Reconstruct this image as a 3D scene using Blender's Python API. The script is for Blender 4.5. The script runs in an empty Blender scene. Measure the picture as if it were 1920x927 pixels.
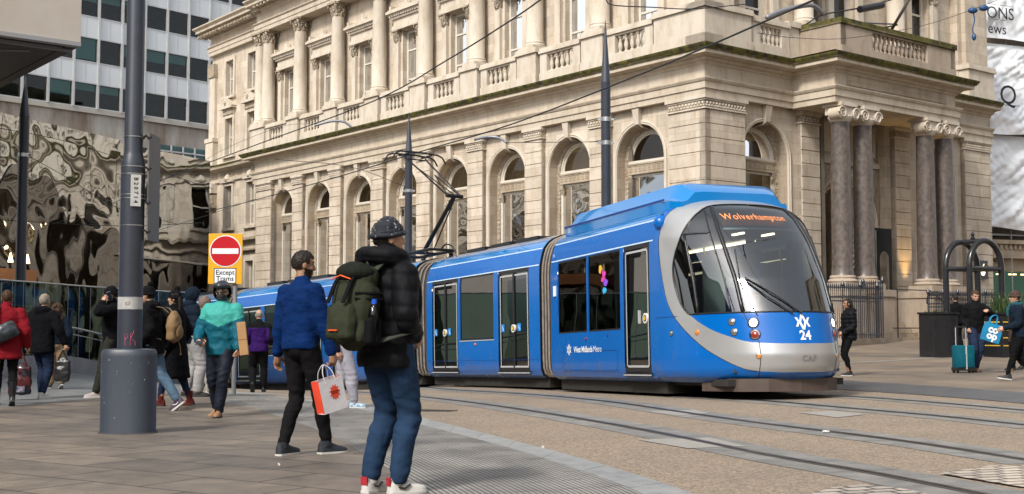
import bpy, bmesh, math, random
import numpy as np
from mathutils import Vector, Matrix, noise, Quaternion
R = math.radians
S = bpy.context.scene
# ------------------------------------------------------------ camera, sky, sun, exposure
FPX = 2311.0; PIT = math.atan(148.5/FPX); EYE = 1.12
cam_d = bpy.data.cameras.new('camera'); cam = bpy.data.objects.new('camera', cam_d)
S.collection.objects.link(cam); S.camera = cam
cam.location = (0, 0, EYE); cam.rotation_euler = (math.pi/2+PIT, 0, 0)
cam_d.sensor_width = 36; cam_d.lens = 36*FPX/1920; cam_d.clip_end = 2000; cam_d.clip_start = .1
cam_d.dof.use_dof = True; cam_d.dof.focus_distance = 19.0; cam_d.dof.aperture_fstop = 11
W = bpy.data.worlds.new('World'); S.world = W; W.use_nodes = True
nt = W.node_tree; bg = nt.nodes['Background']
sky = nt.nodes.new('ShaderNodeTexSky'); sky.sky_type = 'NISHITA'; sky.sun_disc = False
SUN_EL, SUN_AZ = R(42), R(212)      # azimuth measured clockwise from +Y
sky.sun_elevation = SUN_EL; sky.sun_rotation = SUN_AZ; sky.dust_density = 3.0; sky.air_density = 1.0
hs = nt.nodes.new('ShaderNodeHueSaturation'); hs.inputs['Saturation'].default_value = .32
nt.links.new(sky.outputs[0], hs.inputs['Color']); veil = nt.nodes.new('ShaderNodeVectorMath'); veil.operation = 'ADD'; veil.inputs[1].default_value = (1.25, 1.33, 1.42)   # thin even cloud over the sky
nt.links.new(hs.outputs[0], veil.inputs[0]); nt.links.new(veil.outputs[0], bg.inputs[0])
bg.inputs[1].default_value = .11
sl = bpy.data.lights.new('sun', 'SUN'); so = bpy.data.objects.new('sun', sl); S.collection.objects.link(so)
sl.energy = 2.3; sl.angle = R(10); sl.color = (1, .95, .87)
sdir = Vector((math.sin(SUN_AZ)*math.cos(SUN_EL), math.cos(SUN_AZ)*math.cos(SUN_EL), math.sin(SUN_EL)))
so.rotation_euler = sdir.to_track_quat('Z', 'Y').to_euler(); so.location = sdir*60
S.view_settings.view_transform = 'Standard'; S.view_settings.look = 'None'
S.view_settings.exposure = .70; S.view_settings.gamma = 1
S.render.engine = 'CYCLES'
S.cycles.max_bounces = 6; S.cycles.diffuse_bounces = 3; S.cycles.glossy_bounces = 4
S.cycles.transmission_bounces = 5; S.cycles.transparent_max_bounces = 12
S.cycles.caustics_reflective = False; S.cycles.caustics_refractive = False
S.cycles.use_denoising = True

# ------------------------------------------------------------ measuring helpers
def ray(px, py):
    a = (px-960)/FPX; b = (463.5-py)/FPX
    return Vector((a, math.cos(PIT)-b*math.sin(PIT), math.sin(PIT)+b*math.cos(PIT)))
def P(px, py, Y):
    r = ray(px, py); return r*(Y/r.y)+Vector((0, 0, EYE))
# smooth sloping street through known heights (thin plate spline)
GP = np.array([(-.8, 8.1, .02), (-1.8, 10.7, .01), (-3.8, 16.2, -.09), (-7.7, 19.8, -.04), (-6.6, 20.3, -.02),
 (-5.5, 26.7, -.3), (-8.4, 37.3, -.89), (-4.6, 32.8, -.64), (-2.07, 30, -.35), (.6, 24.8, -.17), (.78, 24.1, -.16),
 (2.3, 19.8, -.02), (4.0, 18.2, .04), (7.35, 26.8, .05), (10.1, 27.1, .1), (13.9, 38.6, .34), (15, 47, .62), (22, 52, .7),
 (-12.2, 44.2, -1.0), (0, 2, .0), (-6, 6, .0), (6, 6, .03), (4, 12, .02), (9, 16, .06), (-10, 12, 0), (-14, 24, .0), (-12, 32, -.02), (14, 22, .16),
 (22, 34, .35), (7, 40, .2), (-2, 46, -.5), (-14, 60, -1.3), (-20, 75, -1.5), (-26, 40, -.1), (30, 60, .9), (-20, 0, 0), (20, 0, .2), (0, -30, 0), (30, 20, .4)])
def _U(r2): return np.where(r2 > 1e-9, .5*r2*np.log(np.maximum(r2, 1e-9)), 0)
def _tps():
    n = len(GP); X = GP[:, :2]; K = _U(((X[:, None]-X[None])**2).sum(-1)) + np.eye(n)*1.5
    Pm = np.hstack([np.ones((n, 1)), X]); A = np.zeros((n+3, n+3)); A[:n, :n] = K; A[:n, n:] = Pm; A[n:, :n] = Pm.T
    return np.linalg.solve(A, np.concatenate([GP[:, 2], np.zeros(3)]))
_w = _tps()
def gz(x, y):
    x = max(-40, min(40, x)); y = max(-35, min(85, y))
    r2 = (GP[:, 0]-x)**2+(GP[:, 1]-y)**2
    return float(_w[:-3] @ _U(r2) + _w[-3] + _w[-2]*x + _w[-1]*y)
def G(px, py, dz=0.):
    """the point of the street seen at that pixel of the photograph"""
    r = ray(px, py); lo, hi = 2., 3.
    f = lambda t: EYE+r.z*t-gz(r.x*t, r.y*t)
    while f(hi) > 0 and hi < 90: hi *= 1.04
    lo = hi/1.04
    for _ in range(30):
        m = (lo+hi)/2
        if f(m) > 0: lo = m
        else: hi = m
    t = (lo+hi)/2; return Vector((r.x*t, r.y*t, gz(r.x*t, r.y*t)+dz))

# ------------------------------------------------------------ materials
MATS = {}
def lin(c):
    if isinstance(c, str):
        v = [int(c[i:i+2], 16)/255 for i in (0, 2, 4)]
        return tuple(x/12.92 if x <= .04045 else ((x+.055)/1.055)**2.4 for x in v)
    return tuple(c)
def mat(name, col, rough=.6, metal=0., col2=None, scale=3., amt=.5, bump=0., bscale=40., emit=None, es=1., alpha=None,
        spec=.5, coat=0., streak=None, coords='Object', detail=6., trans=0., sheen=0.):
    if name in MATS: return MATS[name]
    m = bpy.data.materials.new(name); MATS[name] = m; m.use_nodes = True
    t = m.node_tree; b = t.nodes['Principled BSDF']; N = t.nodes.new; L = t.links.new
    col = lin(col); b.inputs['Base Color'].default_value = (*col, 1)
    b.inputs['Roughness'].default_value = rough; b.inputs['Metallic'].default_value = metal
    b.inputs['Specular IOR Level'].default_value = spec; b.inputs['Coat Weight'].default_value = coat
    b.inputs['Coat Roughness'].default_value = .05; b.inputs['Transmission Weight'].default_value = trans
    b.inputs['Sheen Weight'].default_value = sheen
    tc = N('ShaderNodeTexCoord')
    if col2 is not None:
        nz = N('ShaderNodeTexNoise'); nz.inputs['Scale'].default_value = scale; nz.inputs['Detail'].default_value = detail
        nz.inputs['Roughness'].default_value = .62
        if streak:
            mp = N('ShaderNodeMapping'); mp.inputs['Scale'].default_value = streak; L(tc.outputs[coords], mp.inputs[0]); L(mp.outputs[0], nz.inputs['Vector'])
        else: L(tc.outputs[coords], nz.inputs['Vector'])
        rp = N('ShaderNodeValToRGB'); rp.color_ramp.elements[0].position = .5-amt*.5+.02; rp.color_ramp.elements[1].position = .5+amt*.5
        rp.color_ramp.elements[0].color = (*lin(col2), 1); rp.color_ramp.elements[1].color = (*col, 1)
        L(nz.outputs['Fac'], rp.inputs[0]); L(rp.outputs[0], b.inputs['Base Color'])
    if bump:
        n2 = N('ShaderNodeTexNoise'); n2.inputs['Scale'].default_value = bscale; n2.inputs['Detail'].default_value = 5
        L(tc.outputs[coords], n2.inputs['Vector']); bp = N('ShaderNodeBump'); bp.inputs['Strength'].default_value = bump
        bp.inputs['Distance'].default_value = .02; L(n2.outputs['Fac'], bp.inputs['Height']); L(bp.outputs[0], b.inputs['Normal'])
    if emit: b.inputs['Emission Color'].default_value = (*lin(emit), 1); b.inputs['Emission Strength'].default_value = es
    if alpha is not None: b.inputs['Alpha'].default_value = alpha
    return m
def glass(name, tint, clear=.25, rough=.0, refl=1., ior=1.5):
    """thin window glass: a fresnel mirror over a tinted see-through sheet"""
    if name in MATS: return MATS[name]
    m = bpy.data.materials.new(name); MATS[name] = m; m.use_nodes = True; t = m.node_tree; t.nodes.clear()
    N = t.nodes.new; L = t.links.new
    o = N('ShaderNodeOutputMaterial'); mx = N('ShaderNodeMixShader'); g = N('ShaderNodeBsdfGlossy'); tr = N('ShaderNodeBsdfTransparent')
    g.inputs['Roughness'].default_value = rough; g.inputs['Color'].default_value = (refl, refl, refl, 1); tr.inputs['Color'].default_value = (*[c*clear for c in lin(tint)], 1)
    lw = N('ShaderNodeFresnel'); lw.inputs['IOR'].default_value = ior
    nz = N('ShaderNodeTexNoise'); nz.inputs['Scale'].default_value = .9; nz.inputs['Detail'].default_value = 1; tc = N('ShaderNodeTexCoord')
    L(tc.outputs['Object'], nz.inputs['Vector']); bp = N('ShaderNodeBump'); bp.inputs['Strength'].default_value = .10; bp.inputs['Distance'].default_value = .04
    L(nz.outputs['Fac'], bp.inputs['Height']); L(bp.outputs[0], g.inputs['Normal'])
    L(lw.outputs[0], mx.inputs[0]); L(tr.outputs[0], mx.inputs[1]); L(g.outputs[0], mx.inputs[2]); L(mx.outputs[0], o.inputs[0])
    return m

# ------------------------------------------------------------ mesh builder
class MB:
    def __init__(s, fm=None): s.v = []; s.f = []; s.m = []; s.fm = fm; s.cm = 0
    def add(s, vs, fs, mi=None):
        n = len(s.v); s.v += [tuple(v) for v in vs]; s.f += [tuple(i+n for i in f) for f in fs]
        s.m += [s.cm if mi is None else mi]*len(fs); return s
    def box(s, x0, x1, y0, y1, z0, z1, M=None, bev=0.):
        if bev:
            b = bev; P8 = []
            bm = bmesh.new(); bmesh.ops.create_cube(bm, size=1)
            for v in bm.verts: v.co = Vector(((x0+x1)/2+v.co.x*(x1-x0), (y0+y1)/2+v.co.y*(y1-y0), (z0+z1)/2+v.co.z*(z1-z0)))
            bmesh.ops.bevel(bm, geom=bm.edges[:], offset=b, segments=2, affect='EDGES', profile=.5)
            vs = [v.co.copy() for v in bm.verts]; bm.verts.index_update(); fs = [[v.index for v in f.verts] for f in bm.faces]; bm.free()
        else:
            vs = [Vector((x, y, z)) for x in (x0, x1) for y in (y0, y1) for z in (z0, z1)]
            fs = [(0, 1, 3, 2), (4, 6, 7, 5), (0, 4, 5, 1), (2, 3, 7, 6), (0, 2, 6, 4), (1, 5, 7, 3)]
        if M is not None: vs = [M @ v for v in vs]
        return s.add(vs, fs)
    def loft(s, rings, close=True, cap=True, loop=False):
        n = len(rings[0]); vs = [p for r in rings for p in r]; fs = []
        k = len(rings); e = n if close else n-1
        for i in range(k if loop else k-1):
            a = i*n; b = ((i+1) % k)*n
            for j in range(e): fs.append((a+j, a+(j+1) % n, b+(j+1) % n, b+j))
        if cap and not loop and close: fs.append(tuple(range(n))[::-1]); fs.append(tuple((k-1)*n+i for i in range(n)))
        return s.add(vs, fs)
    def lathe(s, prof, n=16, c=(0, 0, 0), M=None, cap=True):
        rs = []
        for r, z in prof:
            ring = [Vector((c[0]+r*math.cos(2*math.pi*i/n), c[1]+r*math.sin(2*math.pi*i/n), c[2]+z)) for i in range(n)]
            rs.append([M @ p for p in ring] if M is not None else ring)
        return s.loft(rs, cap=cap)
    def tube(s, pts, r, n=8, closed=False, flat=1.):
        pts = [Vector(p) for p in pts]; k = len(pts); rs = r if isinstance(r, (list, tuple)) else [r]*k; rings = []; up = None
        for i, p in enumerate(pts):
            a = pts[i-1] if (i or closed) else p; b = pts[(i+1) % k] if (i < k-1 or closed) else p
            t = (b-a).normalized()
            if up is None: up = t.orthogonal().normalized()
            up = (up-t*up.dot(t)); up = up.normalized() if up.length > 1e-5 else t.orthogonal().normalized()
            q = t.cross(up)
            rings.append([p+(up*math.cos(2*math.pi*j/n)+q*math.sin(2*math.pi*j/n)*flat)*rs[i] for j in range(n)])
        return s.loft(rings, cap=not closed, loop=closed)
    def ell(s, c, r, n=14, k=9, M=None):
        rings = []
        for i in range(k+1):
            a = math.pi*i/k; z = -math.cos(a); q = max(math.sin(a), .001)
            rg = [Vector((c[0]+r[0]*q*math.cos(2*math.pi*j/n), c[1]+r[1]*q*math.sin(2*math.pi*j/n), c[2]+r[2]*z)) for j in range(n)]
            rings.append([M @ p for p in rg] if M is not None else rg)
        return s.loft(rings)
    def strip(s, A, B):
        n = len(A); return s.add(list(A)+list(B), [(i, i+1, n+i+1, n+i) for i in range(n-1)])
    def build_each(s, name, mats, parent=None, **k):
        'every separate box of this builder becomes an object of its own'
        for i in range(0, len(s.v), 8): b = MB(s.fm); b.v = s.v[i:i+8]; b.f = [(0, 1, 3, 2), (4, 6, 7, 5), (0, 4, 5, 1), (2, 3, 7, 6), (0, 2, 6, 4), (1, 5, 7, 3)]; b.m = [0]*6; o = b.build(name, mats, parent, **k)
        return o
    def poly(s, pts): return s.add(pts, [tuple(range(len(pts)))])
    def prism(s, pts, off):
        n = len(pts); off = Vector(off); a = [Vector(p) for p in pts]; b = [p+off for p in a]
        return s.add(a+b, [tuple(range(n)), tuple(range(2*n-1, n-1, -1))]+[(i, i+n, (i+1) % n+n, (i+1) % n) for i in range(n)])
    def build(s, name, mats, parent=None, smooth=False, fix=True, loc=(0, 0, 0), rot=None, wn=True):
        vs = s.v if s.fm is None else [tuple(s.fm(*v)) for v in s.v]
        me = bpy.data.meshes.new(name); me.from_pydata(vs, [], s.f)
        for m in (mats if isinstance(mats, (list, tuple)) else [mats]): me.materials.append(m)
        me.polygons.foreach_set('material_index', s.m)
        if fix:
            bm = bmesh.new(); bm.from_mesh(me); bmesh.ops.remove_doubles(bm, verts=bm.verts, dist=1e-5)
            bmesh.ops.recalc_face_normals(bm, faces=bm.faces); bm.to_mesh(me); bm.free()
        if smooth: me.shade_smooth(); 
        if smooth and smooth is not True: me.set_sharp_from_angle(angle=R(smooth))
        me.update(); return link(name, me, parent, loc, rot)
def link(name, me, parent=None, loc=(0, 0, 0), rot=None):
    o = bpy.data.objects.new(name, me); S.collection.objects.link(o); o.parent = parent; o.location = loc
    if rot is not None: o.rotation_euler = rot
    return o
def tag(o, label=None, cat=None, group=None, kind=None):
    for k, v in (('label', label), ('category', cat), ('group', group), ('kind', kind)):
        if v: o[k] = v
    return o
def thing(name, label, cat, loc=(0, 0, 0), rz=0, group=None, rot=None):
    o = bpy.data.objects.new(name, None); S.collection.objects.link(o); o.location = loc
    o.rotation_euler = rot if rot is not None else (0, 0, rz); o.empty_display_size = .3
    return tag(o, label, cat, group)
def kids(o): return [c for c in S.objects if c.parent == o]
def dup(o, parent=None, loc=None, rot=None):
    c = o.copy(); S.collection.objects.link(c); c.parent = parent
    if loc is not None: c.location = loc
    if rot is not None: c.rotation_euler = rot
    for k in kids(o): dup(k, c)
    return c
def text_mb(body, size=.1, ext=.002, align='CENTER', res=3, bold=0., sp=1.):
    cu = bpy.data.curves.new('txt', 'FONT'); cu.body = body; cu.size = size; cu.extrude = ext; cu.align_x = align; cu.align_y = 'CENTER'
    cu.resolution_u = res; cu.offset = bold; cu.space_character = sp
    o = bpy.data.objects.new('txt', cu); S.collection.objects.link(o)
    me = bpy.data.meshes.new_from_object(o.evaluated_get(bpy.context.evaluated_depsgraph_get()))
    vs = [v.co.copy() for v in me.vertices]; fs = [tuple(p.vertices) for p in me.polygons]
    bpy.data.objects.remove(o); bpy.data.meshes.remove(me); bpy.data.curves.remove(cu); return vs, fs
def frame(o, x, z, y=None):
    """matrix from origin, x axis and z axis"""
    x = Vector(x).normalized(); z = Vector(z); z = (z-x*z.dot(x)).normalized(); y = z.cross(x)
    return Matrix(((x.x, y.x, z.x, o[0]), (x.y, y.y, z.y, o[1]), (x.z, y.z, z.z, o[2]), (0, 0, 0, 1)))
def lerp(a, b, t): return a+(b-a)*t
def catmull(pts, k=8):
    pts = [Vector(p) for p in pts]; out = []; q = [pts[0]*2-pts[1]]+pts+[pts[-1]*2-pts[-2]]
    for i in range(1, len(q)-2):
        for j in range(k):
            t = j/k; a, b, c, d = q[i-1:i+3]
            out.append(.5*((2*b)+(c-a)*t+(2*a-5*b+4*c-d)*t*t+(3*b-a-3*c+d)*t**3))
    return out+[pts[-1]]
# ------------------------------------------------------------ street surfaces
M_RES = mat('resin_bound_aggregate', (.30, .24, .178), .9, col2=(.20, .165, .13), scale=.7, amt=.7, bump=.5, bscale=60)
def speckle(m, sc, dark, light, k=.5):
    t = m.node_tree; b = t.nodes['Principled BSDF']; N = t.nodes.new; L = t.links.new
    src = b.inputs['Base Color'].links[0].from_socket; tc = t.nodes.new('ShaderNodeTexCoord')
    v = N('ShaderNodeTexVoronoi'); v.inputs['Scale'].default_value = sc; L(tc.outputs['Object'], v.inputs['Vector'])
    sx = N('ShaderNodeSeparateColor'); L(v.outputs['Color'], sx.inputs[0])
    r = N('ShaderNodeValToRGB'); r.color_ramp.elements[0].color = (*dark, 1); r.color_ramp.elements[1].color = (*light, 1); L(sx.outputs[0], r.inputs[0])
    mx = N('ShaderNodeMix'); mx.data_type = 'RGBA'; mx.blend_type = 'MULTIPLY'; mx.inputs[0].default_value = k
    L(src, mx.inputs[6]); L(r.outputs[0], mx.inputs[7]); L(mx.outputs[2], b.inputs['Base Color'])
speckle(M_RES, 55, (.25, .22, .2), (1.7, 1.6, 1.5), .55)
def slab_mat(name, c1, c2, mort, bw, bh, ang=0., mortar=.006, rough=.75, scale=2.5, stain=.5, off=.5, uv=False, bmp=.5):
    m = bpy.data.materials.new(name); MATS[name] = m; m.use_nodes = True; t = m.node_tree; b = t.nodes['Principled BSDF']; N = t.nodes.new; L = t.links.new
    tc = N('ShaderNodeTexCoord'); mp = N('ShaderNodeMapping'); mp.inputs['Rotation'].default_value = (0, 0, ang)
    L(tc.outputs['UV' if uv else 'Object'], mp.inputs[0])
    nd = N('ShaderNodeTexNoise'); nd.inputs['Scale'].default_value = 1.5; L(tc.outputs['Object'], nd.inputs['Vector'])
    va = N('ShaderNodeVectorMath'); va.operation = 'MULTIPLY_ADD'; va.inputs[1].default_value = (.06, .06, 0); L(nd.outputs['Color'], va.inputs[0]); L(mp.outputs[0], va.inputs[2])
    br = N('ShaderNodeTexBrick'); br.inputs['Scale'].default_value = 1; br.inputs['Brick Width'].default_value = bw; br.inputs['Row Height'].default_value = bh
    br.inputs['Mortar Size'].default_value = mortar; br.inputs['Mortar Smooth'].default_value = .15; br.offset = off
    br.inputs['Color1'].default_value = (*c1, 1); br.inputs['Color2'].default_value = (*c2, 1); br.inputs['Mortar'].default_value = (*mort, 1); br.inputs['Bias'].default_value = 0
    L(va.outputs[0], br.inputs['Vector'])
    nz = N('ShaderNodeTexNoise'); nz.inputs['Scale'].default_value = scale; nz.inputs['Detail'].default_value = 9; nz.inputs['Roughness'].default_value = .7; L(tc.outputs['Object'], nz.inputs['Vector'])
    rp = N('ShaderNodeValToRGB'); rp.color_ramp.elements[0].position = .3; rp.color_ramp.elements[1].position = .72
    rp.color_ramp.elements[0].color = (1-stain, 1-stain*.98, 1-stain*.94, 1); rp.color_ramp.elements[1].color = (1.25, 1.2, 1.15, 1); L(nz.outputs['Fac'], rp.inputs[0])
    mx = N('ShaderNodeMix'); mx.data_type = 'RGBA'; mx.blend_type = 'MULTIPLY'; mx.inputs[0].default_value = 1; L(br.outputs['Color'], mx.inputs[6]); L(rp.outputs[0], mx.inputs[7]); L(mx.outputs[2], b.inputs['Base Color'])
    if not uv:
        vg = N('ShaderNodeTexVoronoi'); vg.inputs['Scale'].default_value = 2.6; L(tc.outputs['Object'], vg.inputs['Vector']); rg = N('ShaderNodeValToRGB'); rg.color_ramp.elements[0].position = .035; rg.color_ramp.elements[1].position = .05
        rg.color_ramp.elements[0].color = (.62, .60, .58, 1); rg.color_ramp.elements[1].color = (1, 1, 1, 1); L(vg.outputs['Distance'], rg.inputs[0]); nl = N('ShaderNodeTexNoise'); nl.inputs['Scale'].default_value = .32; nl.inputs['Detail'].default_value = 4; L(tc.outputs['Object'], nl.inputs['Vector'])
        rl_ = N('ShaderNodeValToRGB'); rl_.color_ramp.elements[0].position = .38; rl_.color_ramp.elements[1].position = .62; rl_.color_ramp.elements[0].color = (.72, .72, .74, 1); rl_.color_ramp.elements[1].color = (1.12, 1.08, 1.02, 1); L(nl.outputs['Fac'], rl_.inputs[0])
        m8 = N('ShaderNodeMix'); m8.data_type = 'RGBA'; m8.blend_type = 'MULTIPLY'; m8.inputs[0].default_value = 1; L(mx.outputs[2], m8.inputs[6]); L(rg.outputs[0], m8.inputs[7]); m9 = N('ShaderNodeMix'); m9.data_type = 'RGBA'; m9.blend_type = 'MULTIPLY'; m9.inputs[0].default_value = 1; L(m8.outputs[2], m9.inputs[6]); L(rl_.outputs[0], m9.inputs[7]); L(m9.outputs[2], b.inputs['Base Color'])
    b.inputs['Roughness'].default_value = rough
    rr = N('ShaderNodeMapRange'); rr.inputs[3].default_value = rough-.22; rr.inputs[4].default_value = rough+.12; L(nz.outputs['Fac'], rr.inputs[0]); L(rr.outputs[0], b.inputs['Roughness'])
    ad = N('ShaderNodeMath'); ad.operation = 'MULTIPLY_ADD'; ad.inputs[1].default_value = -1.5; L(br.outputs['Fac'], ad.inputs[0])
    n3 = N('ShaderNodeTexNoise'); n3.inputs['Scale'].default_value = 30; n3.inputs['Detail'].default_value = 6; L(tc.outputs['Object'], n3.inputs['Vector']); L(n3.outputs['Fac'], ad.inputs[2])
    bp = N('ShaderNodeBump'); bp.inputs['Strength'].default_value = bmp; bp.inputs['Distance'].default_value = .008; L(ad.outputs[0], bp.inputs['Height']); L(bp.outputs[0], b.inputs['Normal'])
    return m
M_SLAB = slab_mat('worn_yorkstone_slabs', (.225, .19, .155), (.15, .13, .108), (.04, .034, .03), 1.0, .62, R(35), .011, .62, 2.4, .5)
M_SLAB2 = slab_mat('pale_paving_slabs', (.21, .172, .132), (.175, .145, .113), (.11, .095, .08), 1.4, .7, R(38), .006, .7, .9, .35)
M_BLUE = slab_mat('blue_grey_paving', (.20, .215, .225), (.16, .175, .19), (.09, .09, .09), .6, .3, R(20), .006, .55, 1.3, .35)
M_GRAN = slab_mat('dark_granite_band', (.105, .11, .12), (.085, .09, .1), (.05, .05, .05), .3, .15, R(-8), .006, .6, 2, .3)
M_CONC = slab_mat('track_concrete', (.235, .23, .215), (.195, .19, .18), (.07, .068, .065), 2.4, 4., 0, .006, .7, 3, .45, 0., True)
M_KERB = slab_mat('pale_granite_kerb', (.29, .30, .30), (.25, .26, .265), (.05, .05, .05), 1.1, 4., 0, .006, .6, 5, .35, 0., True)
M_COB = slab_mat('pale_stone_setts', (.55, .50, .43), (.40, .36, .31), (.11, .09, .08), .22, .13, R(-20), .017, .7, 6, .3, bmp=1.)
def groove_mat():
    m = bpy.data.materials.new('grooved_paving'); m.use_nodes = True; t = m.node_tree; b = t.nodes['Principled BSDF']; N = t.nodes.new; L = t.links.new
    tc = N('ShaderNodeTexCoord'); sp = N('ShaderNodeSeparateXYZ'); L(tc.outputs['UV'], sp.inputs[0])
    w = N('ShaderNodeMath'); w.operation = 'PINGPONG'; w.inputs[1].default_value = .5; L(sp.outputs[1], w.inputs[0])
    r = N('ShaderNodeValToRGB'); r.color_ramp.elements[0].position = .07; r.color_ramp.elements[1].position = .16
    r.color_ramp.elements[0].color = (.035, .03, .03, 1); r.color_ramp.elements[1].color = (1, 1, 1, 1); L(w.outputs[0], r.inputs[0])
    br = N('ShaderNodeTexBrick'); br.inputs['Scale'].default_value = 1; br.inputs['Brick Width'].default_value = .8; br.inputs['Row Height'].default_value = 4; br.inputs['Mortar Size'].default_value = .008
    br.inputs['Color1'].default_value = (.27, .262, .25, 1); br.inputs['Color2'].default_value = (.22, .215, .21, 1); br.inputs['Mortar'].default_value = (.05, .05, .05, 1); L(tc.outputs['UV'], br.inputs['Vector'])
    nz = N('ShaderNodeTexNoise'); nz.inputs['Scale'].default_value = 1.6; nz.inputs['Detail'].default_value = 9; L(tc.outputs['Object'], nz.inputs['Vector'])
    rp = N('ShaderNodeValToRGB'); rp.color_ramp.elements[0].position = .3; rp.color_ramp.elements[1].position = .7; rp.color_ramp.elements[0].color = (.65, .63, .6, 1); rp.color_ramp.elements[1].color = (1.3, 1.27, 1.2, 1); L(nz.outputs['Fac'], rp.inputs[0])
    m1 = N('ShaderNodeMix'); m1.data_type = 'RGBA'; m1.blend_type = 'MULTIPLY'; m1.inputs[0].default_value = 1; L(br.outputs['Color'], m1.inputs[6]); L(rp.outputs[0], m1.inputs[7])
    m2 = N('ShaderNodeMix'); m2.data_type = 'RGBA'; m2.blend_type = 'MULTIPLY'; m2.inputs[0].default_value = 1; L(m1.outputs[2], m2.inputs[6]); L(r.outputs[0], m2.inputs[7]); L(m2.outputs[2], b.inputs['Base Color'])
    bp = N('ShaderNodeBump'); bp.inputs['Strength'].default_value = .8; bp.inputs['Distance'].default_value = .01; L(r.outputs[0], bp.inputs['Height']); L(bp.outputs[0], b.inputs['Normal'])
    b.inputs['Roughness'].default_value = .6; return m
M_GROOVE = groove_mat()
M_RAIL = mat('worn_rail_steel', (.24, .21, .18), .32, .9, col2=(.07, .05, .04), scale=6); M_SLOT = mat('rail_slot_rubber', (.055, .048, .042), .8)
def grid_sheet(name, xs, ys, m, dz=0., inside=None):
    vs = [(x, y, gz(x, y)+dz) for y in ys for x in xs]; n = len(xs); fs = []
    for j in range(len(ys)-1):
        for i in range(n-1): fs.append((j*n+i, j*n+i+1, j*n+n+i+1, j*n+n+i))
    b = MB(); b.add(vs, fs); o = b.build(name, m, smooth=True, fix=False); tag(o, kind='structure'); return o
def seq(a, b, st): return list(np.arange(a, b+1e-6, st))
XS = [-400, -150, -80, -55]+seq(-40, -16, 2)+seq(-15, 24, .5)+seq(26, 40, 2)+[60, 100, 200, 400]
YS = [-400, -150, -80]+seq(-35, 0, 5)+seq(1, 50, .5)+seq(52, 85, 3)+[100, 140, 220, 400, 900]
grid_sheet('ground', XS, YS, M_RES)
def inside(p, poly):
    c = False; n = len(poly)
    for i in range(n):
        a, b = poly[i], poly[(i+1) % n]
        if (a[1] > p[1]) != (b[1] > p[1]) and p[0] < (b[0]-a[0])*(p[1]-a[1])/(b[1]-a[1])+a[0]: c = not c
    return c
def area(name, poly, m, dz, st=.5):
    """ground polygon draped on the street"""
    bm = bmesh.new(); vs = [bm.verts.new((p[0], p[1], 0)) for p in poly]; bm.faces.new(vs)
    x0, x1 = min(p[0] for p in poly), max(p[0] for p in poly); y0, y1 = min(p[1] for p in poly), max(p[1] for p in poly)
    for x in np.arange(math.floor(x0/st)*st, x1, st): bmesh.ops.bisect_plane(bm, geom=bm.verts[:]+bm.edges[:]+bm.faces[:], plane_co=(x, 0, 0), plane_no=(1, 0, 0))
    for y in np.arange(math.floor(y0/st)*st, y1, st): bmesh.ops.bisect_plane(bm, geom=bm.verts[:]+bm.edges[:]+bm.faces[:], plane_co=(0, y, 0), plane_no=(0, 1, 0))
    for v in bm.verts: v.co.z = gz(v.co.x, v.co.y)+dz
    bmesh.ops.recalc_face_normals(bm, faces=bm.faces)
    if bm.faces and sum(f.normal.z for f in bm.faces) < 0: bmesh.ops.reverse_faces(bm, faces=bm.faces)
    me = bpy.data.meshes.new(name); bm.to_mesh(me); bm.free(); me.materials.append(m); return tag(link(name, me), kind='structure')
def ribbon(name, A, B, m, dz, nacross=1, vscale=None, b=None):
    """strip between two ground polylines, uv = metres along / across"""
    own = b is None; b = b or MB(); n = len(A); vs = []; uv = []; u = 0
    for i in range(n):
        if i: u += ((A[i]-A[i-1]).length+(B[i]-B[i-1]).length)/2
        for j in range(nacross+1):
            p = A[i].lerp(B[i], j/nacross); vs.append((p.x, p.y, gz(p.x, p.y)+dz)); uv.append((u, (j/nacross)*(vscale or (A[i]-B[i]).length)))
    fs = []; w = nacross+1
    for i in range(n-1):
        for j in range(nacross): fs.append((i*w+j, i*w+j+1, i*w+w+j+1, i*w+w+j))
    me = bpy.data.meshes.new(name); me.from_pydata(vs, [], fs); me.materials.append(m); ul = me.uv_layers.new(name='uv')
    for l in me.loops: ul.data[l.index].uv = uv[l.vertex_index]
    bm = bmesh.new(); bm.from_mesh(me); bmesh.ops.recalc_face_normals(bm, faces=bm.faces)
    if sum(f.normal.z for f in bm.faces) < 0: bmesh.ops.reverse_faces(bm, faces=bm.faces)
    bm.to_mesh(me); bm.free()
    return tag(link(name, me), kind='structure')
def resample(pts, n):
    L = [0]
    for i in range(1, len(pts)): L.append(L[-1]+(pts[i]-pts[i-1]).length)
    out = []; k = 0
    for i in range(n):
        t = L[-1]*i/(n-1)
        while k < len(L)-2 and L[k+1] < t: k += 1
        out.append(pts[k].lerp(pts[k+1], (t-L[k])/max(L[k+1]-L[k], 1e-9)))
    return out
def offs(pts, d):
    out = []
    for i, p in enumerate(pts):
        t = (pts[min(i+1, len(pts)-1)]-pts[max(i-1, 0)]); t.z = 0; t.normalize(); out.append(Vector((p.x-t.y*d, p.y+t.x*d, 0)))
    return out
def gline(pp, ext=None): return catmull([G(*p) for p in pp], 6)
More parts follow.
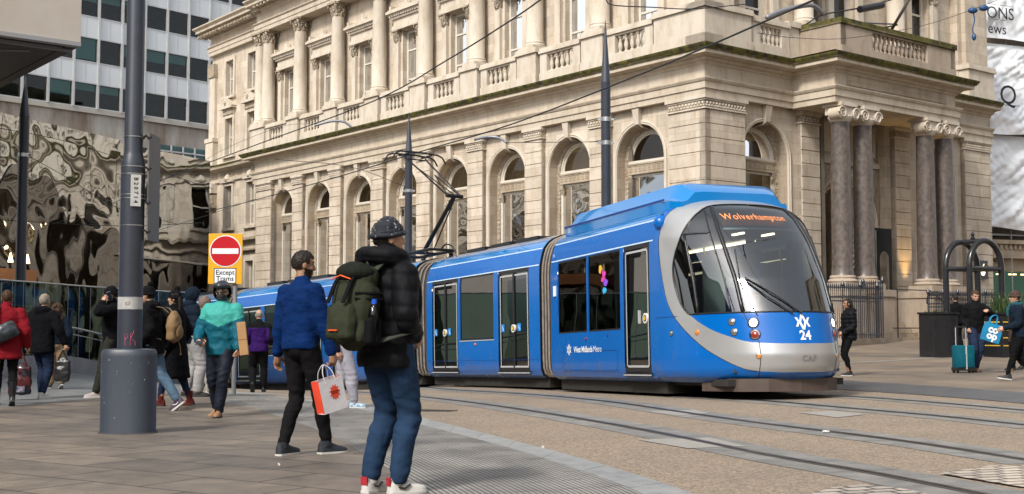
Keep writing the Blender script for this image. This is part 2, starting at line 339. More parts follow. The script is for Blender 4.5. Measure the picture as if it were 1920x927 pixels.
# tracks: two rails each, set in concrete bands
def track(name, A, B):
    for nm, ln in (('a', A), ('b', B)):
        pts = resample(ln, 60)
        ribbon(name+'_concrete', offs(pts, .36), offs(pts, -.36), M_CONC, .004, 2)
        ribbon(name+'_slot', offs(pts, .045), offs(pts, -.06), M_SLOT, .008)
        ribbon(name+'_rail', offs(pts, .04), offs(pts, -.010), M_RAIL, .012)
R1 = gline([(640, 734), (770, 743), (880, 755), (1000, 772), (1200, 806), (1440, 854), (1640, 889), (1825, 925), (1960, 952)])
R2 = gline([(700, 723), (820, 729), (960, 738), (1115, 751), (1280, 774), (1440, 796), (1700, 829), (1960, 869)])
def side(off, pts=((-12.2, 44.2), (-8.65, 37.7), (-4.6, 32.8), (-2.07, 30), (.69, 24.4), (2.3, 19.8))):
    return [Vector((p.x, p.y, 0)) for p in offs(catmull([(x, y, 0) for x, y in pts], 6), off)]
SG = -1 if side(1.0)[3].x < side(0)[3].x else 1
R3 = side(.6*SG)+gline([(1440, 753), (1600, 767), (1760, 781), (1960, 802)])
R4 = side(2.035*SG)+gline([(1640, 747), (1780, 758), (1960, 774)])
track('near_track', R1, R2); track('tram_track', R3, R4)
# kerb band and grooved warning paving
kA = gline([(430, 733), (560, 743), (660, 752), (760, 776), (960, 826), (1085, 859), (1200, 893), (1300, 927), (1480, 1000)])
kB = gline([(430, 737), (560, 750), (650, 762), (760, 790), (960, 842), (1085, 882), (1150, 905), (1210, 930), (1330, 1000)])
kC = gline([(400, 752), (440, 759), (480, 767), (530, 784), (605, 810), (705, 866), (810, 930), (900, 1000)])
ribbon('kerb_band', resample(kA, 70), resample(kB, 70), M_KERB, .004, 1)
ribbon('grooved_paving', resample(kB, 90), resample(kC, 90), M_GROOVE, .004, 10, vscale=34)
kc = [(p.x, p.y) for p in kC]
area('pavement', [(-30, 2), (1, 2)]+kc[::-1]+[tuple(G(430, 742)[:2]), tuple(G(350, 738)[:2]), tuple(G(190, 746)[:2]), tuple(G(-20, 768)[:2]), (-30, 14)], M_SLAB, .004)
area('blue_paving', [tuple(G(-20, 768)[:2]), tuple(G(190, 746)[:2]), tuple(G(350, 738)[:2]), tuple(G(380, 715)[:2]), (-13.5, 38), (-30, 36), (-30, 14)], M_BLUE, .005)
b1, b2, b3, b4, b5 = [tuple(G(*p)[:2]) for p in ((1500, 709), (1960, 740), (1960, 761), (1600, 733), (1480, 724))]
area('plaza_paving', [b1, b2, (45, 26), (45, 62), (6.5, 43.5), (4.5, 27)], M_SLAB2, .004)
area('granite_band', [b1, b5, b4, b3, b2], M_GRAN, .008, .5)
kl = gline([(1545, 690), (1571, 683), (1700, 675), (1848, 664), (1940, 653)])
ribbon('pale_kerb_line', offs(resample(kl, 30), .12), offs(resample(kl, 30), -.12), M_KERB, .009)
area('setts', [tuple(G(*p)[:2]) for p in ((1762, 891), (1860, 876), (1980, 874), (1980, 925), (1900, 914))], M_COB, .013)
area('setts', [tuple(G(*p)[:2]) for p in ((1500, 935), (1560, 918), (1620, 911), (1700, 921), (1760, 935))], M_COB, .013)
for q in (((1500, 775), (1560, 771), (1625, 778), (1570, 784)), ((1215, 773), (1300, 769), (1330, 776), (1270, 780)), ((1195, 826), (1330, 822), (1400, 838), (1290, 842))):
    area('concrete_patch', [tuple(G(*p)[:2]) for p in q], mat('pale_new_concrete', (.33, .31, .28), .7, col2=(.25, .235, .21), scale=8), .0065)
g = G(800, 771); dc = thing('drain_grate', 'small dark iron drain grate let into the tan road behind the kerb band', 'drain', g, R(-20))
gm = mat('cast_iron', (.05, .045, .04), .6, .5, col2=(.09, .08, .07), scale=20)
b = MB(); b.box(-.42, .42, -.13, -.1, -.01, .014); b.box(-.42, .42, .1, .13, -.01, .014); b.box(-.42, -.39, -.1, .1, -.01, .014); b.box(.39, .42, -.1, .1, -.01, .014); b.build('rim', gm, dc)
b = MB()
for i in range(16): b.box(-.385+i*.05, -.36+i*.05, -.1, .1, -.008, .012)
b.build('bars', gm, dc)
# ------------------------------------------------------------ the stone bank
CX, CY = 6.77, 42.9; D1 = Vector((-.6190, .7854, 0)); D2 = Vector((.7854, .6190, 0))
fL = lambda s, o, z: D1*s-D2*o+Vector((0, 0, z))
fS = lambda s, o, z: D2*s-D1*o+Vector((0, 0, z))
def stone_mat(name, c1, c2, moss=None, carved=False, joints=True):
    m = mat(name, c1, .9, spec=.2, col2=c2, scale=.55, amt=.9, streak=(1, 1, .7)); t = m.node_tree; b = t.nodes['Principled BSDF']; N = t.nodes.new; L = t.links.new
    src = b.inputs['Base Color'].links[0].from_socket; tc = N('ShaderNodeTexCoord')
    # grime: fine vertical streaks and blotches
    mp = N('ShaderNodeMapping'); mp.inputs['Scale'].default_value = (2.2, 2.2, .8); L(tc.outputs['Object'], mp.inputs[0])
    n = N('ShaderNodeTexNoise'); n.inputs['Scale'].default_value = 1; n.inputs['Detail'].default_value = 8; n.inputs['Roughness'].default_value = .7; L(mp.outputs[0], n.inputs['Vector'])
    r = N('ShaderNodeValToRGB'); r.color_ramp.elements[0].position = .34; r.color_ramp.elements[1].position = .55; r.color_ramp.elements[0].color = (.74, .68, .61, 1); r.color_ramp.elements[1].color = (1, 1, 1, 1); L(n.outputs['Fac'], r.inputs[0])
    mx = N('ShaderNodeMix'); mx.data_type = 'RGBA'; mx.blend_type = 'MULTIPLY'; mx.inputs[0].default_value = .8; L(src, mx.inputs[6]); L(r.outputs[0], mx.inputs[7]); cur = mx.outputs[2]
    hsock = None
    if joints:   # ashlar block tint: rotate coordinates into the facade axes
        m2 = N('ShaderNodeMapping'); m2.inputs['Rotation'].default_value = (0, 0, math.atan2(.785, .619)-math.pi/2+math.pi/2); L(tc.outputs['Object'], m2.inputs[0])
        sx = N('ShaderNodeSeparateXYZ'); L(m2.outputs[0], sx.inputs[0]); ad = N('ShaderNodeMath'); ad.operation = 'ADD'; L(sx.outputs[0], ad.inputs[0]); L(sx.outputs[1], ad.inputs[1])
        cb = N('ShaderNodeCombineXYZ'); L(ad.outputs[0], cb.inputs[0]); L(sx.outputs[2], cb.inputs[1])
        br = N('ShaderNodeTexBrick'); br.inputs['Scale'].default_value = 1; br.inputs['Brick Width'].default_value = .95; br.inputs['Row Height'].default_value = .42; br.inputs['Mortar Size'].default_value = .006
        br.inputs['Color1'].default_value = (1.12, 1.1, 1.08, 1); br.inputs['Color2'].default_value = (.84, .81, .78, 1); br.inputs['Mortar'].default_value = (.55, .5, .45, 1); L(cb.outputs[0], br.inputs['Vector'])
        m3 = N('ShaderNodeMix'); m3.data_type = 'RGBA'; m3.blend_type = 'MULTIPLY'; m3.inputs[0].default_value = .8; L(cur, m3.inputs[6]); L(br.outputs['Color'], m3.inputs[7]); cur = m3.outputs[2]
    if moss:
        sx = N('ShaderNodeSeparateXYZ'); L(tc.outputs['Object'], sx.inputs[0])
        mr = N('ShaderNodeMapRange'); mr.inputs[1].default_value = moss[0]; mr.inputs[2].default_value = moss[1]; L(sx.outputs[2], mr.inputs[0])
        mp4 = N('ShaderNodeMapping'); mp4.inputs['Scale'].default_value = (1, 1, .4); L(tc.outputs['Object'], mp4.inputs[0])
        n4 = N('ShaderNodeTexNoise'); n4.inputs['Scale'].default_value = 3.2; n4.inputs['Detail'].default_value = 7; n4.inputs['Roughness'].default_value = .75; L(mp4.outputs[0], n4.inputs['Vector'])
        n5 = N('ShaderNodeTexNoise'); n5.inputs['Scale'].default_value = .35; L(tc.outputs['Object'], n5.inputs['Vector'])
        a1 = N('ShaderNodeMath'); a1.operation = 'MULTIPLY_ADD'; a1.inputs[1].default_value = .6; L(n5.outputs['Fac'], a1.inputs[0]); L(n4.outputs['Fac'], a1.inputs[2])
        ml = N('ShaderNodeMath'); ml.operation = 'MULTIPLY'; L(a1.outputs[0], ml.inputs[0]); L(mr.outputs[0], ml.inputs[1])
        r4 = N('ShaderNodeValToRGB'); r4.color_ramp.elements[0].position = .36; r4.color_ramp.elements[1].position = .6; r4.color_ramp.elements[0].color = (0, 0, 0, 1); L(ml.outputs[0], r4.inputs[0])
        r5 = N('ShaderNodeValToRGB'); r5.color_ramp.elements[0].position = .4; r5.color_ramp.elements[1].position = .6; r5.color_ramp.elements[0].color = (.035, .03, .02, 1); r5.color_ramp.elements[1].color = (.13, .12, .03, 1); L(n4.outputs['Fac'], r5.inputs[0])
        m6 = N('ShaderNodeMix'); m6.data_type = 'RGBA'; L(r4.outputs[0], m6.inputs[0]); L(cur, m6.inputs[6]); L(r5.outputs[0], m6.inputs[7]); cur = m6.outputs[2]
    L(cur, b.inputs['Base Color'])
    bp = N('ShaderNodeBump'); bp.inputs['Strength'].default_value = .25; bp.inputs['Distance'].default_value = .01
    n7 = N('ShaderNodeTexNoise'); n7.inputs['Scale'].default_value = 14; n7.inputs['Detail'].default_value = 6; L(tc.outputs['Object'], n7.inputs['Vector'])
    if carved:
        v = N('ShaderNodeTexVoronoi'); v.feature = 'SMOOTH_F1'; v.inputs['Scale'].default_value = 8.5; L(tc.outputs['Object'], v.inputs['Vector'])
        n8 = N('ShaderNodeTexNoise'); n8.inputs['Scale'].default_value = 9; n8.inputs['Detail'].default_value = 3; n8.inputs['Distortion'].default_value = 2.5; L(tc.outputs['Object'], n8.inputs['Vector'])
        ad2 = N('ShaderNodeMath'); ad2.operation = 'ADD'; L(v.outputs['Distance'], ad2.inputs[0]); L(n8.outputs['Fac'], ad2.inputs[1]); L(ad2.outputs[0], bp.inputs['Height'])
        bp.inputs['Strength'].default_value = 1; bp.inputs['Distance'].default_value = .09
    else: L(n7.outputs['Fac'], bp.inputs['Height'])
    L(bp.outputs[0], b.inputs['Normal']); return m
M_ST = stone_mat('portland_stone', (.56, .50, .42), (.47, .41, .335))
M_ST2 = stone_mat('weathered_shaded_stone', (.44, .38, .30), (.32, .265, .20))  # weathered tone, also used to deepen the shade of the reveals
M_CARV = stone_mat('carved_stone', (.52, .45, .355), (.34, .28, .21), carved=True, joints=False)
M_CORN = stone_mat('cornice_stone', (.53, .47, .385), (.42, .355, .275), moss=(10.48, 10.80), joints=False)
M_CORN2 = stone_mat('upper_cornice_stone', (.53, .47, .39), (.43, .365, .29), joints=False)
M_PED = stone_mat('pedestal_stone', (.58, .52, .44), (.49, .43, .35), joints=False)
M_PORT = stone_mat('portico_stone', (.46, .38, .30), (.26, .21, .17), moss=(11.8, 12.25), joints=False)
M_GRN = mat('polished_granite', (.15, .12, .105), .38, col2=(.05, .042, .038), scale=7, amt=.45, streak=(1, 1, .8), detail=9); 
M_FRAME = mat('cream_window_paint', (.62, .58, .50), .5, col2=(.5, .46, .39), scale=4)
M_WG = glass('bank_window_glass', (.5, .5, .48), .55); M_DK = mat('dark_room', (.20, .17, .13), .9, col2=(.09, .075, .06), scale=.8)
M_BLIND = mat('pale_blind', (.62, .63, .62), .8, col2=(.5, .51, .5), scale=2, streak=(1, 1, 14))
M_WARM = mat('warm_lamp_glass', (.9, .75, .5), .5, emit=(1, .72, .36), es=3)
M_BRONZE = mat('dark_bronze', (.06, .045, .03), .45, .7)
bank = thing('bank_building', 'ornate two facade classical stone bank with arched windows and granite columned portico behind the tram', 'building', (CX, CY, 0))
bank['group'] = ''; del bank['group']
ZB = -2.2   # walls run down below the sloping street
CORN = [(.0, 9.2), (.28, 9.2), (.28, 9.42), (.33, 9.425), (.33, 9.66), (.37, 9.68), (.42, 9.76), (.42, 9.80), (.20, 9.83), (.20, 10.28), (.26, 10.33), (.26, 10.38), (.36, 10.42),
        (.42, 10.48), (.42, 10.52), (.74, 10.56), (.74, 10.68), (.80, 10.71), (.88, 10.82), (.90, 10.88), (.84, 10.90), (-.45, 10.96)]
def mold(mb, prof, e0, e1):
    """run a profile of (out, z) from s=e0(o) to e1(o)"""
    a = [(e0(o), o, z) for o, z in prof]; b = [(e1(o), o, z) for o, z in prof]
    mb.add(a+b, [(i, i+1, len(a)+i+1, len(a)+i) for i in range(len(a)-1)]); return mb
def arch_line(sc, r, zs, z0, o, n=22):
    pts = [(sc-r, o, z0)]+[(sc-r*math.cos(math.pi*i/n), o, zs+r*math.sin(math.pi*i/n)) for i in range(n+1)]+[(sc+r, o, z0)]
    return pts
def to_rect(pts, sc, zs, s0, s1, z1, o):
    out = []
    for s, _, z in pts:
        if z <= zs+1e-6: out.append((s0 if s < sc else s1, o, z)); continue
        dx, dz = s-sc, z-zs; k = 1e9
        if abs(dx) > 1e-6: k = min(k, ((s1-sc) if dx > 0 else (s0-sc))/dx)
        if dz > 1e-6: k = min(k, (z1-zs)/dz)
        out.append((sc+dx*k, o, zs+dz*k))
    return out
def arch_bay(fm, s0, s1, sc, z1, ro=1.28, ri=1.12, zs=7.33, z0=ZB, depth=.55, wallo=0., lamp=True, door=False, ztop=9.2):
    w = MB(fm); A = arch_line(sc, ro+.14, zs, z0, wallo); Rr = to_rect(A, sc, zs, s0, s1, z1, wallo)
    w.strip(A, Rr)
    for k in (0, 1):    # corners the fan leaves out
        e = s0 if k == 0 else s1; zz = max([q[2] for q in Rr if abs(q[0]-e) < 1e-6]); ss = [q for q in Rr if abs(q[2]-z1) < 1e-6]
        q = min(ss, key=lambda p: abs(p[0]-e)); w.poly([(e, wallo, zz), (e, wallo, z1), (q[0], wallo, z1)])
    w.build('wall_bay', M_ST, bank, fix=False)
    m = MB(fm)          # archivolt
    pr = [(ro+.14, 0), (ro+.14, .05), (ro+.09, .07), (ro+.07, .045), (ro+.01, .045), (ro, .02), (ro-.02, -.02)]
    for (r0, o0), (r1, o1) in zip(pr[:-1], pr[1:]): m.strip(arch_line(sc, r0, zs, z0, wallo+o0), arch_line(sc, r1, zs, z0, wallo+o1))
    m.build('archivolt', M_PED, bank, fix=False)
    m = MB(fm)          # splayed reveal in darker stone, recess shade put into its colour
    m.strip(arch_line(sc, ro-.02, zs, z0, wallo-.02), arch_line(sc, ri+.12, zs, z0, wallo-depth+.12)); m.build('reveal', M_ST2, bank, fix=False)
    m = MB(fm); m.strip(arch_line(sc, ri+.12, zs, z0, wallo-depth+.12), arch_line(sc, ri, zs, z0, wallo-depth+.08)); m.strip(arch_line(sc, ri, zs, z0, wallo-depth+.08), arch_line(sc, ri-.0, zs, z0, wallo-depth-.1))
    m.build('carved_border', M_CARV, bank, fix=False)
    # keystone
    k = MB(fm); a = wallo+.02; k.add([(sc-.16, a, ztop-.02), (sc+.16, a, ztop-.02), (sc+.1, a, zs+ro-.12), (sc-.1, a, zs+ro-.12), (sc-.18, a+.22, ztop-.02), (sc+.18, a+.22, ztop-.02), (sc+.11, a+.14, zs+ro-.02), (sc-.11, a+.14, zs+ro-.02),
        (sc+.09, a-.7, zs+ri-.02), (sc-.09, a-.7, zs+ri-.02)], [(4, 5, 6, 7), (0, 4, 7, 3), (1, 2, 6, 5), (7, 6, 8, 9), (3, 7, 9), (2, 8, 6)])
    k.build('keystone', M_PED, bank, fix=False)
    # window: lunette, key band, sash below
    oi = wallo-depth; f = MB(fm); z = 6.87
    for rr0, rr1, oo0, oo1 in ((ri+.01, ri-.07, oi+.02, oi+.02), (ri-.07, ri-.09, oi+.02, oi-.03), (ri-.09, ri-.15, oi-.03, oi-.03), (ri-.15, ri-.15, oi-.03, oi-.08)):
        f.strip([p for p in arch_line(sc, rr0, zs, zs, oo0)][1:-1], [p for p in arch_line(sc, rr1, zs, zs, oo1)][1:-1])
    f.box(sc-ri, sc+ri, oi-.08, oi+.06, zs-.07, zs+.03)
    for sg in (-1, 1): f.box(sc+sg*ri-(.13 if sg > 0 else -.0), sc+sg*ri+(.13 if sg < 0 else 0), oi-.08, oi+.01, z0, 6.84)
    f.box(sc-ri+.13, sc+ri-.13, oi-.07, oi-.01, 6.74, 6.84); f.box(sc-.03, sc+.03, oi-.07, oi-.02, z0, 6.74) if door else None
    fr = f.build('window_frame', M_FRAME, bank, fix=False)
    kb = MB(fm); kb.box(sc-ri, sc+ri, oi-.08, oi+.09, 6.9, 7.2); kb.box(sc-ri, sc+ri, oi-.08, oi+.12, 7.2, 7.26); kb.box(sc-ri, sc+ri, oi-.08, oi+.12, 6.84, 6.9)
    n = 9; u = 2*ri/n       # greek key, raised
    for i in range(n):
        x = sc-ri+i*u+.02
        for (a0, a1, c0, c1) in ((0, .17, 7.14, 7.17), (0, .03, 6.95, 7.14), (.03, .14, 6.95, 6.98), (.11, .14, 6.98, 7.08), (.06, .11, 7.05, 7.08)): kb.box(x+a0, x+a1, oi+.09, oi+.108, c0, c1)
    kb.build('greek_key_band', M_ST2, bank, fix=False)
    for sg in (-1, 1):
        c = MB(fm); x = sc+sg*(ri-.11)
        c.prism([(x-.09, oi+.01, 6.84), (x-.09, oi+.11, 6.84), (x-.09, oi+.1, 6.7), (x-.09, oi+.05, 6.55), (x-.09, oi+.01, 6.42)], (.18, 0, 0)); c.build('corbel', M_CARV, bank)
    p = MB(fm); p.add([(s, oi-.06, zz) for s, _, zz in arch_line(sc, ri-.14, zs, zs, 0)][1:-1], [tuple(range(23))]); p.build('pane', M_WG, fr, fix=False)
    p = MB(fm); p.poly([(sc-ri+.13, oi-.05, z0), (sc+ri-.13, oi-.05, z0), (sc+ri-.13, oi-.05, 6.74), (sc-ri+.13, oi-.05, 6.74)]); p.build('pane', M_WG, fr, fix=False)
def pilaster(fm, s0, s1, o=.22, z0=ZB, corner=None, z1=8.72):
    m = MB(fm); bh = .50; z = z0; c0 = (lambda o_: -o_) if corner == 0 else None
    m.box(s0+(0 if corner != 0 else -.16), s1, -.05, o-.06, z0, z1)
    n = int((z1-z0)/bh); zz = z1-n*bh
    for i in range(n+1):
        a = z0 if i == 0 else z1-(n-i+1)*bh; b = z1-(n-i)*bh; g = .016
        if b-a < .05: continue
        x0 = s0-(o if corner == 0 else 0)
        m.box(x0, s1, -.05, o, a+g, b-g)
        m.add([(x0, o, b-g), (s1, o, b-g), (s1, o-.05, b), (x0+.05*(corner == 0), o-.05, b), (x0, o, b+g), (s1, o, b+g)], [(0, 1, 2, 3), (3, 2, 5, 4)]) if i < n else None
    m.build('rusticated_pilaster', M_ST, bank, fix=False)
    e = o if corner == 0 else 0
    c = MB(fm); c.box(s0-.02-e, s1+.02, 0, o+.02, z1+.05, 9.02); cp = c.build('carved_capital', M_CARV, bank, fix=False)
    c = MB(fm); c.box(s0-.05-e, s1+.05, 0, o+.06, z1, z1+.05); c.box(s0-.04-e, s1+.04, 0, o+.05, 9.02, 9.08); c.box(s0-.09-e, s1+.09, 0, o+.1, 9.08, 9.2); c.build('abacus', M_PED, cp, fix=False)
BAY = 4.0
def ornament_balls(fm, s0, s1, o, z0, z1, st=.16):
    m = MB(fm); rnd = random.Random(int(s0*100)); x = s0
    while x < s1:
        r = st*.32; c = (x+st/2, o, (z0+z1)/2)
        m.ell((c[0], c[1], c[2]+.03), (r, .045, r*1.1), 8, 5); m.ell((c[0]-st*.3, c[1], c[2]-.06), (r*.6, .035, r*.9), 6, 4); m.ell((c[0]+st*.3, c[1], c[2]-.06), (r*.6, .035, r*.9), 6, 4); x += st
    m.build('carved_leaves', M_PED, bank, smooth=True, fix=False)
for k in range(8):
    sc = 3.27+BAY*k; arch_bay(fL, 1.27+BAY*k if k else 1.5, 5.27+BAY*k if k < 7 else 32.35, sc, 9.3)
    if k < 7: pilaster(fL, 4.74+BAY*k, 5.82+BAY*k); ornament_balls(fL, 4.78+BAY*k, 5.78+BAY*k, .25, 8.77, 9.02)
pilaster(fL, 0, 1.56, corner=0); pilaster(fL, 32.3, 34.1)
ornament_balls(fL, -.22, 1.5, .25, 8.77, 9.02); ornament_balls(fL, 32.35, 34.05, .25, 8.77, 9.02)
w = MB(fL); w.box(0, 1.56, -.6, .0, ZB, 9.3); w.box(32.35, 34.1, -.6, 0, ZB, 9.3); w.build_each('wall_pier', M_ST, bank)
# lower entablature wrapped round the corner, portico and far end
SP0, SP1, OP = 4.74, 12.09, 2.2      # portico span and projection
mc = lambda o: -o
m = MB(fL); mold(m, CORN, mc, lambda o: 34.15+o); m.build('entablature', M_CORN, bank, fix=False)
m = MB(fL); mold(m, CORN, lambda o: 34.15+o, lambda o: 34.15+o+.001)
m = MB(fS); mold(m, CORN, mc, lambda o: SP0-o); m.build('entablature', M_CORN, bank, fix=False)
m = MB(fS); mold(m, CORN, lambda o: SP1+o, lambda o: 18.1); m.build('entablature', M_CORN, bank, fix=False)
pm = MB(fS); pr = CORN[1:]
a = [(SP0-o, 0, z) for o, z in pr]; b_ = [(SP0-o, OP+o-.28, z) for o, z in pr]; c_ = [(SP1+o, OP+o-.28, z) for o, z in pr]; d_ = [(SP1+o, 0, z) for o, z in pr]
nn = len(pr); pm.add(a+b_+c_+d_, [(i+j*nn, i+1+j*nn, i+1+(j+1)*nn, i+(j+1)*nn) for j in range(3) for i in range(nn-1)])
pm.poly([(SP0-.28, 0, 9.2), (SP0-.28, OP, 9.2), (SP1+.28, OP, 9.2), (SP1+.28, 0, 9.2)]); pm.poly([(SP0-.9, 0, 10.93), (SP0-.9, OP+.5, 10.93), (SP1+.9, OP+.5, 10.93), (SP1+.9, 0, 10.93)])
pm.build('portico_entablature', M_CORN, bank, fix=False)
m = MB(fS); m.box(SP0+.5, SP1-.5, OP-.08, OP-.04, 9.9, 10.25); m.build('frieze_panel', M_ST2, bank)
# short facade ground floor
arch_bay(fS, 1.86, 4.9, 3.2, 9.3); pilaster(fS, 0, 1.86, corner=0); ornament_balls(fS, -.22, 1.82, .25, 8.77, 9.02)
pilaster(fS, 5.0, 6.05, o=.25); ornament_balls(fS, 5.04, 6.0, .28, 8.77, 9.02)
pilaster(fS, 10.9, 11.9, o=.25)
arch_bay(fS, 12.4, 16.0, 14.2, 9.3); pilaster(fS, 16.0, 18.0); ornament_balls(fS, 16.05, 17.95, .25, 8.77, 9.02)
w = MB(fS); w.box(0, 1.86, -.6, 0, ZB, 9.3); w.box(4.9, 6.3, -.6, 0, ZB, 9.3); w.box(10.6, 12.4, -.6, 0, ZB, 9.3); w.box(16, 18.1, -.6, 0, ZB, 9.3); w.build_each('wall_pier', M_ST, bank)
# recessed porch with its arched doorway
arch_bay(fS, 6.3, 10.6, 8.45, 9.3, ro=1.55, ri=1.25, zs=5.9, z0=2.3, depth=.7, wallo=-.9, door=True, ztop=8.0) if False else None
w = MB(fS); A = arch_line(8.45, 1.85, 5.15, 2.2, -.35); w.strip(A, to_rect(A, 8.45, 5.15, 6.3, 10.6, 9.3, -.35))
w.poly([(6.3, -.35, 9.3), (6.3, -.35, 7.2), (7.3, -.35, 9.3)]); w.poly([(10.6, -.35, 9.3), (10.6, -.35, 7.2), (9.6, -.35, 9.3)]); w.box(6.28, 6.34, -.35, 0, 2, 9.3); w.box(10.56, 10.62, -.35, 0, 2, 9.3)
w.strip(A, arch_line(8.45, 1.4, 5.15, 2.2, -1.0)); w.build('porch_wall', M_ST, bank, fix=False)
m = MB(fS); rr = [1.85, 1.92, 1.97, 2.03]; oo = [-.35, -.28, -.28, -.35]
for i in range(3): m.strip(arch_line(8.45, rr[i], 5.15, 2.2, oo[i]), arch_line(8.45, rr[i+1], 5.15, 2.2, oo[i+1]))
for i in range(25):
    a = math.pi*(i+.5)/25; c, s_ = -math.cos(a), math.sin(a); m.ell((8.45+1.66*c, -.62, 5.15+1.66*s_), (.10, .2, .09), 6, 4)
for zz in seq(2.4, 5.0, .22):
    for sg in (-1, 1): m.ell((8.45+1.66*sg, -.62, zz), (.10, .2, .08), 6, 4)
m.build('ribbed_arch', M_PED, bank, smooth=40, fix=False)
m = MB(fS)
for sg in (-1, 1):
    m.prism([(8.45+sg*2.04, -.33, 5.2), (8.45+sg*2.14, -.33, 5.2), (8.45+sg*2.14, -.33, 7.4), (8.45+sg*.4, -.33, 7.4), (8.45+sg*1.15, -.33, 6.85), (8.45+sg*1.75, -.33, 6.3)], (0, .05, 0))
m.build('carved_spandrel', M_CARV, bank, fix=False)
m = MB(fS); m.box(6.4, 10.5, -.35, -.2, 7.45, 7.6); m.box(6.4, 10.5, -.35, -.25, 7.6, 7.7); m.box(9.3, 10.3, -.35, -.27, 7.9, 9.1); m.box(6.6, 7.6, -.35, -.27, 7.9, 9.1); m.build_each('string_course', M_PED, bank)
m = MB(fS); m.box(9.45, 10.15, -.27, -.23, 8.05, 8.95); m.ell((9.8, -.22, 8.5), (.16, .07, .22)); m.build('carved_panel', M_CARV, bank)
m = MB(fS); m.poly([(x, -.95, z) for x, _, z in arch_line(8.45, 1.4, 5.15, 2.2, 0)]); m.build('pane', M_WG, bank, fix=False)
d = MB(lambda s, o, z: fS(s-.55, o+.75, z-.35)); d.box(9.35, 9.45, -1.0, -.1, 2.4, 5.3)
o_ = [(9.5, -.1, 2.2), (10.5, -.1, 2.2), (10.5, -.1, 5.2), (9.5, -.1, 5.2)]
A = arch_line(10.0, .3, 4.1, 2.5, -.1, 12); Rr = to_rect(A, 10.0, 4.1, 9.5, 10.5, 5.2, -.1); d.strip(A, Rr); d.poly([(9.5, -.1, 4.6), (9.5, -.1, 5.2), (9.75, -.1, 5.2)]); d.poly([(10.5, -.1, 4.6), (10.5, -.1, 5.2), (10.25, -.1, 5.2)])
d.box(9.5, 10.5, -.16, -.1, 5.2, 5.3); d.build('dark_door_surround', mat('black_paint', (.012, .012, .014), .35), bank, fix=False)
# granite columns in two pairs with ionic capitals
def volute(mb, c, ax, r=.21, depth=.3):
    """spiral scroll; ax 0: face seen from the front"""
    pts = []
    for i in range(30):
        a = i/29*math.pi*3.4; q = r*(1-.8*i/29); pts.append((c[0]+q*math.cos(a)*ax, c[1], c[2]+q*math.sin(a)))
    rs = []
    for p, i in zip(pts, range(30)):
        w_ = .045*(1-.5*i/29); rs.append([(p[0], p[1]-depth/2, p[2]), (p[0], p[1]+depth/2, p[2])])
    mb.tube(pts and [(p[0], p[1]+depth/2, p[2]) for p in pts], [.04*(1-.55*i/29) for i in range(30)], 6)
    mb.tube([(c[0], c[1]-depth/2, c[2]), (c[0], c[1]+depth/2-.03, c[2])], r*.93, 18)
COLS = [5.12, 6.45, 10.45, 11.75]
for sc in COLS:
    c = MB(fS); prof = [(.42, 2.95), (.40, 3.0), (.375, 3.3), (.372, 5), (.36, 6.5), (.335, 8.45), (.345, 8.5), (.33, 8.55)]
    c.lathe(prof, 28, (sc, OP-.3, 0)); cc = c.build('granite_column', M_GRN, bank, smooth=50, fix=False)
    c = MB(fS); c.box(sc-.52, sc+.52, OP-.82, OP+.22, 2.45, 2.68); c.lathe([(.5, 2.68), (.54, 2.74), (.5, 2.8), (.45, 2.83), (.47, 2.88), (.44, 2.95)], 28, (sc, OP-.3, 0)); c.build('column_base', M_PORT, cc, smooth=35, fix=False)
    c = MB(fS); c.lathe([(.34, 8.53), (.42, 8.62), (.45, 8.72), (.40, 8.78)], 24, (sc, OP-.3, 0)); c.box(sc-.46, sc+.46, OP-.74, OP+.14, 9.08, 9.2); c.box(sc-.4, sc+.4, OP-.66, OP+.06, 8.8, 9.08)
    volute(c, (sc-.40, OP-.12, 8.82), -1, .23, .5); volute(c, (sc+.40, OP-.12, 8.82), 1, .23, .5); c.build('ionic_capital', M_PED, cc, smooth=35, fix=False)
# plinth blocks below the columns, steps, base course
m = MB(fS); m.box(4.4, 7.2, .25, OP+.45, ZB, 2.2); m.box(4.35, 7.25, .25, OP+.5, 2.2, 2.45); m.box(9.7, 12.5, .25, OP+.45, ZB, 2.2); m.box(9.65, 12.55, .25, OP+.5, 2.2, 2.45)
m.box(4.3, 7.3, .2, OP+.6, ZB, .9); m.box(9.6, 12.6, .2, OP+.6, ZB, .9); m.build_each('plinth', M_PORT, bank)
m = MB(fS)
for i in range(9): m.box(7.3, 9.6, -1.6, 2.3-.3*i+.0, .5+.19*(8-i)*0, .5+.19*(i+1))
m.build('steps', M_ST2, bank)
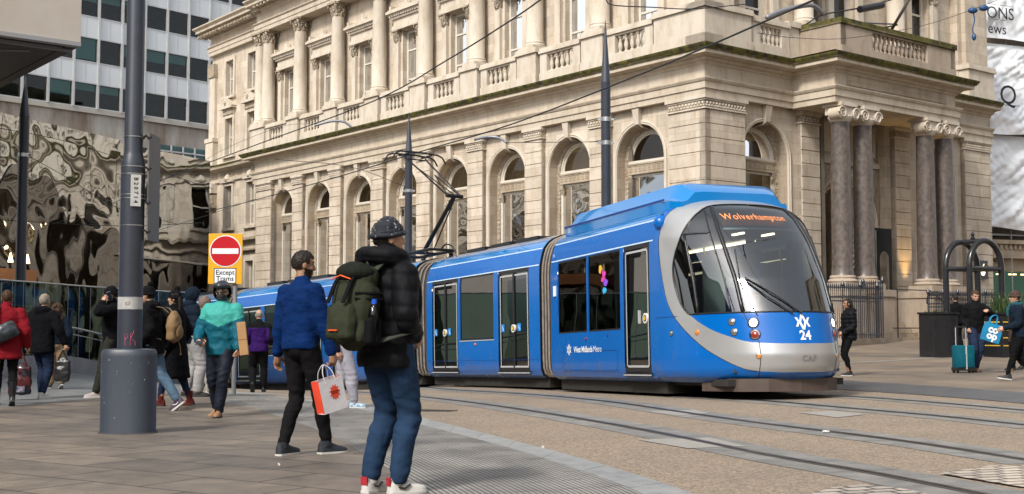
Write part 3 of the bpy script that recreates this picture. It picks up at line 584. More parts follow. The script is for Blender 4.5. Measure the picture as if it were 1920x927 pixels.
# ---- balustrades and pedestals over the lower cornice
def balustrade(fm, s0, s1, o, nb, z0=10.94, ends=.42, mt=None):
    mt = mt or M_PED; m = MB(fm); m.box(s0, s1, o-.2, o+.17, z0, z0+.36); m.box(s0, s0+ends, o-.17, o+.13, z0+.36, 12.1); m.box(s1-ends, s1, o-.17, o+.13, z0+.36, 12.1)
    m.box(s0-.03, s1+.03, o-.22, o+.2, 12.1, 12.2); m.box(s0-.0, s1+.0, o-.19, o+.16, 12.2, 12.32); m.box(s0+ends, s1-ends, o-.15, o+.11, z0+.36, z0+.42); m.box(s0+ends, s1-ends, o-.15, o+.11, 12.02, 12.1)
    b = m.build('balustrade', mt, bank, fix=False)
    prof = [(.085, 0), (.085, .05), (.05, .07), (.06, .11), (.09, .2), (.095, .27), (.07, .38), (.045, .46), (.055, .5), (.04, .53), (.07, .57), (.085, .6), (.085, .66)]
    H = 12.02-(z0+.42); me = None
    for i in range(nb):
        p = fm(s0+ends+(s1-s0-2*ends)*(i+.5)/nb, o-.02, z0+.42)
        if me is None: q = MB(); q.lathe([(r, z*H/.66) for r, z in prof], 10); ob = q.build('baluster', mt, b, smooth=50, loc=p); me = ob.data
        else: link('baluster', me, b, p)
def pedestal(fm, s0, s1, o, z1=12.35, corner=False):
    m = MB(fm); e = o if corner else 0; m.box(s0-e, s1, -.3, o, 10.92, 11.28); m.box(s0+.04-e*.98, s1-.04, -.3, o-.04, 11.28, 12.2); m.box(s0-e-.05, s1+.05, -.3, o+.05, 12.2, 12.3); m.box(s0-e-.02, s1+.02, -.3, o+.02, 12.3, 12.42); m.build('pedestal', M_PED, bank, fix=False)
def upper_column(fm, sc, o=.12, r=.36):
    c = MB(fm); c.box(sc-r-.1, sc+r+.1, o-r-.1, o+r+.1, 12.42, 12.55); c.lathe([(r+.09, 12.55), (r+.1, 12.62), (r+.04, 12.68), (r+.06, 12.73), (r, 12.8), (r, 14.5), (r*.86, 16.95), (r*.9, 17.0)], 22, (sc, o, 0)); cc = c.build('upper_column', M_PED, bank, smooth=45, fix=False)
    corinthian(fm, sc, o, r*.86, 16.98, 17.72, cc)
def corinthian(fm, sc, o, r, z0, z1, par, sq=False, k=1.):
    m = MB(fm); h = z1-z0; m.lathe([(r, z0), (r*1.0, z0+h*.5), (r*1.25, z0+h*.86)], 14, (sc, o, 0)); m.box(sc-r*1.45, sc+r*1.45, o-r*1.45, o+r*1.45, z1-h*.13, z1)
    for row, (zz, rr, n, off) in enumerate(((.2, 1.08, 8, 0), (.48, 1.18, 8, .5), (.74, 1.42, 4, .5))):
        for i in range(n):
            a = 2*math.pi*(i+off)/n; M = Matrix.Translation((sc, o, 0)) @ Matrix.Rotation(a, 4, 'Z')
            q = r*rr*(1.2 if row == 2 else 1); m.ell((q, 0, z0+h*zz), (r*.16, r*.26, h*.17), 6, 4, M); m.ell((q+r*.12, 0, z0+h*(zz+.12)), (r*.17, r*.2, h*.06), 6, 4, M)
    m.build('corinthian_capital', M_CARV, par, smooth=60, fix=False)
OW = -.35     # upper wall plane
def upper_bay(fm, sc, s0, s1, hi=True, blind=None):
    w0, w1, zb, zt = sc-.62, sc+.62, 11.3, 15.35
    w = MB(fm)
    for (a, b, c, d) in ((s0, w0, 10.9, 18), (w1, s1, 10.9, 18), (w0, w1, zt, 18), (w0, w1, 10.9, zb)): w.poly([(a, OW, c), (b, OW, c), (b, OW, d), (a, OW, d)])
    w.poly([(w0, OW, zb), (w0, OW-.4, zb), (w0, OW-.4, zt), (w0, OW, zt)]); w.poly([(w1, OW, zb), (w1, OW-.4, zb), (w1, OW-.4, zt), (w1, OW, zt)]); w.poly([(w0, OW, zt), (w1, OW, zt), (w1, OW-.4, zt), (w0, OW-.4, zt)])
    w.build('upper_wall_bay', M_ST, bank, fix=False)
    f = MB(fm); o = OW-.3
    f.box(w0, w0+.12, o-.05, o+.05, zb, zt); f.box(w1-.12, w1, o-.05, o+.05, zb, zt); f.box(w0+.12, w1-.12, o-.05, o+.05, zt-.12, zt); f.box(w0+.12, w1-.12, o-.04, o+.04, 14.35, 14.43); f.box(w0+.12, w1-.12, o-.06, o+.03, 12.95, 13.03); f.box(sc-.025, sc+.025, o-.05, o+.02, zb, 12.95)
    fr = f.build('window_frame', M_FRAME, bank, fix=False)
    p = MB(fm); p.poly([(w0+.1, o-.02, zb), (w1-.1, o-.02, zb), (w1-.1, o-.02, zt), (w0+.1, o-.02, zt)]); p.build('pane', M_WG, fr, fix=False)
    if blind: p = MB(fm); p.box(w0+.1, w1-.1, o-.07, o-.05, blind, zt); p.build('blind', M_BLIND, fr)
    for sg in (-1, 1):      # colonettes each side and hood over
        c = MB(fm); x = sc+sg*.95; c.box(x-.22, x+.22, OW, OW+.22, 10.95, 12.5); c.box(x-.17, x+.17, OW, OW+.16, 12.5, 14.85); cc = c.build('side_pilaster', M_PED, bank)
        corinthian(fm, x, OW+.08, .17, 14.85, 15.4, cc)
    h = MB(fm); h.box(sc-1.2, sc+1.2, OW, OW+.26, 15.4, 15.62); h.box(sc-1.15, sc+1.15, OW, OW+.2, 15.62, 15.95); h.box(sc-1.25, sc+1.25, OW, OW+.3, 15.95, 16.05)
    h.prism([(sc-1.42, OW, 16.2), (sc-1.42, OW, 16.32), (sc+1.42, OW, 16.32), (sc+1.42, OW, 16.2)], (0, .5, 0)); h.box(sc-1.36, sc+1.36, OW, OW+.4, 16.12, 16.2); h.box(sc-1.36, sc+1.36, OW, OW+.42, 16.32, 16.4)
    for i in range(13): x = sc-1.2+i*.2; h.box(x-.05, x+.05, OW+.3, OW+.4, 16.05, 16.14)
    for sg in (-1, 1): h.box(sc+sg*1.25-.07, sc+sg*1.25+.07, OW+.05, OW+.35, 16.4, 16.62); h.box(sc+sg*.75-.3, sc+sg*.75+.3, OW+.1, OW+.2, 16.4, 16.5)
    h.prism([(sc-.3, OW+.1, 16.4), (sc, OW+.1, 16.85), (sc+.3, OW+.1, 16.4)], (0, .2, 0)); h.build('window_hood', M_PED, bank, fix=False)
for k in range(8):
    sc = 3.27+BAY*k; upper_bay(fL, sc, 1.27+BAY*k, 5.27+BAY*k, blind=(13.4, 12.2, 12.0, 11.6, 11.8, 12.4, 11.6, 12.9)[k])
    balustrade(fL, sc-1.22, sc+1.22, .36, 5)
    if k < 7: pedestal(fL, 4.62+BAY*k, 5.92+BAY*k, .62); upper_column(fL, 5.27+BAY*k)
pedestal(fL, 0, 1.95, .62, corner=True); pedestal(fL, 32.5, 34.3, .62); upper_column(fL, 32.95); upper_column(fL, 33.85)
w = MB(fL); w.box(.35, 1.27, -.6, OW, 10.9, 18); w.box(33.27, 34.15, -.6, OW+.02, 10.9, 18); w.build_each('upper_wall_pier', M_ST, bank)
c = MB(fL); c.box(.2, 1.3, OW-.1, .25, 12.42, 17.0); c.box(-.05, .9, -1.2, .1, 12.42, 17.0) if False else None; cc = c.build('upper_pilaster', M_PED, bank); corinthian(fL, .75, -.02, .4, 17.0, 17.72, cc)
# upper entablature with dentils, modillions
UC = [(OW, 17.72), (.42, 17.72), (.42, 17.95), (.46, 17.96), (.46, 18.18), (.54, 18.24), (.54, 18.28), (.3, 18.32), (.3, 18.75), (.42, 18.82), (.42, 18.9), (.62, 18.96), (.62, 19.12), (1.05, 19.16), (1.05, 19.3), (1.2, 19.42), (1.2, 19.5), (-.5, 19.6), (-.5, 20.2), (-2, 20.2)]
m = MB(fL); mold(m, UC, mc, lambda o: 34.15+o*0); m.build('upper_entablature', M_CORN2, bank, fix=False)
UE = [(o-.45 if o > OW else o, z) for o, z in UC]
m = MB(fL); mold(m, UE, lambda o: 34.15, lambda o: 41.3+max(o, -.4)); e_ = [(41.3+max(o, -.4), o, z) for o, z in UE]; e2 = [(41.3+max(o, -.4), -8, z) for o, z in UE]; n_ = len(e_); m.add(e_+e2, [(i, i+1, n_+i+1, n_+i) for i in range(n_-1)]); m.build('upper_entablature', M_CORN2, bank, fix=False)
m = MB(fL)
for s in seq(33.5, 41.8, .42): m.box(s-.1, s+.1, .02, .5, 18.84, 19.0); m.ell((s, .55, 18.9), (.1, .1, .1), 6, 4)
for s in seq(.4, 33.3, .42): m.box(s-.1, s+.1, .4, 1.0, 19.0, 19.15)
m.build('modillions', M_CARV, bank, fix=False)
# ---- recessed end section with narrow windows
EO = -.3; EW = [35.75, 38.7]
def holes_wall(fm, s0, s1, z0, z1, o, holes, m, par, dep=.35, name='wall'):
    w = MB(fm); xs = sorted({s0, s1, *[h[0] for h in holes], *[h[1] for h in holes]}); zs = sorted({z0, z1, *[h[2] for h in holes], *[h[3] for h in holes]})
    for i in range(len(xs)-1):
        for j in range(len(zs)-1):
            cx, cz = (xs[i]+xs[i+1])/2, (zs[j]+zs[j+1])/2
            if any(h[0] < cx < h[1] and h[2] < cz < h[3] for h in holes): continue
            w.poly([(xs[i], o, zs[j]), (xs[i+1], o, zs[j]), (xs[i+1], o, zs[j+1]), (xs[i], o, zs[j+1])])
    for a, b, c, d in holes:
        q = [(a, c), (b, c), (b, d), (a, d)]
        for k in range(4): (x0, y0), (x1, y1) = q[k], q[(k+1) % 4]; w.poly([(x0, o, y0), (x1, o, y1), (x1, o-dep, y1), (x0, o-dep, y0)])
    return w.build(name, m, par, fix=False)
hs_ = [(c-.5, c+.5, a, b) for c in EW for a, b in ((7.0, 9.5), (11.4, 13.6), (15.0, 17.1), (1.6, 4.9))]
holes_wall(fL, 34.1, 41.3, ZB, 18, EO, hs_, M_ST, bank, name='end_wall')
for a, b, c, d in hs_:
    f = MB(fL); o = EO-.26; f.box(a, a+.09, o-.05, o+.05, c, d); f.box(b-.09, b, o-.05, o+.05, c, d); f.box(a, b, o-.05, o+.04, d-.09, d); f.box(a, b, o-.05, o+.06, c, c+.09); f.box(a, b, o-.06, o+.03, (c+d)/2-.04, (c+d)/2+.04); fr = f.build('window_frame', M_FRAME, bank)
    p = MB(fL); p.poly([(a+.08, o-.02, c+.08), (b-.08, o-.02, c+.08), (b-.08, o-.02, d-.08), (a+.08, o-.02, d-.08)]); p.build('pane', M_WG, fr, fix=False)
    m = MB(fL)
    for x0, x1 in ((a-.2, a), (b, b+.2)): m.box(x0, x1, EO, EO+.1, c-.05, d)
    m.box(a-.2, b+.2, EO, EO+.1, d, d+.2); m.box(a-.3, b+.3, EO, EO+.18, c-.2, c-.05)
    x = (a+b)/2
    if 11 < c < 12: m.box(a-.2, b+.2, EO, EO+.14, d+.2, d+.55); m.box(a-.35, b+.35, EO, EO+.35, d+.55, d+.68); m.prism([(a-.38, EO, d+.68), (x, EO, d+1.2), (b+.38, EO, d+.68)], (0, .35, 0))
    if 6 < c < 8: m.box(a-.3, b+.3, EO, EO+.22, d+.2, d+.3); m.lathe([(.2, 0), (.24, .1), (.16, .3), (.02, .42)], 10, (x, EO+.1, d+.3))
    m.build('window_surround', M_PED, bank, fix=False)
    if 11 < c < 12:
        m = MB(fL); m.box(a-.18, b+.18, EO+.14, EO+.17, d+.22, d+.53); m.build('carved_panel', M_CARV, bank, fix=False)
        m = MB(fL); m.ell((x, EO+.37, d+.86), (.12, .05, .14), 8, 6); m.build('carved_boss', M_CARV, bank)
LE = [(EO, 9.75), (EO+.12, 9.8), (EO+.12, 10.0), (EO+.02, 10.02), (EO+.02, 10.4), (EO+.2, 10.45), (EO+.5, 10.55), (EO+.55, 10.7), (EO+.6, 10.78), (EO, 10.9)]
m = MB(fL); mold(m, LE, lambda o: 34.1, lambda o: 41.3+.1+o); m.build('end_cornice', M_CORN, bank, fix=False)
m = MB(fL)
for i in range(6): m.box(34.7+i*1.1, 35.5+i*1.1, EO+.02, EO+.05, 10.08, 10.34)
m.box(34.2, 41.2, EO, EO+.25, 5.5, 5.6); m.box(34.2, 41.2, EO, EO+.35, 6.1, 6.25)
m.build_each('carved_frieze', M_CARV, bank, fix=False)
c = MB(fL); c.box(40.55, 41.32, EO-.5, EO+.18, 12.6, 16.4); c.box(40.4, 41.45, EO-.5, EO+.32, 10.9, 12.35); c.box(40.35, 41.5, EO-.5, EO+.38, 12.35, 12.6); c.box(40.4, 41.45, EO-.5, EO+.25, ZB, 8.0); c.box(40.35, 41.5, EO-.5, EO+.4, 9.2, 9.75)
cc = c.build('end_pilaster', M_PED, bank); m = MB(fL); m.box(40.5, 41.4, EO-.3, EO+.27, 16.4, 17.2); m.box(40.38, 41.48, EO-.3, EO+.32, 8.3, 9.1); m.build_each('carved_capital', M_CARV, cc)
m = MB(fL); m.box(40.9, 41.28, -12, EO-.02, ZB, 18.2); m.build('side_wall', M_ST, bank)
# ---- upper storey of the short facade
S_UP = [(1.4, 1.4, None)]
for sc in (3.2, 8.45, 13.7):
    upper_bay(fS, sc, {3.2: 1.0, 8.45: 5.3, 13.7: 11.4}[sc], {3.2: 5.3, 8.45: 11.4, 13.7: 16.0}[sc], blind=None)
w = MB(fS); w.box(.35, 1.0, -.6, OW, 10.9, 18); w.box(16, 17.9, -.6, 0, 10.9, 18); w.box(16.3, 18.0, -.6, .2, 12.5, 18); w.build_each('upper_wall_pier', M_ST, bank)
pedestal(fS, 0, 1.9, .62, corner=True); balustrade(fS, 2.0, 4.05, .36, 5); pedestal(fS, 16, 18.1, .5); pedestal(fS, 4.05, SP0, .5)
for s in (5.4, 11.3): upper_column(fS, s)
m = MB(fS); m.box(.0, 1.3, OW-.1, .25, 12.42, 17.0); cc = m.build('upper_pilaster', M_PED, bank); corinthian(fS, .6, -.02, .4, 17.0, 17.72, cc)
m = MB(fS); mold(m, UC, mc, lambda o: 18.1); m.build('upper_entablature', M_CORN2, bank, fix=False)
# portico parapet: side returns solid, front with balusters
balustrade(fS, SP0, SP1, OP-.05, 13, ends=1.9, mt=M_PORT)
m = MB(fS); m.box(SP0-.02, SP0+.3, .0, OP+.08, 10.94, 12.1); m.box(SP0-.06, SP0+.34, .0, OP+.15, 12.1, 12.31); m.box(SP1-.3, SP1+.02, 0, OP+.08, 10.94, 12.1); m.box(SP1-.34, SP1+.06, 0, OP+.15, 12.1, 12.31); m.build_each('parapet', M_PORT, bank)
# rooms behind the glass
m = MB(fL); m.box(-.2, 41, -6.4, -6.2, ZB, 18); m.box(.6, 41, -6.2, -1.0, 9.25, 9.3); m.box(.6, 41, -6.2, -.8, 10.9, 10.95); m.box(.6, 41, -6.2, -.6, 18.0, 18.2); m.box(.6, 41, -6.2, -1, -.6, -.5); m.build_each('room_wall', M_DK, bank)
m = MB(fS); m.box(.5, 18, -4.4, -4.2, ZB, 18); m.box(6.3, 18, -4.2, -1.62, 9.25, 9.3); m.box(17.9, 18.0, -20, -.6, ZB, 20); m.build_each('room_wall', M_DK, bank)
M_ROOF = mat('lead_roof', (.12, .12, .125), .6)
m = MB(fL); m.box(-.4, 41.3, -17.5, -.45, 19.0, 19.4); m.build('roof', M_ROOF, bank)
RT0 = Vector((CX, CY, 0))
for sc in (3.27, 7.27, 11.27, 15.27, 23.27, 27.27):
    pl = MB(fL); pl.lathe([(.1, 5.05), (.3, 5.1), (.42, 5.3), (.42, 5.48), (.16, 5.55)], 16, (sc+.5, -2.6, 0)); pl.lathe([(.2, 5.7), (.14, 6.1)], 12, (sc+.5, -2.6, 0)); a = pl.build('pendant_lamp', M_WARM, bank, smooth=50, fix=False)
    pl_ = bpy.data.lights.new('pendant_light', 'POINT'); pl_.energy = 380; pl_.color = (1, .78, .52); pl_.shadow_soft_size = .3; po = bpy.data.objects.new('pendant_light', pl_); S.collection.objects.link(po); po.location = RT0+fL(sc+.9, -3.4, 6.6)
    q = MB(fL); q.tube([(sc+.5, -2.6, 6.1), (sc+.5, -2.6, 9.25)], .02, 6); q.lathe([(.43, 5.55), (.43, 5.6), (.1, 5.66)], 16, (sc+.5, -2.6, 0)); q.build('lamp_rod', M_BRONZE, a, fix=False)
for sc in (3.27, 11.27, 19.27, 27.27):
    q = MB(fL); q.box(sc-1, sc+1, -3.2, -3.0, 9.18, 9.22); q.build('ceiling_light', mat('ceiling_light_warm', (1, .8, .5), .5, emit=(1, .66, .3), es=5), bank)
# uplights that wash the porch piers
def lamp(name, loc, e, col, size=.15, blend=.6, ang=70, to=None, label=None, cat=None, par=None):
    l = bpy.data.lights.new(name, 'SPOT'); l.energy = e; l.color = col; l.spot_size = R(ang); l.spot_blend = blend; l.shadow_soft_size = size
    o = bpy.data.objects.new(name, l); S.collection.objects.link(o); o.location = loc
    d = Vector(to)-Vector(loc); o.rotation_euler = (-d).to_track_quat('Z', 'Y').to_euler(); return o
RT = Vector((CX, CY, 0))
for s, e_ in ((6.9, 40), (11.4, 190), (9.9, 30)):
    p = RT+fS(s, .6, 2.62); lamp('porch_uplight', p, e_, (1, .62, .22), to=p+fS(.0, -.28, 3.0), ang=52); 
lamp('balcony_uplight', RT+fS(12.6, .9, 11.2), 90, (1, .66, .3), to=RT+fS(12.2, -.3, 13.5))
q = MB(fS); q.box(12.2, 12.75, 1.0, 1.2, 11.0, 11.12); q.build('floodlight', mat('floodlight_face', (1, .8, .5), .5, emit=(1, .7, .3), es=12), bank)
# ------------------------------------------------------------ office block and steel-clad station, left
def fac(o, d):
    """facade frame: s along d, out to the right of d (towards camera when d runs left to right away)"""
    o = Vector(o); d = Vector((d[0], d[1], 0)).normalized(); n = Vector((d.y, -d.x, 0))
    return (lambda s, q, z: o+d*s+n*q+Vector((0, 0, z))), d, n
M_WPAN = mat('white_enamel_panel', (.72, .75, .78), .4, col2=(.6, .63, .66), scale=.5, amt=.8)
M_CONS = mat('stained_concrete', (.46, .45, .42), .85, col2=(.20, .15, .115), scale=1, amt=.35, streak=(.7, .7, .16), bump=.3, bscale=8)
M_CONP = mat('pale_concrete', (.48, .46, .42), .8, col2=(.36, .34, .30), scale=.4, amt=.8, bump=.2, bscale=6)
M_OG = glass('office_glass', (.5, .8, .8), .9); M_ALU = mat('aluminium_mullion', (.62, .63, .63), .4, .5, col2=(.5, .5, .5), scale=2)
p0 = P(390, 235, 92); fo, od, on = fac((p0.x, p0.y, 0), (.661, .75)); z0 = p0.z
off = thing('office_block', 'pale office block with rows of wide dark windows and white panels above the steel cladding', 'building', (p0.x, p0.y, 0)); OR = off.location.copy()
fo2 = lambda s, q, z: fo(s, q, z)-OR
L = 1.83; FL = 3.2; NB = 16; S0 = -13*L
m = MB(fo2); m.box(S0, S0+24*L, -14, -.12, z0-20, z0-.02); m.build('concrete_wall', M_CONS, off)
m = MB(fo2); m.box(S0-8, S0, -14, .1, z0-20, z0+17); m.build('end_wall', M_CONP, off)
m = MB(fo2); m.box(S0, S0+24*L, -.12, .06, z0-.35, z0-.02); m.build('sill_band', M_CONP, off)
m = MB(fo2); m.box(S0, S0+24*L, -9, -5, z0, z0+17); m.box(S0, S0+24*L, -9, -.2, z0+17, z0+17.4)
for r in range(5): m.box(S0, S0+24*L, -5, -.25, z0+FL*r+1.95, z0+FL*r+3.15)
m.build_each('interior', mat('office_interior', (.22, .28, .26), .9, col2=(.05, .07, .07), scale=.35), off)
fr_me = None; pn_me = None; sp_me = None
rnd = random.Random(4)
for r in range(5):
    m = MB(fo2); m.box(S0, S0+24*L, -.2, 0, z0+FL*r+1.78, z0+FL*r+3.2); m.build('spandrel_panels', M_WPAN, off)
    for c in range(24):
        if c > 17: continue
        s = S0+c*L
        p = MB(fo2); p.poly([(s+.07, -.1, z0+FL*r+.02), (s+L-.07, -.1, z0+FL*r+.02), (s+L-.07, -.1, z0+FL*r+1.76), (s+.07, -.1, z0+FL*r+1.76)])
        w = p.build('window', M_OG, off, fix=False)
        f = MB(fo2); f.box(s+.07, s+L-.07, -.12, .01, z0+FL*r+1.7, z0+FL*r+1.78); f.box(s+.07, s+L-.07, -.12, .03, z0+FL*r-.02, z0+FL*r+.06); f.build('window_frame', M_ALU, w)
        if rnd.random() < .65: q = MB(fo2); h = rnd.uniform(.3, 1.7); q.box(s+.1, s+L-.1, -.22, -.2, z0+FL*r+1.76-h, z0+FL*r+1.76); q.build('blind', mat('office_blind', (.36, .44, .42), .8, col2=(.3, .36, .35), scale=1), w)
for c in range(20):
    s = S0+c*L; m = MB(fo2); m.box(s-.06, s+.06, -.1, .14, z0-.02, z0+17); m.box(s+L/2-.012, s+L/2+.012, 0, .012, z0+1.8, z0+16.5) if False else None; m.build('mullion', M_ALU, off)
m = MB(fo2)
for r in range(5):
    for c in range(24): s = S0+c*L+L/2; m.box(s-.012, s+.012, 0, .012, z0+FL*r+1.8, z0+FL*r+3.18)
m.build('panel_joints', M_ALU, off)
a = P(317, 281, 92*1.0)-p0
m = MB(fo2); s1 = -4.2; m.box(s1, s1+5, -.1, -.02, z0-3.2, z0-1.9); w = m.build('ribbon_window', M_OG, off); m = MB(fo2)
for i in range(6): m.box(s1+i, s1+i+.08, -.02, .1, z0-3.2, z0-1.9)
m.box(s1, s1+5, -.02, .1, z0-2.4, z0-2.3); m.build('white_rail', M_ALU, w)
# wavy steel cladding of the station
A0 = Vector((-22.4, 54, 0)); dd = Vector((4.5, 18, 0)).normalized()
ste = thing('station_cladding', 'rippled mirror steel wall of the station reflecting the bank in distorted shapes', 'building', A0)
M_STEEL = mat('mirror_steel', (.48, .50, .52), .05, 1.0); M_STEELD = mat('dark_reflection_steel', (.17, .17, .175), .05, 1.0)
nn_ = Vector((dd.y, -dd.x, 0))
def wave(s, z, k=1.):
    a = noise.noise(Vector((s*.34, z*.4, 3.1)))*.15+noise.noise(Vector((s*1.25, z*1.1, 7.7)))*.04+noise.noise(Vector((s*1.7, z*1.5, 1.7)))*.012
    return a*k
def sheet(name, s0, s1, zb, zt, m, k=1., q=0.):
    b = MB(); ns, nz_ = int((s1-s0)/.12), 80; vs = []
    for i in range(ns+1):
        s = s0+(s1-s0)*i/ns; za, zc = zb(s), zt(s)
        for j in range(nz_+1): z = za+(zc-za)*j/nz_; vs.append(dd*s+nn_*(q+wave(s, z, k))+Vector((0, 0, z)))
    b.add(vs, [(i*(nz_+1)+j, (i+1)*(nz_+1)+j, (i+1)*(nz_+1)+j+1, i*(nz_+1)+j+1) for i in range(ns) for j in range(nz_)])
    return b.build(name, m, ste, smooth=True, fix=False)
bd = lambda s: 7.7+.5*math.sin(s*.9)-max(0, s-3)*.42+.35*math.sin(s*2.3) if s < 9.5 else 4.75
sheet('upper_steel', -6, 9.2, bd, lambda s: 10.5+.02*s, M_STEEL); sheet('upper_steel', 9.25, 19.5, lambda s: 4.75, lambda s: 10.35+.03*s, M_STEEL, .6, -.3)
sheet('lower_steel', -6, 9.2, lambda s: -1.5, bd, M_STEELD, .8, .06); sheet('lower_steel', 9.25, 19.5, lambda s: -1.5, lambda s: 4.7, M_STEELD, .9, -.25)  # a dark reflection painted as darker steel below a ragged edge
b = MB(); b.tube([dd*9.2+nn_*.3+Vector((0, 0, 4.72)), dd*19.5+nn_*.1+Vector((0, 0, 4.72))], .05, 6); b.build('edge_trim', M_ALU, ste)
b = MB()
for s in (-2.5, -.2, 2.1, 4.4, 6.7, 8.9): b.add([dd*(s+u)+nn_*(wave(s, z)+.012)+Vector((0, 0, z)) for z in seq(7.9, 10.4, .25) for u in (0, .02)], [(2*i, 2*i+1, 2*i+3, 2*i+2) for i in range(10)])
b.build('panel_seams', M_BRONZE, ste, fix=False)
b = MB(); fb = lambda s, q, z: dd*s+nn_*q+Vector((0, 0, z))
b.fm = lambda s, q, z: fb(s, q, z); b.box(-6, 19.5, -10, -1.6, -2, 10.2); b.build('core_wall', M_CONP, ste)
b = MB(fb); b.box(-6, 1.2, .75, .95, 3.1, 3.6); b.build('timber_beam', mat('lit_timber', (.42, .2, .08), .6, col2=(.25, .11, .05), scale=4, streak=(1, 1, 9)), ste)
for i in range(5):
    b = MB(fb); b.lathe([(.03, 4.25), (.1, 3.95), (.12, 3.85)], 10, (-4.6+i*1.15, 1.3, 0)); b.build('pendant_lamp', M_WARM, ste)
# overhanging canopy slab, top left
c0 = P(151, 86, 26.2); can = thing('canopy_slab', 'pale stained concrete canopy with dark underside jutting in at the top left corner', 'canopy', (c0.x, c0.y, c0.z))
fc = lambda a, b_, z: D2*-a+D1*b_+Vector((0, 0, z))
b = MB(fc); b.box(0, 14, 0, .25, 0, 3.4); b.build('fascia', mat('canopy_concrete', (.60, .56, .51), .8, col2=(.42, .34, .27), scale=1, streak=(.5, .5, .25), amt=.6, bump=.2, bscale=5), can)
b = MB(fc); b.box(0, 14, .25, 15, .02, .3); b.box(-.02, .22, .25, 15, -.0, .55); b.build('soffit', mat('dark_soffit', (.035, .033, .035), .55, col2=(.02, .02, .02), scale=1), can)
b = MB(fc); b.box(0, 14, -.03, 0, -.02, .07); b.box(0, 14, .5, .58, -.05, .02); b.build('drip_edge', mat('grey_trim', (.3, .3, .3), .5), can)
b = MB(fc); [b.box(x, x+.02, -.012, .01, .08, 3.4) for x in (3.1, 6.3, 9.5)]; b.build('panel_joint', M_BRONZE, can)
b = MB(fc); b.tube([fc_ for fc_ in [(.8, .9, -.06), (2.2, 1.6, -.1), (3.5, 4, -.06), (5, 7, -.06)]], .03, 6); b.build('conduit', mat('grey_conduit', (.3, .3, .32), .5), can)
b = MB(fc); b.box(9, 9.6, 8, 8.6, -8, .02); b.build('support_column', M_CONP, can)
# glass balustrade on a stone kerb, curving away
M_GG = glass('green_balustrade_glass', (.5, .75, .66), .6, refl=.5, ior=1.25); M_INOX = mat('brushed_steel_rail', (.55, .56, .57), .28, .9)
pts = [P(-60, 640, 27.5), P(0, 645, 28.5), P(62, 655, 30), P(125, 668, 32), P(190, 690, 34), P(268, 695, 36.5), P(346, 700, 39)]
bs = [Vector((p.x, p.y, gz(p.x, p.y))) for p in pts]; bs = catmull(bs, 3)
gb = thing('glass_balustrade', 'curving green glass balustrade with steel top rail on a pale stone kerb behind the pedestrians', 'balustrade', bs[0]); o0 = bs[0].copy()
up = Vector((0, 0, 1)); topz = 2.13
def topp(i):
    p = bs[i]; t = i/(len(bs)-1); h = 1.12+(612-lerp(520, 549, t))*p.y/2316.; return Vector((p.x, p.y, h))
b = MB(); q = Vector((.12, -.1, 0)); b.loft([[p-q-o0, p+q-o0, p+q-o0+up*.5, p-q-o0+up*.5] for p in [v-up*.5 for v in bs]]); 
kb_ = MB(); kb_.loft([[p-q*1.5-o0-up*.4, p+q*1.5-o0-up*.4, p+q*1.5-o0+up*.42, p-q*1.5-o0+up*.26] for p in bs]); kb_.build('stone_kerb', mat('veined_kerb', (.38, .37, .36), .5, col2=(.22, .22, .22), scale=1.4, amt=.5), gb)
for i in range(len(bs)-1):
    a, c = bs[i], bs[i+1]; e = (c-a)*.012; b = MB(); b.add([a+e-o0+up*.4, c-e-o0+up*.4, topp(i+1)-e-o0, topp(i)+e-o0], [(0, 1, 2, 3)]); pn = b.build('glass_pane', M_GG, gb, fix=False)
    b = MB(); b.tube([a-o0+up*.4, topp(i)-o0], .008, 6); b.build('glazing_bar', M_INOX, gb)
b = MB(); b.tube([topp(i)-o0 for i in range(len(bs))], .02, 8); b.build('top_rail', M_INOX, gb, smooth=True)
b = MB(); off_ = Vector((.22, -.2, 0)); b.tube([bs[i]-o0+off_+up*(1.15-.0*i) for i in range(len(bs))], .03, 8); b.tube([bs[i]-o0+off_+up*.98 for i in range(len(bs))], .015, 6)
for i in range(0, len(bs), 2): b.tube([bs[i]-o0+off_+up*1.15, bs[i]-o0+up*1.1], .012, 6)
b.build('hand_rail', M_INOX, gb, smooth=True)
vs, fs = text_mb('epr K', .42, .002); a, c = bs[9], bs[12]; b = MB(); b.add([frame(a+up*.62+q*.25-o0, (c-a), (0, 0, 1)) @ Matrix.Rotation(R(90), 4, 'X') @ v for v in vs], fs); b.build('graffiti', mat('dark_spray', (.03, .035, .035), .6), gb, fix=False)
# unseen street blocks added for the glass and steel to mirror
def block(name, label, o, d, ln, h, dep, m, floors, bay=3.6, z0=3.8, wz=2.1, ww=1.5, zb=-2):
    f, _, _ = fac(o, d); T = thing(name, label, 'building', o); O = Vector((o[0], o[1], 0)); fm = lambda s, q, z: f(s, q, z)-O; T.location = (o[0], o[1], 0)
    hs = []; n = int(ln//bay)
    for j in range(floors):
        for i in range(n): c = bay*(i+.5); hs.append((c-ww/2, c+ww/2, z0+j*3.9, z0+j*3.9+wz))
    for i in range(n): c = bay*(i+.5); hs.append((c-bay*.36, c+bay*.36, .5, 3.1))
    holes_wall(fm, 0, ln, zb, h, 0, hs, m, T, .3, 'unseen_front_wall'); b = MB(fm); b.box(0, ln, -dep, -1.2, zb, h); b.build('core_wall', M_DK, T); b = MB(fm); b.box(-.2, ln+.2, -dep, .45, h, h+.6); b.box(-.1, ln+.1, -.1, .2, z0-.5, z0-.2); b.build('unseen_cornice', m, T)
    for e in hs: b = MB(fm); b.poly([(e[0], -.25, e[2]), (e[1], -.25, e[2]), (e[1], -.25, e[3]), (e[0], -.25, e[3])]); w = b.build('window', M_WG, T, fix=False)
M_BR = mat('unseen_buff_stone_block', (.40, .35, .28), .85, col2=(.3, .25, .2), scale=.6)
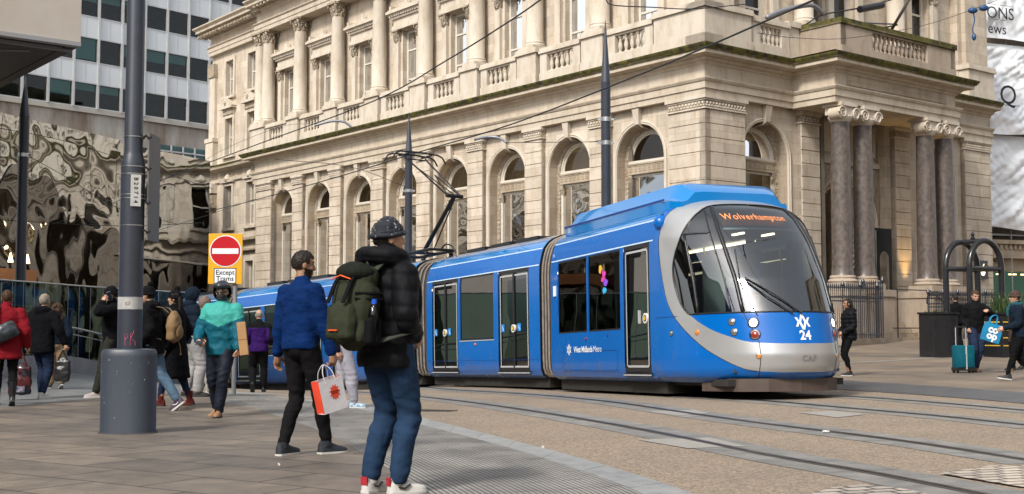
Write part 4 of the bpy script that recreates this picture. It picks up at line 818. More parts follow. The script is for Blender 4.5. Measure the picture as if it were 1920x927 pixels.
block('unseen_stone_building', 'unseen stone fronted street block, added for reflections, across the plaza, outside the photo on the right', (27, 34, 0), (-.05, -1), 60, 17, 12, M_BR, 3)
block('unseen_stone_building', 'unseen stone fronted street block, added for reflections, behind the photographer', (25, -32, 0), (-1, 0), 56, 13, 10, M_BR, 2)
block('unseen_station_building', 'unseen station block, added dark for reflections, standing to the left of the photographer', (-17, -28, 0), (0, 1), 50, 11, 14, mat('dark_reflected_cladding', (.07, .07, .075), .5, col2=(.04, .04, .045), scale=.5), 2)  # unseen block, its colour darkened to tone down tram window reflections
# ------------------------------------------------------------ right-hand side
M_BLK = mat('gloss_black_paint', (.012, .013, .016), .22, col2=(.02, .02, .022), scale=5); M_IRON = mat('black_railing_paint', (.018, .02, .028), .4, col2=(.03, .033, .04), scale=9)
# wrapped scaffold over a shop
q0 = P(1838, 425, 60); fs_, sd, sn = fac((q0.x, q0.y, 0), (.93, .37)); SR = Vector((q0.x, q0.y, 0)); fw = lambda s, q, z: fs_(s, q, z)-SR
sc_ = thing('wrapped_scaffold', 'scaffold wrapped in crumpled white plastic sheets with black lettering above the shop', 'scaffold', SR)
M_TARP = mat('white_plastic_sheet', (.82, .84, .86), .45, col2=(.70, .72, .75), scale=1.2, amt=.7, bump=.3, bscale=3)
def zat(y, Y=61): return EYE+(612-y)*Y/2316
lv = [(-60, 74), (75, 132), (133, 250), (185, 250), (252, 348), (350, 428)]
def tarp(s0, s1, za, zb_, q, sd_):
    b = MB(fw); n, k = 90, 40; vs = []
    for i in range(n+1):
        u = i/n; s = s0+(s1-s0)*u
        for j in range(k+1):
            v = j/k; z = za+(zb_-za)*v+.12*math.sin(u*7+sd_)*(1-v)
            d = noise.noise(Vector((s*.8+sd_, z*.8, sd_)))*.3+noise.noise(Vector((s*3.4+z*2.2, z*1.6-s, sd_+9)))*.13+abs(noise.noise(Vector((s*5+z*3, z*2-s*2, sd_+2))))*.08+abs(noise.noise(Vector((s*1.3-z*1.7, z*.7, sd_+4))))*.3
            vs.append((s, q+d*math.sin(math.pi*min(1, v*1.05+.02))**.5+.05, z))
    b.add(vs, [(i*(k+1)+j, (i+1)*(k+1)+j, (i+1)*(k+1)+j+1, i*(k+1)+j+1) for i in range(n) for j in range(k)]); return b.build('plastic_sheet', M_TARP, sc_, smooth=True, fix=False)
for i, (y1, y0_) in enumerate([(-120, 74), (78, 168), (165, 250), (253, 345), (348, 430)]): tarp(-.2+(.3 if i in (2,) else 0), 9, zat(y0_), zat(y1), (.0, -.25, .25, -.2, -.05)[i], i*5.1)
M_INK = mat('black_ink', (.015, .015, .02), .6)
def wtext(s, z, body, size, par, m, fm_, q=.55, **kw):
    vs, fs = text_mb(body, size, .004, **kw); b = MB(fm_); b.add([(s+v.x, q+v.z, z+v.y) for v in vs], fs); return b.build('lettering', m, par, fix=False)
wtext(.25, zat(28), 'ONS', .85, sc_, M_INK, fw, .5, align='LEFT'); wtext(.3, zat(58), 'ews', .75, sc_, M_INK, fw, .5, align='LEFT'); wtext(1.2, zat(185), 'Q', 1.35, sc_, M_INK, fw, .8)
wtext(1.1, zat(201), 'www.queenscourt', .2, sc_, M_INK, fw, .8) if False else None
b = MB(fw); b.box(.35, 1.9, .5, .505, zat(12), zat(12)+.02); b.box(.35, 1.5, .5, .505, zat(40), zat(40)+.02); b.box(.7, 1.9, .78, .785, zat(203), zat(203)+.03); b.build('printed_rule', M_INK, sc_)
b = MB(fw)
for s in (.1, 2.4, 4.7, 7): b.tube([(s, -.5, 0), (s, -.5, 22)], .03, 6)
for z in (5.7, 7.9, 10, 12.2, 14.5): b.tube([(-.3, -.5, z), (9, -.5, z)], .03, 6); b.box(-.2, 9, -1.4, -.5, z-.08, z-.03)
b.build('scaffold_tubes', mat('galvanised_tube', (.35, .35, .36), .45, .7), sc_)
shop = thing('corner_shop', 'dark shopfront with green lit window and dressed busts below the wrapped scaffold', 'building', SR); shop['label'] = 'dark shopfront with a green lit window below the wrapped scaffold'
b = MB(fw); b.box(-1, 12, -12, -4, -1, 24); b.box(-.8, 10, -4, -1.6, 4.9, 22); b.build('wall', M_BR, shop)
b = MB(fw); b.box(-.6, 10, -1.8, -.5, 4.5, 5.2); b.box(-.7, 10, -1.8, -.3, 5.2, 5.4); b.box(-.6, 10, -1.7, -.9, 3.9, 4.5); b.build('shop_cornice', M_ST2, shop)
b = MB(fw); [b.box(-.5+i*.3, -.35+i*.3, -.5, -.4, 4.95, 5.15) for i in range(30)]; b.build('dentils', M_ST2, shop)
b = MB(fw); b.box(.0, .5, -1.6, -.9, 0, 3.9); b.box(.5, 10, -1.6, -1.1, 0, 1.0); b.build('dark_stall_riser', mat('dark_green_shopfront', (.02, .035, .03), .35), shop)
b = MB(fw); b.poly([(.5, -1.2, 1), (10, -1.2, 1), (10, -1.2, 3.9), (.5, -1.2, 3.9)]); b.build('shop_window', glass('shop_glass', (.9, .95, .9), .9), shop, fix=False)
b = MB(fw); b.box(.4, 10, -3.6, -3.5, .5, 4.2); b.build('green_backdrop', mat('green_lit_backdrop', (.06, .2, .13), .7, emit=(.05, .2, .12), es=.15), shop)
for i, s in enumerate((1.3, 2.2)):
    b = MB(fw); b.lathe([(.02, 1.2), (.2, 1.3), (.24, 1.75), (.19, 2.0), (.06, 2.1), (.055, 2.2)], 12, (s, -2, 0)); d_ = b.build('dressed_bust', mat('navy_cloth', (.02, .03, .06), .8), shop, smooth=True)
    b = MB(fw); b.ell((s, -2, 2.38), (.1, .11, .15)); b.build('bust_head', mat('cream_mannequin', (.6, .5, .36), .5), d_, smooth=True)
b = MB(fw); [b.box(.8+i*.8, 1.2+i*.8, -1.6, -1.45, 3.72, 3.78) for i in range(5)]; b.build('spotlight', M_WARM, shop)
b = MB(fw)
for i in range(24): a = i/24*2*math.pi; 
b.tube([(1.6+.35*math.cos(a), -.88, 4.2+.35*math.sin(a)) for a in np.linspace(0, 2*math.pi, 24, endpoint=False)], .03, 6, closed=True); b.tube([(1.6+.2*math.cos(a), -.88, 4.2+.2*math.sin(a)) for a in np.linspace(.6, 5.6, 18)], .03, 6); b.build('round_emblem', M_IRON, shop)
# lit plaque with a bitten fruit emblem on the last pier of the bank
b = MB(fS); b.box(16.55, 17.35, .3, .36, 3.15, 3.95); pl = b.build('shop_plaque', M_BLK, bank)
out = [(0, .17), (.08, .2), (.15, .15), (.12, .09), (.1, .04), (.12, -.02), (.17, -.05), (.12, -.15), (.06, -.2), (0, -.18), (-.06, -.2), (-.12, -.15), (-.17, -.03), (-.16, .1), (-.09, .19)]
b = MB(fS); b.prism([(16.95+x, .365, 3.5+z) for x, z in out], (0, .01, 0)); b.prism([(16.96, .365, 3.7), (16.99, .365, 3.78), (17.05, .365, 3.81), (17.03, .365, 3.74)], (0, .01, 0)); b.build('fruit_emblem', mat('lit_emblem', (1, .9, .7), .5, emit=(1, .85, .55), es=1.6), pl)
# iron railings
def railing(name, label, A, B, h, sp=.105, post=2, zb=None, big=()):
    A = Vector(A); B = Vector(B); T = thing(name, label, 'railing', A); d = B-A; n = int(d.length/sp); m = MB()
    for z in (.12, h*.72, h*.8): m.tube([Vector((0, 0, z)), d+Vector((0, 0, z))], .02, 4)
    m.build('cross_rails', M_IRON, T)
    bar = None
    for i in range(n+1):
        p = d*(i/n); thick = i % 9 == 0
        m = MB(); r = .028 if thick else .014; hh = h+(.1 if thick else 0)
        m.lathe([(r, 0), (r, hh-.14), (r*2.0, hh-.12), (r*.9, hh-.1), (r*2.4, hh-.03), (r*2.0, hh+.02), (.001, hh+.14)], 8 if thick else 6)
        if thick: m.build('finial_post', M_IRON, T, smooth=40, loc=p)
        elif bar is None: bar = m.build('spear_bar', M_IRON, T, smooth=40, loc=p)
        else: link('spear_bar', bar.data, T, p)
    m = MB()
    for i in range(n): c = d*((i+.5)/n)+Vector((0, 0, h*.76)); m.tube([c+d.normalized()*(.045*math.cos(a))+Vector((0, 0, .05*math.sin(a))) for a in np.linspace(0, 2*math.pi, 8, endpoint=False)], .007, 4, closed=True)
    m.build('scroll_rings', M_IRON, T, fix=False); return T
def SW(s, o, z): return RT+fS(s, o, z)
def rl(px0, px1, o, ybot0, ytop, *a):
    pass
def s_at(px, o):
    r = ray(px, 463); n = -D1; p = Vector((CX, CY, 0))+n*o; t = p.dot(n)/(r.x*n.x+r.y*n.y); q = Vector((r.x*t, r.y*t, 0)); return (q-Vector((CX, CY, 0))).dot(D2)
o1 = OP+1.3
a, c = s_at(1545, o1), s_at(1650, o1); z_ = EYE-(634-612)*46/2316.
railing('iron_railing', 'black spear topped iron railing in front of the left pair of granite columns', SW(a, o1, EYE-22*43/2316.), SW(c, o1, EYE-21*45.5/2316), 1.75)
railing('iron_gate', 'dark iron gate standing open at the right end of the railing beside the stone plinth', SW(c+.1, o1, EYE-21*45.5/2316), SW(c+.35, o1-1.0, EYE-21*46/2316), 1.95, .11)
a, c = s_at(1738, o1), s_at(1868, o1)
railing('iron_railing', 'black spear topped iron railing behind the arched frame and planters', SW(a, o1, gz(*SW(a, o1, 0)[:2])), SW(c, o1, gz(*SW(c, o1, 0)[:2])), 1.7)
# handrails at the plinth
hr = thing('step_handrail', 'thin black handrail along the stone plinth by the entrance steps', 'handrail', SW(s_at(1680, OP+.8), OP+.8, .6)); H0 = hr.location.copy()
m = MB(); e0, e1 = SW(s_at(1672, OP+.8), OP+.8, 2.45)-H0, SW(s_at(1742, OP+.8), OP+.8, 2.45)-H0; m.tube([e0, e1], .02, 6); m.tube([e0-Vector((0, 0, 1.4)), e1-Vector((0, 0, 1.4))], .02, 6)
for t in (.12, .95): m.tube([e0.lerp(e1, t)-Vector((0, 0, 1.75)), e0.lerp(e1, t)], .022, 6)
e2 = SW(s_at(1775, OP+1.6), OP+1.6, 1.9)-H0; m.tube([e1, e2], .03, 6); m.build('rail', M_BLK, hr)
m = MB(); m.tube(catmull([e1+Vector((-.15, -.1, -.5)), e1+Vector((-.1, -.1, -.2)), e1+Vector((.2, -.1, -.05)), e1+Vector((.6, -.2, -.25))], 5), .035, 6); m.build('scroll', M_BLK, hr)
# arched steel frame with planters
hb = G(1828, 656); Yh = 35.5; hb = P(1829, 655, Yh); hb.z = EYE-43*Yh/2316
ar = thing('arched_frame', 'black tubular arched frame with ball finial standing between the planters', 'frame', hb, R(33)); w_, d_ = .72, .40
for sg in (-1, 1):
    m = MB(); y = sg*d_
    pts_ = [(-w_, y, -.1), (-w_, y, 2.35)]+[(-w_*math.cos(t), y*(1-.0*math.sin(t)), 2.35+.75*math.sin(t)) for t in np.linspace(.12, math.pi-.12, 15)]+[(w_, y, 2.35), (w_, y, -.1)]
    m.tube(pts_, .086, 12); m.build('arch_tube', M_BLK, ar, smooth=50)
    m = MB(); m.tube([(-w_, y, 2.3), (w_, y, 2.3)], .065, 10); m.build('cross_bar', M_BLK, ar, smooth=50)
    m = MB(); m.tube([(sg*w_, -d_, 2.3), (sg*w_, d_, 2.3)], .055, 10); m.build('cross_bar', M_BLK, ar, smooth=50)
m = MB(); m.tube([(0, -d_, 3.1), (0, d_, 3.1)], .07, 10); m.build('top_bar', M_BLK, ar, smooth=50)
m = MB(); m.lathe([(.05, 3.12), (.07, 3.2), (.03, 3.24), (.06, 3.3), (.002, 3.4)], 10); m.build('finial', M_BLK, ar, smooth=50)
def planter(label, px0, px1, ytop, ybot, Y, rz, gold=False, green=False):
    c = P((px0+px1)/2, ybot, Y); w = (px1-px0)/2316*Y*.86; h = (ybot-ytop)/2316*Y; T = thing('planter', label, 'planter', c, rz)
    m = MB(); m.box(-w/2, w/2, -.4, .4, -.3, h-.06, bev=.015); m.build('box', M_BLK, T)
    m = MB(); m.box(-w/2-.03, w/2+.03, -.43, -.35, h-.06, h); m.box(-w/2-.03, w/2+.03, .35, .43, h-.06, h); m.box(-w/2-.03, -w/2+.05, -.35, .35, h-.06, h); m.box(w/2-.05, w/2+.03, -.35, .35, h-.06, h); m.build('rim', M_BLK, T)
    if gold:
        for i in range(4):
            z = .12+i*.22; s = MB(); s.box(-w/2+.02, -w/2+.5, -.415, -.402, z, z+.03); s.box(-w/2-.012, -w/2-.002, -.3, .3, z, z+.03); s.build('gold_stripe', mat('gold_stripe', (.6, .38, .05), .4, emit=(.8, .5, .08), es=.0), T)
    m = MB(); m.box(-w/2+.05, w/2-.05, -.35, .35, h-.2, h-.08); m.build('soil', mat('soil', (.04, .03, .02), .95), T)
    rr = random.Random(int(px0)); lf = MB()
    for i in range(260 if green else 120):
        x, y = rr.uniform(-w/2+.08, w/2-.08), rr.uniform(-.3, .3); H_ = rr.uniform(.2, .75) if green else rr.uniform(.05, .16); a = rr.uniform(0, 6.28); dx, dy = math.cos(a)*H_*.45, math.sin(a)*H_*.45; q = .012 if green else .02
        n_ = Vector((-math.sin(a)*q, math.cos(a)*q, 0)); p0_ = Vector((x, y, h-.1)); p1 = p0_+Vector((dx*.4, dy*.4, H_*.7)); p2 = p0_+Vector((dx, dy, H_)); lf.add([p0_-n_, p0_+n_, p1+n_, p1-n_, p2], [(0, 1, 2, 3), (3, 2, 4)])
    lf.build('grass_plants', mat('planter_leaves', (.06, .10, .025), .6, col2=(.03, .06, .015), scale=6), T, fix=False)
    return T
planter('plain black box planter to the left of the arched frame', 1731, 1790, 586, 656, 35.5, R(12)); planter('black planter with gold stripes and tall grasses to the right of the arched frame', 1850, 1925, 587, 657, 35.0, R(20), True, True)
# ------------------------------------------------------------ the tram
def tram_blue(name, c, c2, k=.25):
    m = mat(name, c, .2 if k < .5 else .1, col2=c2, scale=.8, amt=.9, coat=k, spec=.35)
    if k < .3:
        t = m.node_tree; b = t.nodes['Principled BSDF']; N = t.nodes.new; L = t.links.new; src = b.inputs['Base Color'].links[0].from_socket; tc = N('ShaderNodeTexCoord'); sp = N('ShaderNodeSeparateXYZ'); L(tc.outputs['Object'], sp.inputs[0])
        nz = N('ShaderNodeTexNoise'); nz.inputs['Scale'].default_value = 3; nz.inputs['Detail'].default_value = 8; L(tc.outputs['Object'], nz.inputs['Vector']); a = N('ShaderNodeMath'); a.operation = 'MULTIPLY_ADD'; a.inputs[1].default_value = .9; L(nz.outputs['Fac'], a.inputs[0]); q = N('ShaderNodeMapRange'); q.inputs[1].default_value = 1.3; q.inputs[2].default_value = .0; q.inputs[3].default_value = -.35; q.inputs[4].default_value = .35; L(sp.outputs[2], q.inputs[0]); L(q.outputs[0], a.inputs[2])
        r = N('ShaderNodeValToRGB'); r.color_ramp.elements[0].position = .45; r.color_ramp.elements[1].position = .95; r.color_ramp.elements[1].color = (.55, .55, .55, 1); L(a.outputs[0], r.inputs[0]); x = N('ShaderNodeMix'); x.data_type = 'RGBA'; L(r.outputs[0], x.inputs[0]); L(src, x.inputs[6]); x.inputs[7].default_value = (.11, .09, .07, 1); L(x.outputs[2], b.inputs['Base Color'])
        r2 = N('ShaderNodeMapRange'); r2.inputs[3].default_value = .17; r2.inputs[4].default_value = .34; L(nz.outputs['Fac'], r2.inputs[0]); L(r2.outputs[0], b.inputs['Roughness'])
    return m
M_TB = tram_blue('tram_blue', (.0, .125, .47), (.0, .10, .39)); M_TL = mat('tram_pale_line', (.55, .7, .85), .35)
M_TBL = tram_blue('tram_blue_sky_sheen', (.004, .20, .55), (.003, .165, .46), 1.)  # same paint lightened: sky sheen put into the roof colour
M_SIL = mat('tram_silver', (.50, .50, .50), .33, .5, col2=(.42, .42, .42), scale=1.5, coat=.3); M_TG = glass('tram_glass', (.09, .10, .11), .5, refl=.20); M_WS = glass('windscreen_glass', (.55, .68, .72), .85, ior=2.3)
M_RUB = mat('bellows_rubber', (.035, .032, .03), .7); M_RUB2 = mat('bellows_edge', (.30, .25, .21), .6, col2=(.14, .12, .1), scale=7); M_BK = mat('satin_black', (.012, .012, .014), .35)
M_UND = mat('grimy_underframe', (.03, .026, .022), .8, col2=(.012, .011, .01), scale=5); M_WHT = mat('white_vinyl', (.75, .78, .8), .5); M_INT = mat('tram_interior_grey', (.3, .29, .27), .7, col2=(.2, .2, .19), scale=2)
M_SEAT = mat('blue_seat_cloth', (.03, .05, .14), .9); M_YEL = mat('yellow_grab_pole', (.6, .38, .03), .4); M_DOORS = mat('door_silver_line', (.62, .63, .64), .3, .4)
M_TLAMP = mat('saloon_light', (1, .9, .7), .5, emit=(1, .8, .5), es=3)
PROF = [(1.17, .25), (1.27, .31), (1.315, .42), (1.325, .6), (1.325, 1.12), (1.325, 1.8), (1.325, 2.3), (1.312, 2.53), (1.27, 2.72), (1.22, 2.87), (1.14, 2.98), (1.02, 3.07), (.8, 3.16), (.5, 3.22), (0, 3.25)]
def py_(z): return float(np.interp(z, [b for a, b in PROF[:-3]], [a for a, b in PROF[:-3]]))
NEAR = [((-12.2, 44.2, -.75), (-8.95, 38.1, -.66)), ((-8.4, 37.4, -.64), (-4.75, 32.9, -.39)), ((-4.4, 32.5, -.37), (-2.35, 30.35, -.12)), ((-2.05, 29.95, -.10), (.58, 24.8, .08)), ((.78, 24.1, .09), (2.30, 19.8, .23))]
tram = thing('tram', 'long bright blue articulated tram with silver nose ring and lit orange destination sign, number 24', 'tram', (1.5, 24, -.15)); T0 = tram.location.copy()
CARS = []
for A_, B_ in NEAR:
    a = Vector(A_)-Vector((0, 0, .25)); b = Vector(B_)-Vector((0, 0, .25)); x = (b-a); ln = x.length; x.normalize(); lf = Vector((-x.y, x.x, 0)).normalized(); z = x.cross(lf); o = a+lf*1.325
    Mx = Matrix(((x.x, lf.x, z.x, o.x-T0.x), (x.y, lf.y, z.y, o.y-T0.y), (x.z, lf.z, z.z, o.z-T0.z), (0, 0, 0, 1))); CARS.append((Mx, ln))
def cfm(i):
    Mx = CARS[i][0]; return lambda x, y, z: Mx @ Vector((x, y, z))
def sx(i, px, y=-1.325):
    """distance along the car of a pixel column on its near side"""
    Mx = CARS[i][0]; n = Mx.to_3x3() @ Vector((0, 1, 0)); p = Mx @ Vector((0, y, 0))+T0; r = ray(px, 600); t = (p.x*n.x+p.y*n.y)/(r.x*n.x+r.y*n.y); q = Vector((r.x*t, r.y*t, 0)); e = Mx.to_3x3() @ Vector((1, 0, 0)); return ((q.x-p.x)*e.x+(q.y-p.y)*e.y)/(e.x**2+e.y**2)
def car_shell(i, x0, x1, holes, name='car_body', ends=True, roof=M_TBL):
    fm = cfm(i); zs = sorted({b for a, b in PROF[:-3]}|{h[2] for h in holes}|{h[3] for h in holes})
    xs = sorted({x0, x1}|{h[0] for h in holes}|{h[1] for h in holes})
    body = MB(fm)
    for sg in (-1, 1):
        for a in range(len(xs)-1):
            for b in range(len(zs)-1):
                cx, cz = (xs[a]+xs[a+1])/2, (zs[b]+zs[b+1])/2
                if any(h[0] < cx < h[1] and h[2] < cz < h[3] for h in holes): continue
                if zs[b] >= 2.86: continue
                body.poly([(xs[a], sg*py_(zs[b]), zs[b]), (xs[a+1], sg*py_(zs[b]), zs[b]), (xs[a+1], sg*py_(zs[b+1]), zs[b+1]), (xs[a], sg*py_(zs[b+1]), zs[b+1])])
        for h in holes:
            q = [(h[0], h[2]), (h[1], h[2]), (h[1], h[3]), (h[0], h[3])]
            for k in range(4): (a0, b0), (a1, b1) = q[k], q[(k+1) % 4]; body.poly([(a0, sg*py_(b0), b0), (a1, sg*py_(b1), b1), (a1, sg*(py_(b1)-.07), b1), (a0, sg*(py_(b0)-.07), b0)])
    bo = body.build(name, M_TB, tram, smooth=35)
    r = MB(fm); pr = [(-a, b) for a, b in PROF if b >= 2.86][::1]+[(a, b) for a, b in PROF[::-1][1:] if b >= 2.86]
    r.strip([(x0, a, b) for a, b in pr], [(x1, a, b) for a, b in pr]); r.build('roof', roof, tram, smooth=40)
    if ends:
        full = [(-a, b) for a, b in PROF]+[(a, b) for a, b in PROF[::-1][1:]]
        for xe in (x0, x1): e = MB(fm); e.poly([(xe, a*.985, b) for a, b in full if not (abs(a) < 1.0 and b < .3)]) if False else e.strip([(xe, a, b) for a, b in full], [(xe, a*.9, .25+(b-.25)*.95) for a, b in full]); e.build('end_frame', M_BK, bo, fix=False)
    st = MB(fm)
    for sg in (-1, 1):
        for z in (2.53, 2.87): q = py_(z)+.004; st.poly([(x0+.03, sg*q, z-.01), (x1-.02, sg*q, z-.01), (x1-.02, sg*(q-.003), z+.012), (x0+.03, sg*(q-.003), z+.012)])
    st.build('pale_line', M_TL, tram, fix=False)
    g = MB(fm); g.box(x0, x1, -1.12, 1.12, .06, .27) ; g.box(x0, x1, -1.2, 1.2, .27, .34); g.build('underframe', M_UND, tram)
    inn = MB(fm); inn.box(x0, x1, -1.24, 1.24, .34, .37); inn.box(x0, x1, -1.1, 1.1, 2.62, 2.66); inn.build('saloon_floor', M_INT, tram)
    lt = MB(fm); lt.box(x0+.3, x1-.3, -.75, -.62, 2.58, 2.6); lt.box(x0+.3, x1-.3, .62, .75, 2.58, 2.6); lt.build('saloon_light', M_TLAMP, tram)
    return bo
def rrect(x0, x1, z0, z1, r, y, k=4):
    o = []
    for cx, cz, a0 in ((x1-r, z1-r, 0), (x0+r, z1-r, 90), (x0+r, z0+r, 180), (x1-r, z0+r, 270)):
        for j in range(k+1): a = R(a0+90*j/k); o.append((cx+r*math.cos(a), y(cz+r*math.sin(a)), cz+r*math.sin(a)))
    return o
def ring_line(mb, x0, x1, z0, z1, r, w, y):
    A = rrect(x0, x1, z0, z1, r, y); B = rrect(x0+w, x1-w, z0+w, z1-w, max(r-w, .01), y); n = len(A); mb.add(A+B, [(j, (j+1) % n, (j+1) % n+n, j+n) for j in range(n)])
def pane(fm, x0, x1, z0, z1, par, sg=-1, name='window', m=None, ins=.02):
    b = MB(fm); zs = [z0]+[b_ for a_, b_ in PROF if z0 < b_ < z1]+[z1]
    b.strip([(x0, sg*(py_(z)-ins), z) for z in zs], [(x1, sg*(py_(z)-ins), z) for z in zs]); return b.build(name, m or M_TG, par, fix=False)
M_STK = mat('blue_access_sticker', (.02, .22, .6), .5)
def door(i, x0, x1, leaves, sg=-1):
    fm = cfm(i); D = MB(fm); y = lambda z: sg*(py_(z)-.012)
    D.box(x0, x1, sg*1.30, sg*1.335, .33, .39); 
    ring_line(D, x0+.003, x1-.003, .4, 2.52, .02, .07, lambda z: sg*(py_(z)-.01)); 
    mid = [] if leaves == 1 else [(x0+x1)/2]
    for c in mid: D.box(c-.035, c+.035, sg*1.28, sg*1.316, .45, 2.45)
    dr = D.build('door', M_BK, tram, fix=False)
    s = MB(fm); s.box(x0-.01, x1+.01, sg*1.322, sg*1.345, .345, .365); s.build('door_sill', M_DOORS, dr)
    w = (x1-x0-.14-(.07 if leaves == 2 else 0))/leaves
    for k in range(leaves):
        a = x0+.07+k*(w+.07); b = a+w; pane(fm, a-.01, b+.01, .46, 2.46, dr, sg, 'door_pane', ins=.03)
        q = MB(fm)
        if leaves == 1: ring_line(q, a, b, .48, 2.42, .06, .035, lambda z: sg*(py_(z)-.004))
        q.build('silver_outline', M_DOORS, dr, fix=False) if leaves == 1 else None
        if leaves == 2:
            A = MB(fm)
            xo, xi = (a, b) if k == 0 else (b, a); d_ = 1 if k == 0 else -1
            for (p0_, p1_, z0_, z1_) in ((xo, xo+.035*d_, .5, 2.38),): 
                zz = [z0_, 1.0, 1.6, 2.3, z1_]; A.strip([(min(p0_, p1_), y(z), z) for z in zz], [(max(p0_, p1_), y(z), z) for z in zz])
            A.box(min(xo, xi), max(xo, xi), sg*1.305, sg*(1.316), .465, .5); A.box(min(xo, xi), max(xo, xi), sg*1.295, sg*1.304, 2.38, 2.415); A.build('silver_outline', M_DOORS, dr, fix=False)
    c = (x0+x1)/2 if leaves == 2 else x1-.17
    q = MB(fm); q.tube([(c, sg*1.30, 1.28), (c, sg*1.338, 1.28)], .085, 16); q.build('door_button', mat('button_ring', (.7, .7, .68), .4), dr, fix=False)
    q = MB(fm); q.tube([(c, sg*1.33, 1.28), (c, sg*1.343, 1.28)], .055, 14); bb = q.build('button_face', M_BK, dr, fix=False); q = MB(fm); q.tube([(c, sg*1.34, 1.28), (c, sg*1.347, 1.28)], .036, 12); q.build('button_centre', mat('yellow_button', (.7, .45, .05), .4), dr, fix=False)
    if leaves == 2:
        for a in (x0+.12, c+.17): q = MB(fm); q.box(a, a+.13, sg*1.30, sg*1.312, 1.22, 1.38); q.build('access_sticker', M_STK, dr)
        q = MB(fm); a = x0+.185; q.tube([(a, sg*1.314, 1.34), (a, sg*1.314, 1.29), (a+.03, sg*1.314, 1.28), (a+.04, sg*1.314, 1.24)], .006, 4); a = c+.23; q.tube([(a, sg*1.314, 1.34), (a, sg*1.314, 1.29), (a+.03, sg*1.314, 1.28), (a+.04, sg*1.314, 1.24)], .006, 4); q.build('sticker_symbol', M_WHT, dr)
    else:
        q = MB(fm); q.box(c-.28, c-.22, sg*1.30, sg*1.33, 1.2, 1.42); q.build('door_handle', M_DOORS, dr)
    return dr
def seats(i, xs):
    fm = cfm(i); m = MB(fm)
    for x in xs:
        for y in (-.8, .8): m.box(x-.22, x+.22, y-.4, y+.4, .75, .87); m.box(x-.24, x-.16, y-.4, y+.4, .87, 1.45)
    m.build('saloon_seats', M_SEAT, tram)
    m = MB(fm)
    for x in xs: m.tube([(x+.4, -.5, .37), (x+.4, -.5, 2.6)], .017, 6); m.tube([(x+.3, .5, .37), (x+.3, .5, 2.6)], .017, 6)
    m.build('grab_poles', M_YEL, tram)
# middle cars
def plain_car(i, doors, wins, extra=()):
    ln = CARS[i][1]; holes = [(a, b, .39, 2.525) for a, b in doors]+[(a, b, 1.08, 2.52) for a, b in wins]
    bo = car_shell(i, 0, ln, holes); fm = cfm(i)
    for a, b in doors: door(i, a, b, 2); door(i, a, b, 2, 1)
    for a, b in wins:
        for sg in (-1, 1):
            w = pane(fm, a, b, 1.08, 2.52, tram, sg); q = MB(fm); ring_line(q, a, b, 1.08, 2.52, .03, .035, lambda z: sg*(py_(z)-.012)); q.build('window_frame', M_BK, w, fix=False); q = MB(fm); q.box(a-.01, b+.01, sg*1.32, sg*1.335, 1.055, 1.075); q.build('window_sill', M_DOORS, w)
    b = MB(fm)
    for (x, z) in extra: b.ell((x, -1.33, z), (.04, .03, .03), 10, 6)
    if extra: b.build('marker_lamp', mat('amber_marker', (.5, .16, .03), .3), tram, smooth=True)
    b = MB(fm)
    for z in (.62,): b.box(.05, ln-.05, -1.3262, -1.3255, z, z+.008)
    b.build('panel_seam', mat('seam_dark_blue', (.004, .03, .15), .5), tram); return bo
plain_car(3, [(sx(3, 812), sx(3, 860)), (sx(3, 936), sx(3, 994))], [(sx(3, 864), sx(3, 927))], [(sx(3, 893), .98)]); seats(3, (1.6, 2.5, 3.3))
l4 = CARS[1][1]; plain_car(1, [(sx(1, 446), sx(1, 491)), (l4-1.95, l4-.55)], [(sx(1, 498), l4-2.1)]); seats(1, (2.4, 3.2))
l3 = CARS[2][1]; plain_car(2, [], [(.4, l3-.4)]); seats(2, (1.0, 2.0))
l5 = CARS[0][1]; plain_car(0, [], [(.8, 2.9), (3.1, l5-.6)]); seats(0, (2, 3.5, 5))
# bellows
FULL = [(-a, b) for a, b in PROF]+[(a, b) for a, b in PROF[::-1][1:]]
for i in range(4):
    Ma, la = CARS[i]; Mb = CARS[i+1][0]; A1 = [Ma @ Vector((la, a, b)) for a, b in FULL]; B1 = [Mb @ Vector((0, a, b)) for a, b in FULL]; cz = (A1[0]+B1[0]+A1[-1]+B1[-1])/4+Vector((0, 0, 1.4))
    b = MB(); rings = []; n = 17
    for k in range(n): t = k/(n-1); s = (.925, .965)[k % 2]; rings.append([cz.lerp(p.lerp(q, t), 1)*1 if False else (lambda w: cz+(w-cz-Vector((0, 0, 0)))*s+(((Ma @ Vector((la, 0, 0))).lerp(Mb @ Vector((0, 0, 0)), t)-((Ma @ Vector((la, 0, 0)))+(Mb @ Vector((0, 0, 0))))/2))*(1-s))(p.lerp(q, t)) for p, q in zip(A1, B1)])
    b.loft(rings, close=False, cap=False); be = b.build('bellows', M_RUB, tram, fix=False)
    for k in (3, 7, 11): e = MB(); e.tube([p+(p-cz)*.012 for p in rings[k]], .022, 6); e.build('bellows_rib', M_RUB2, be, fix=False)
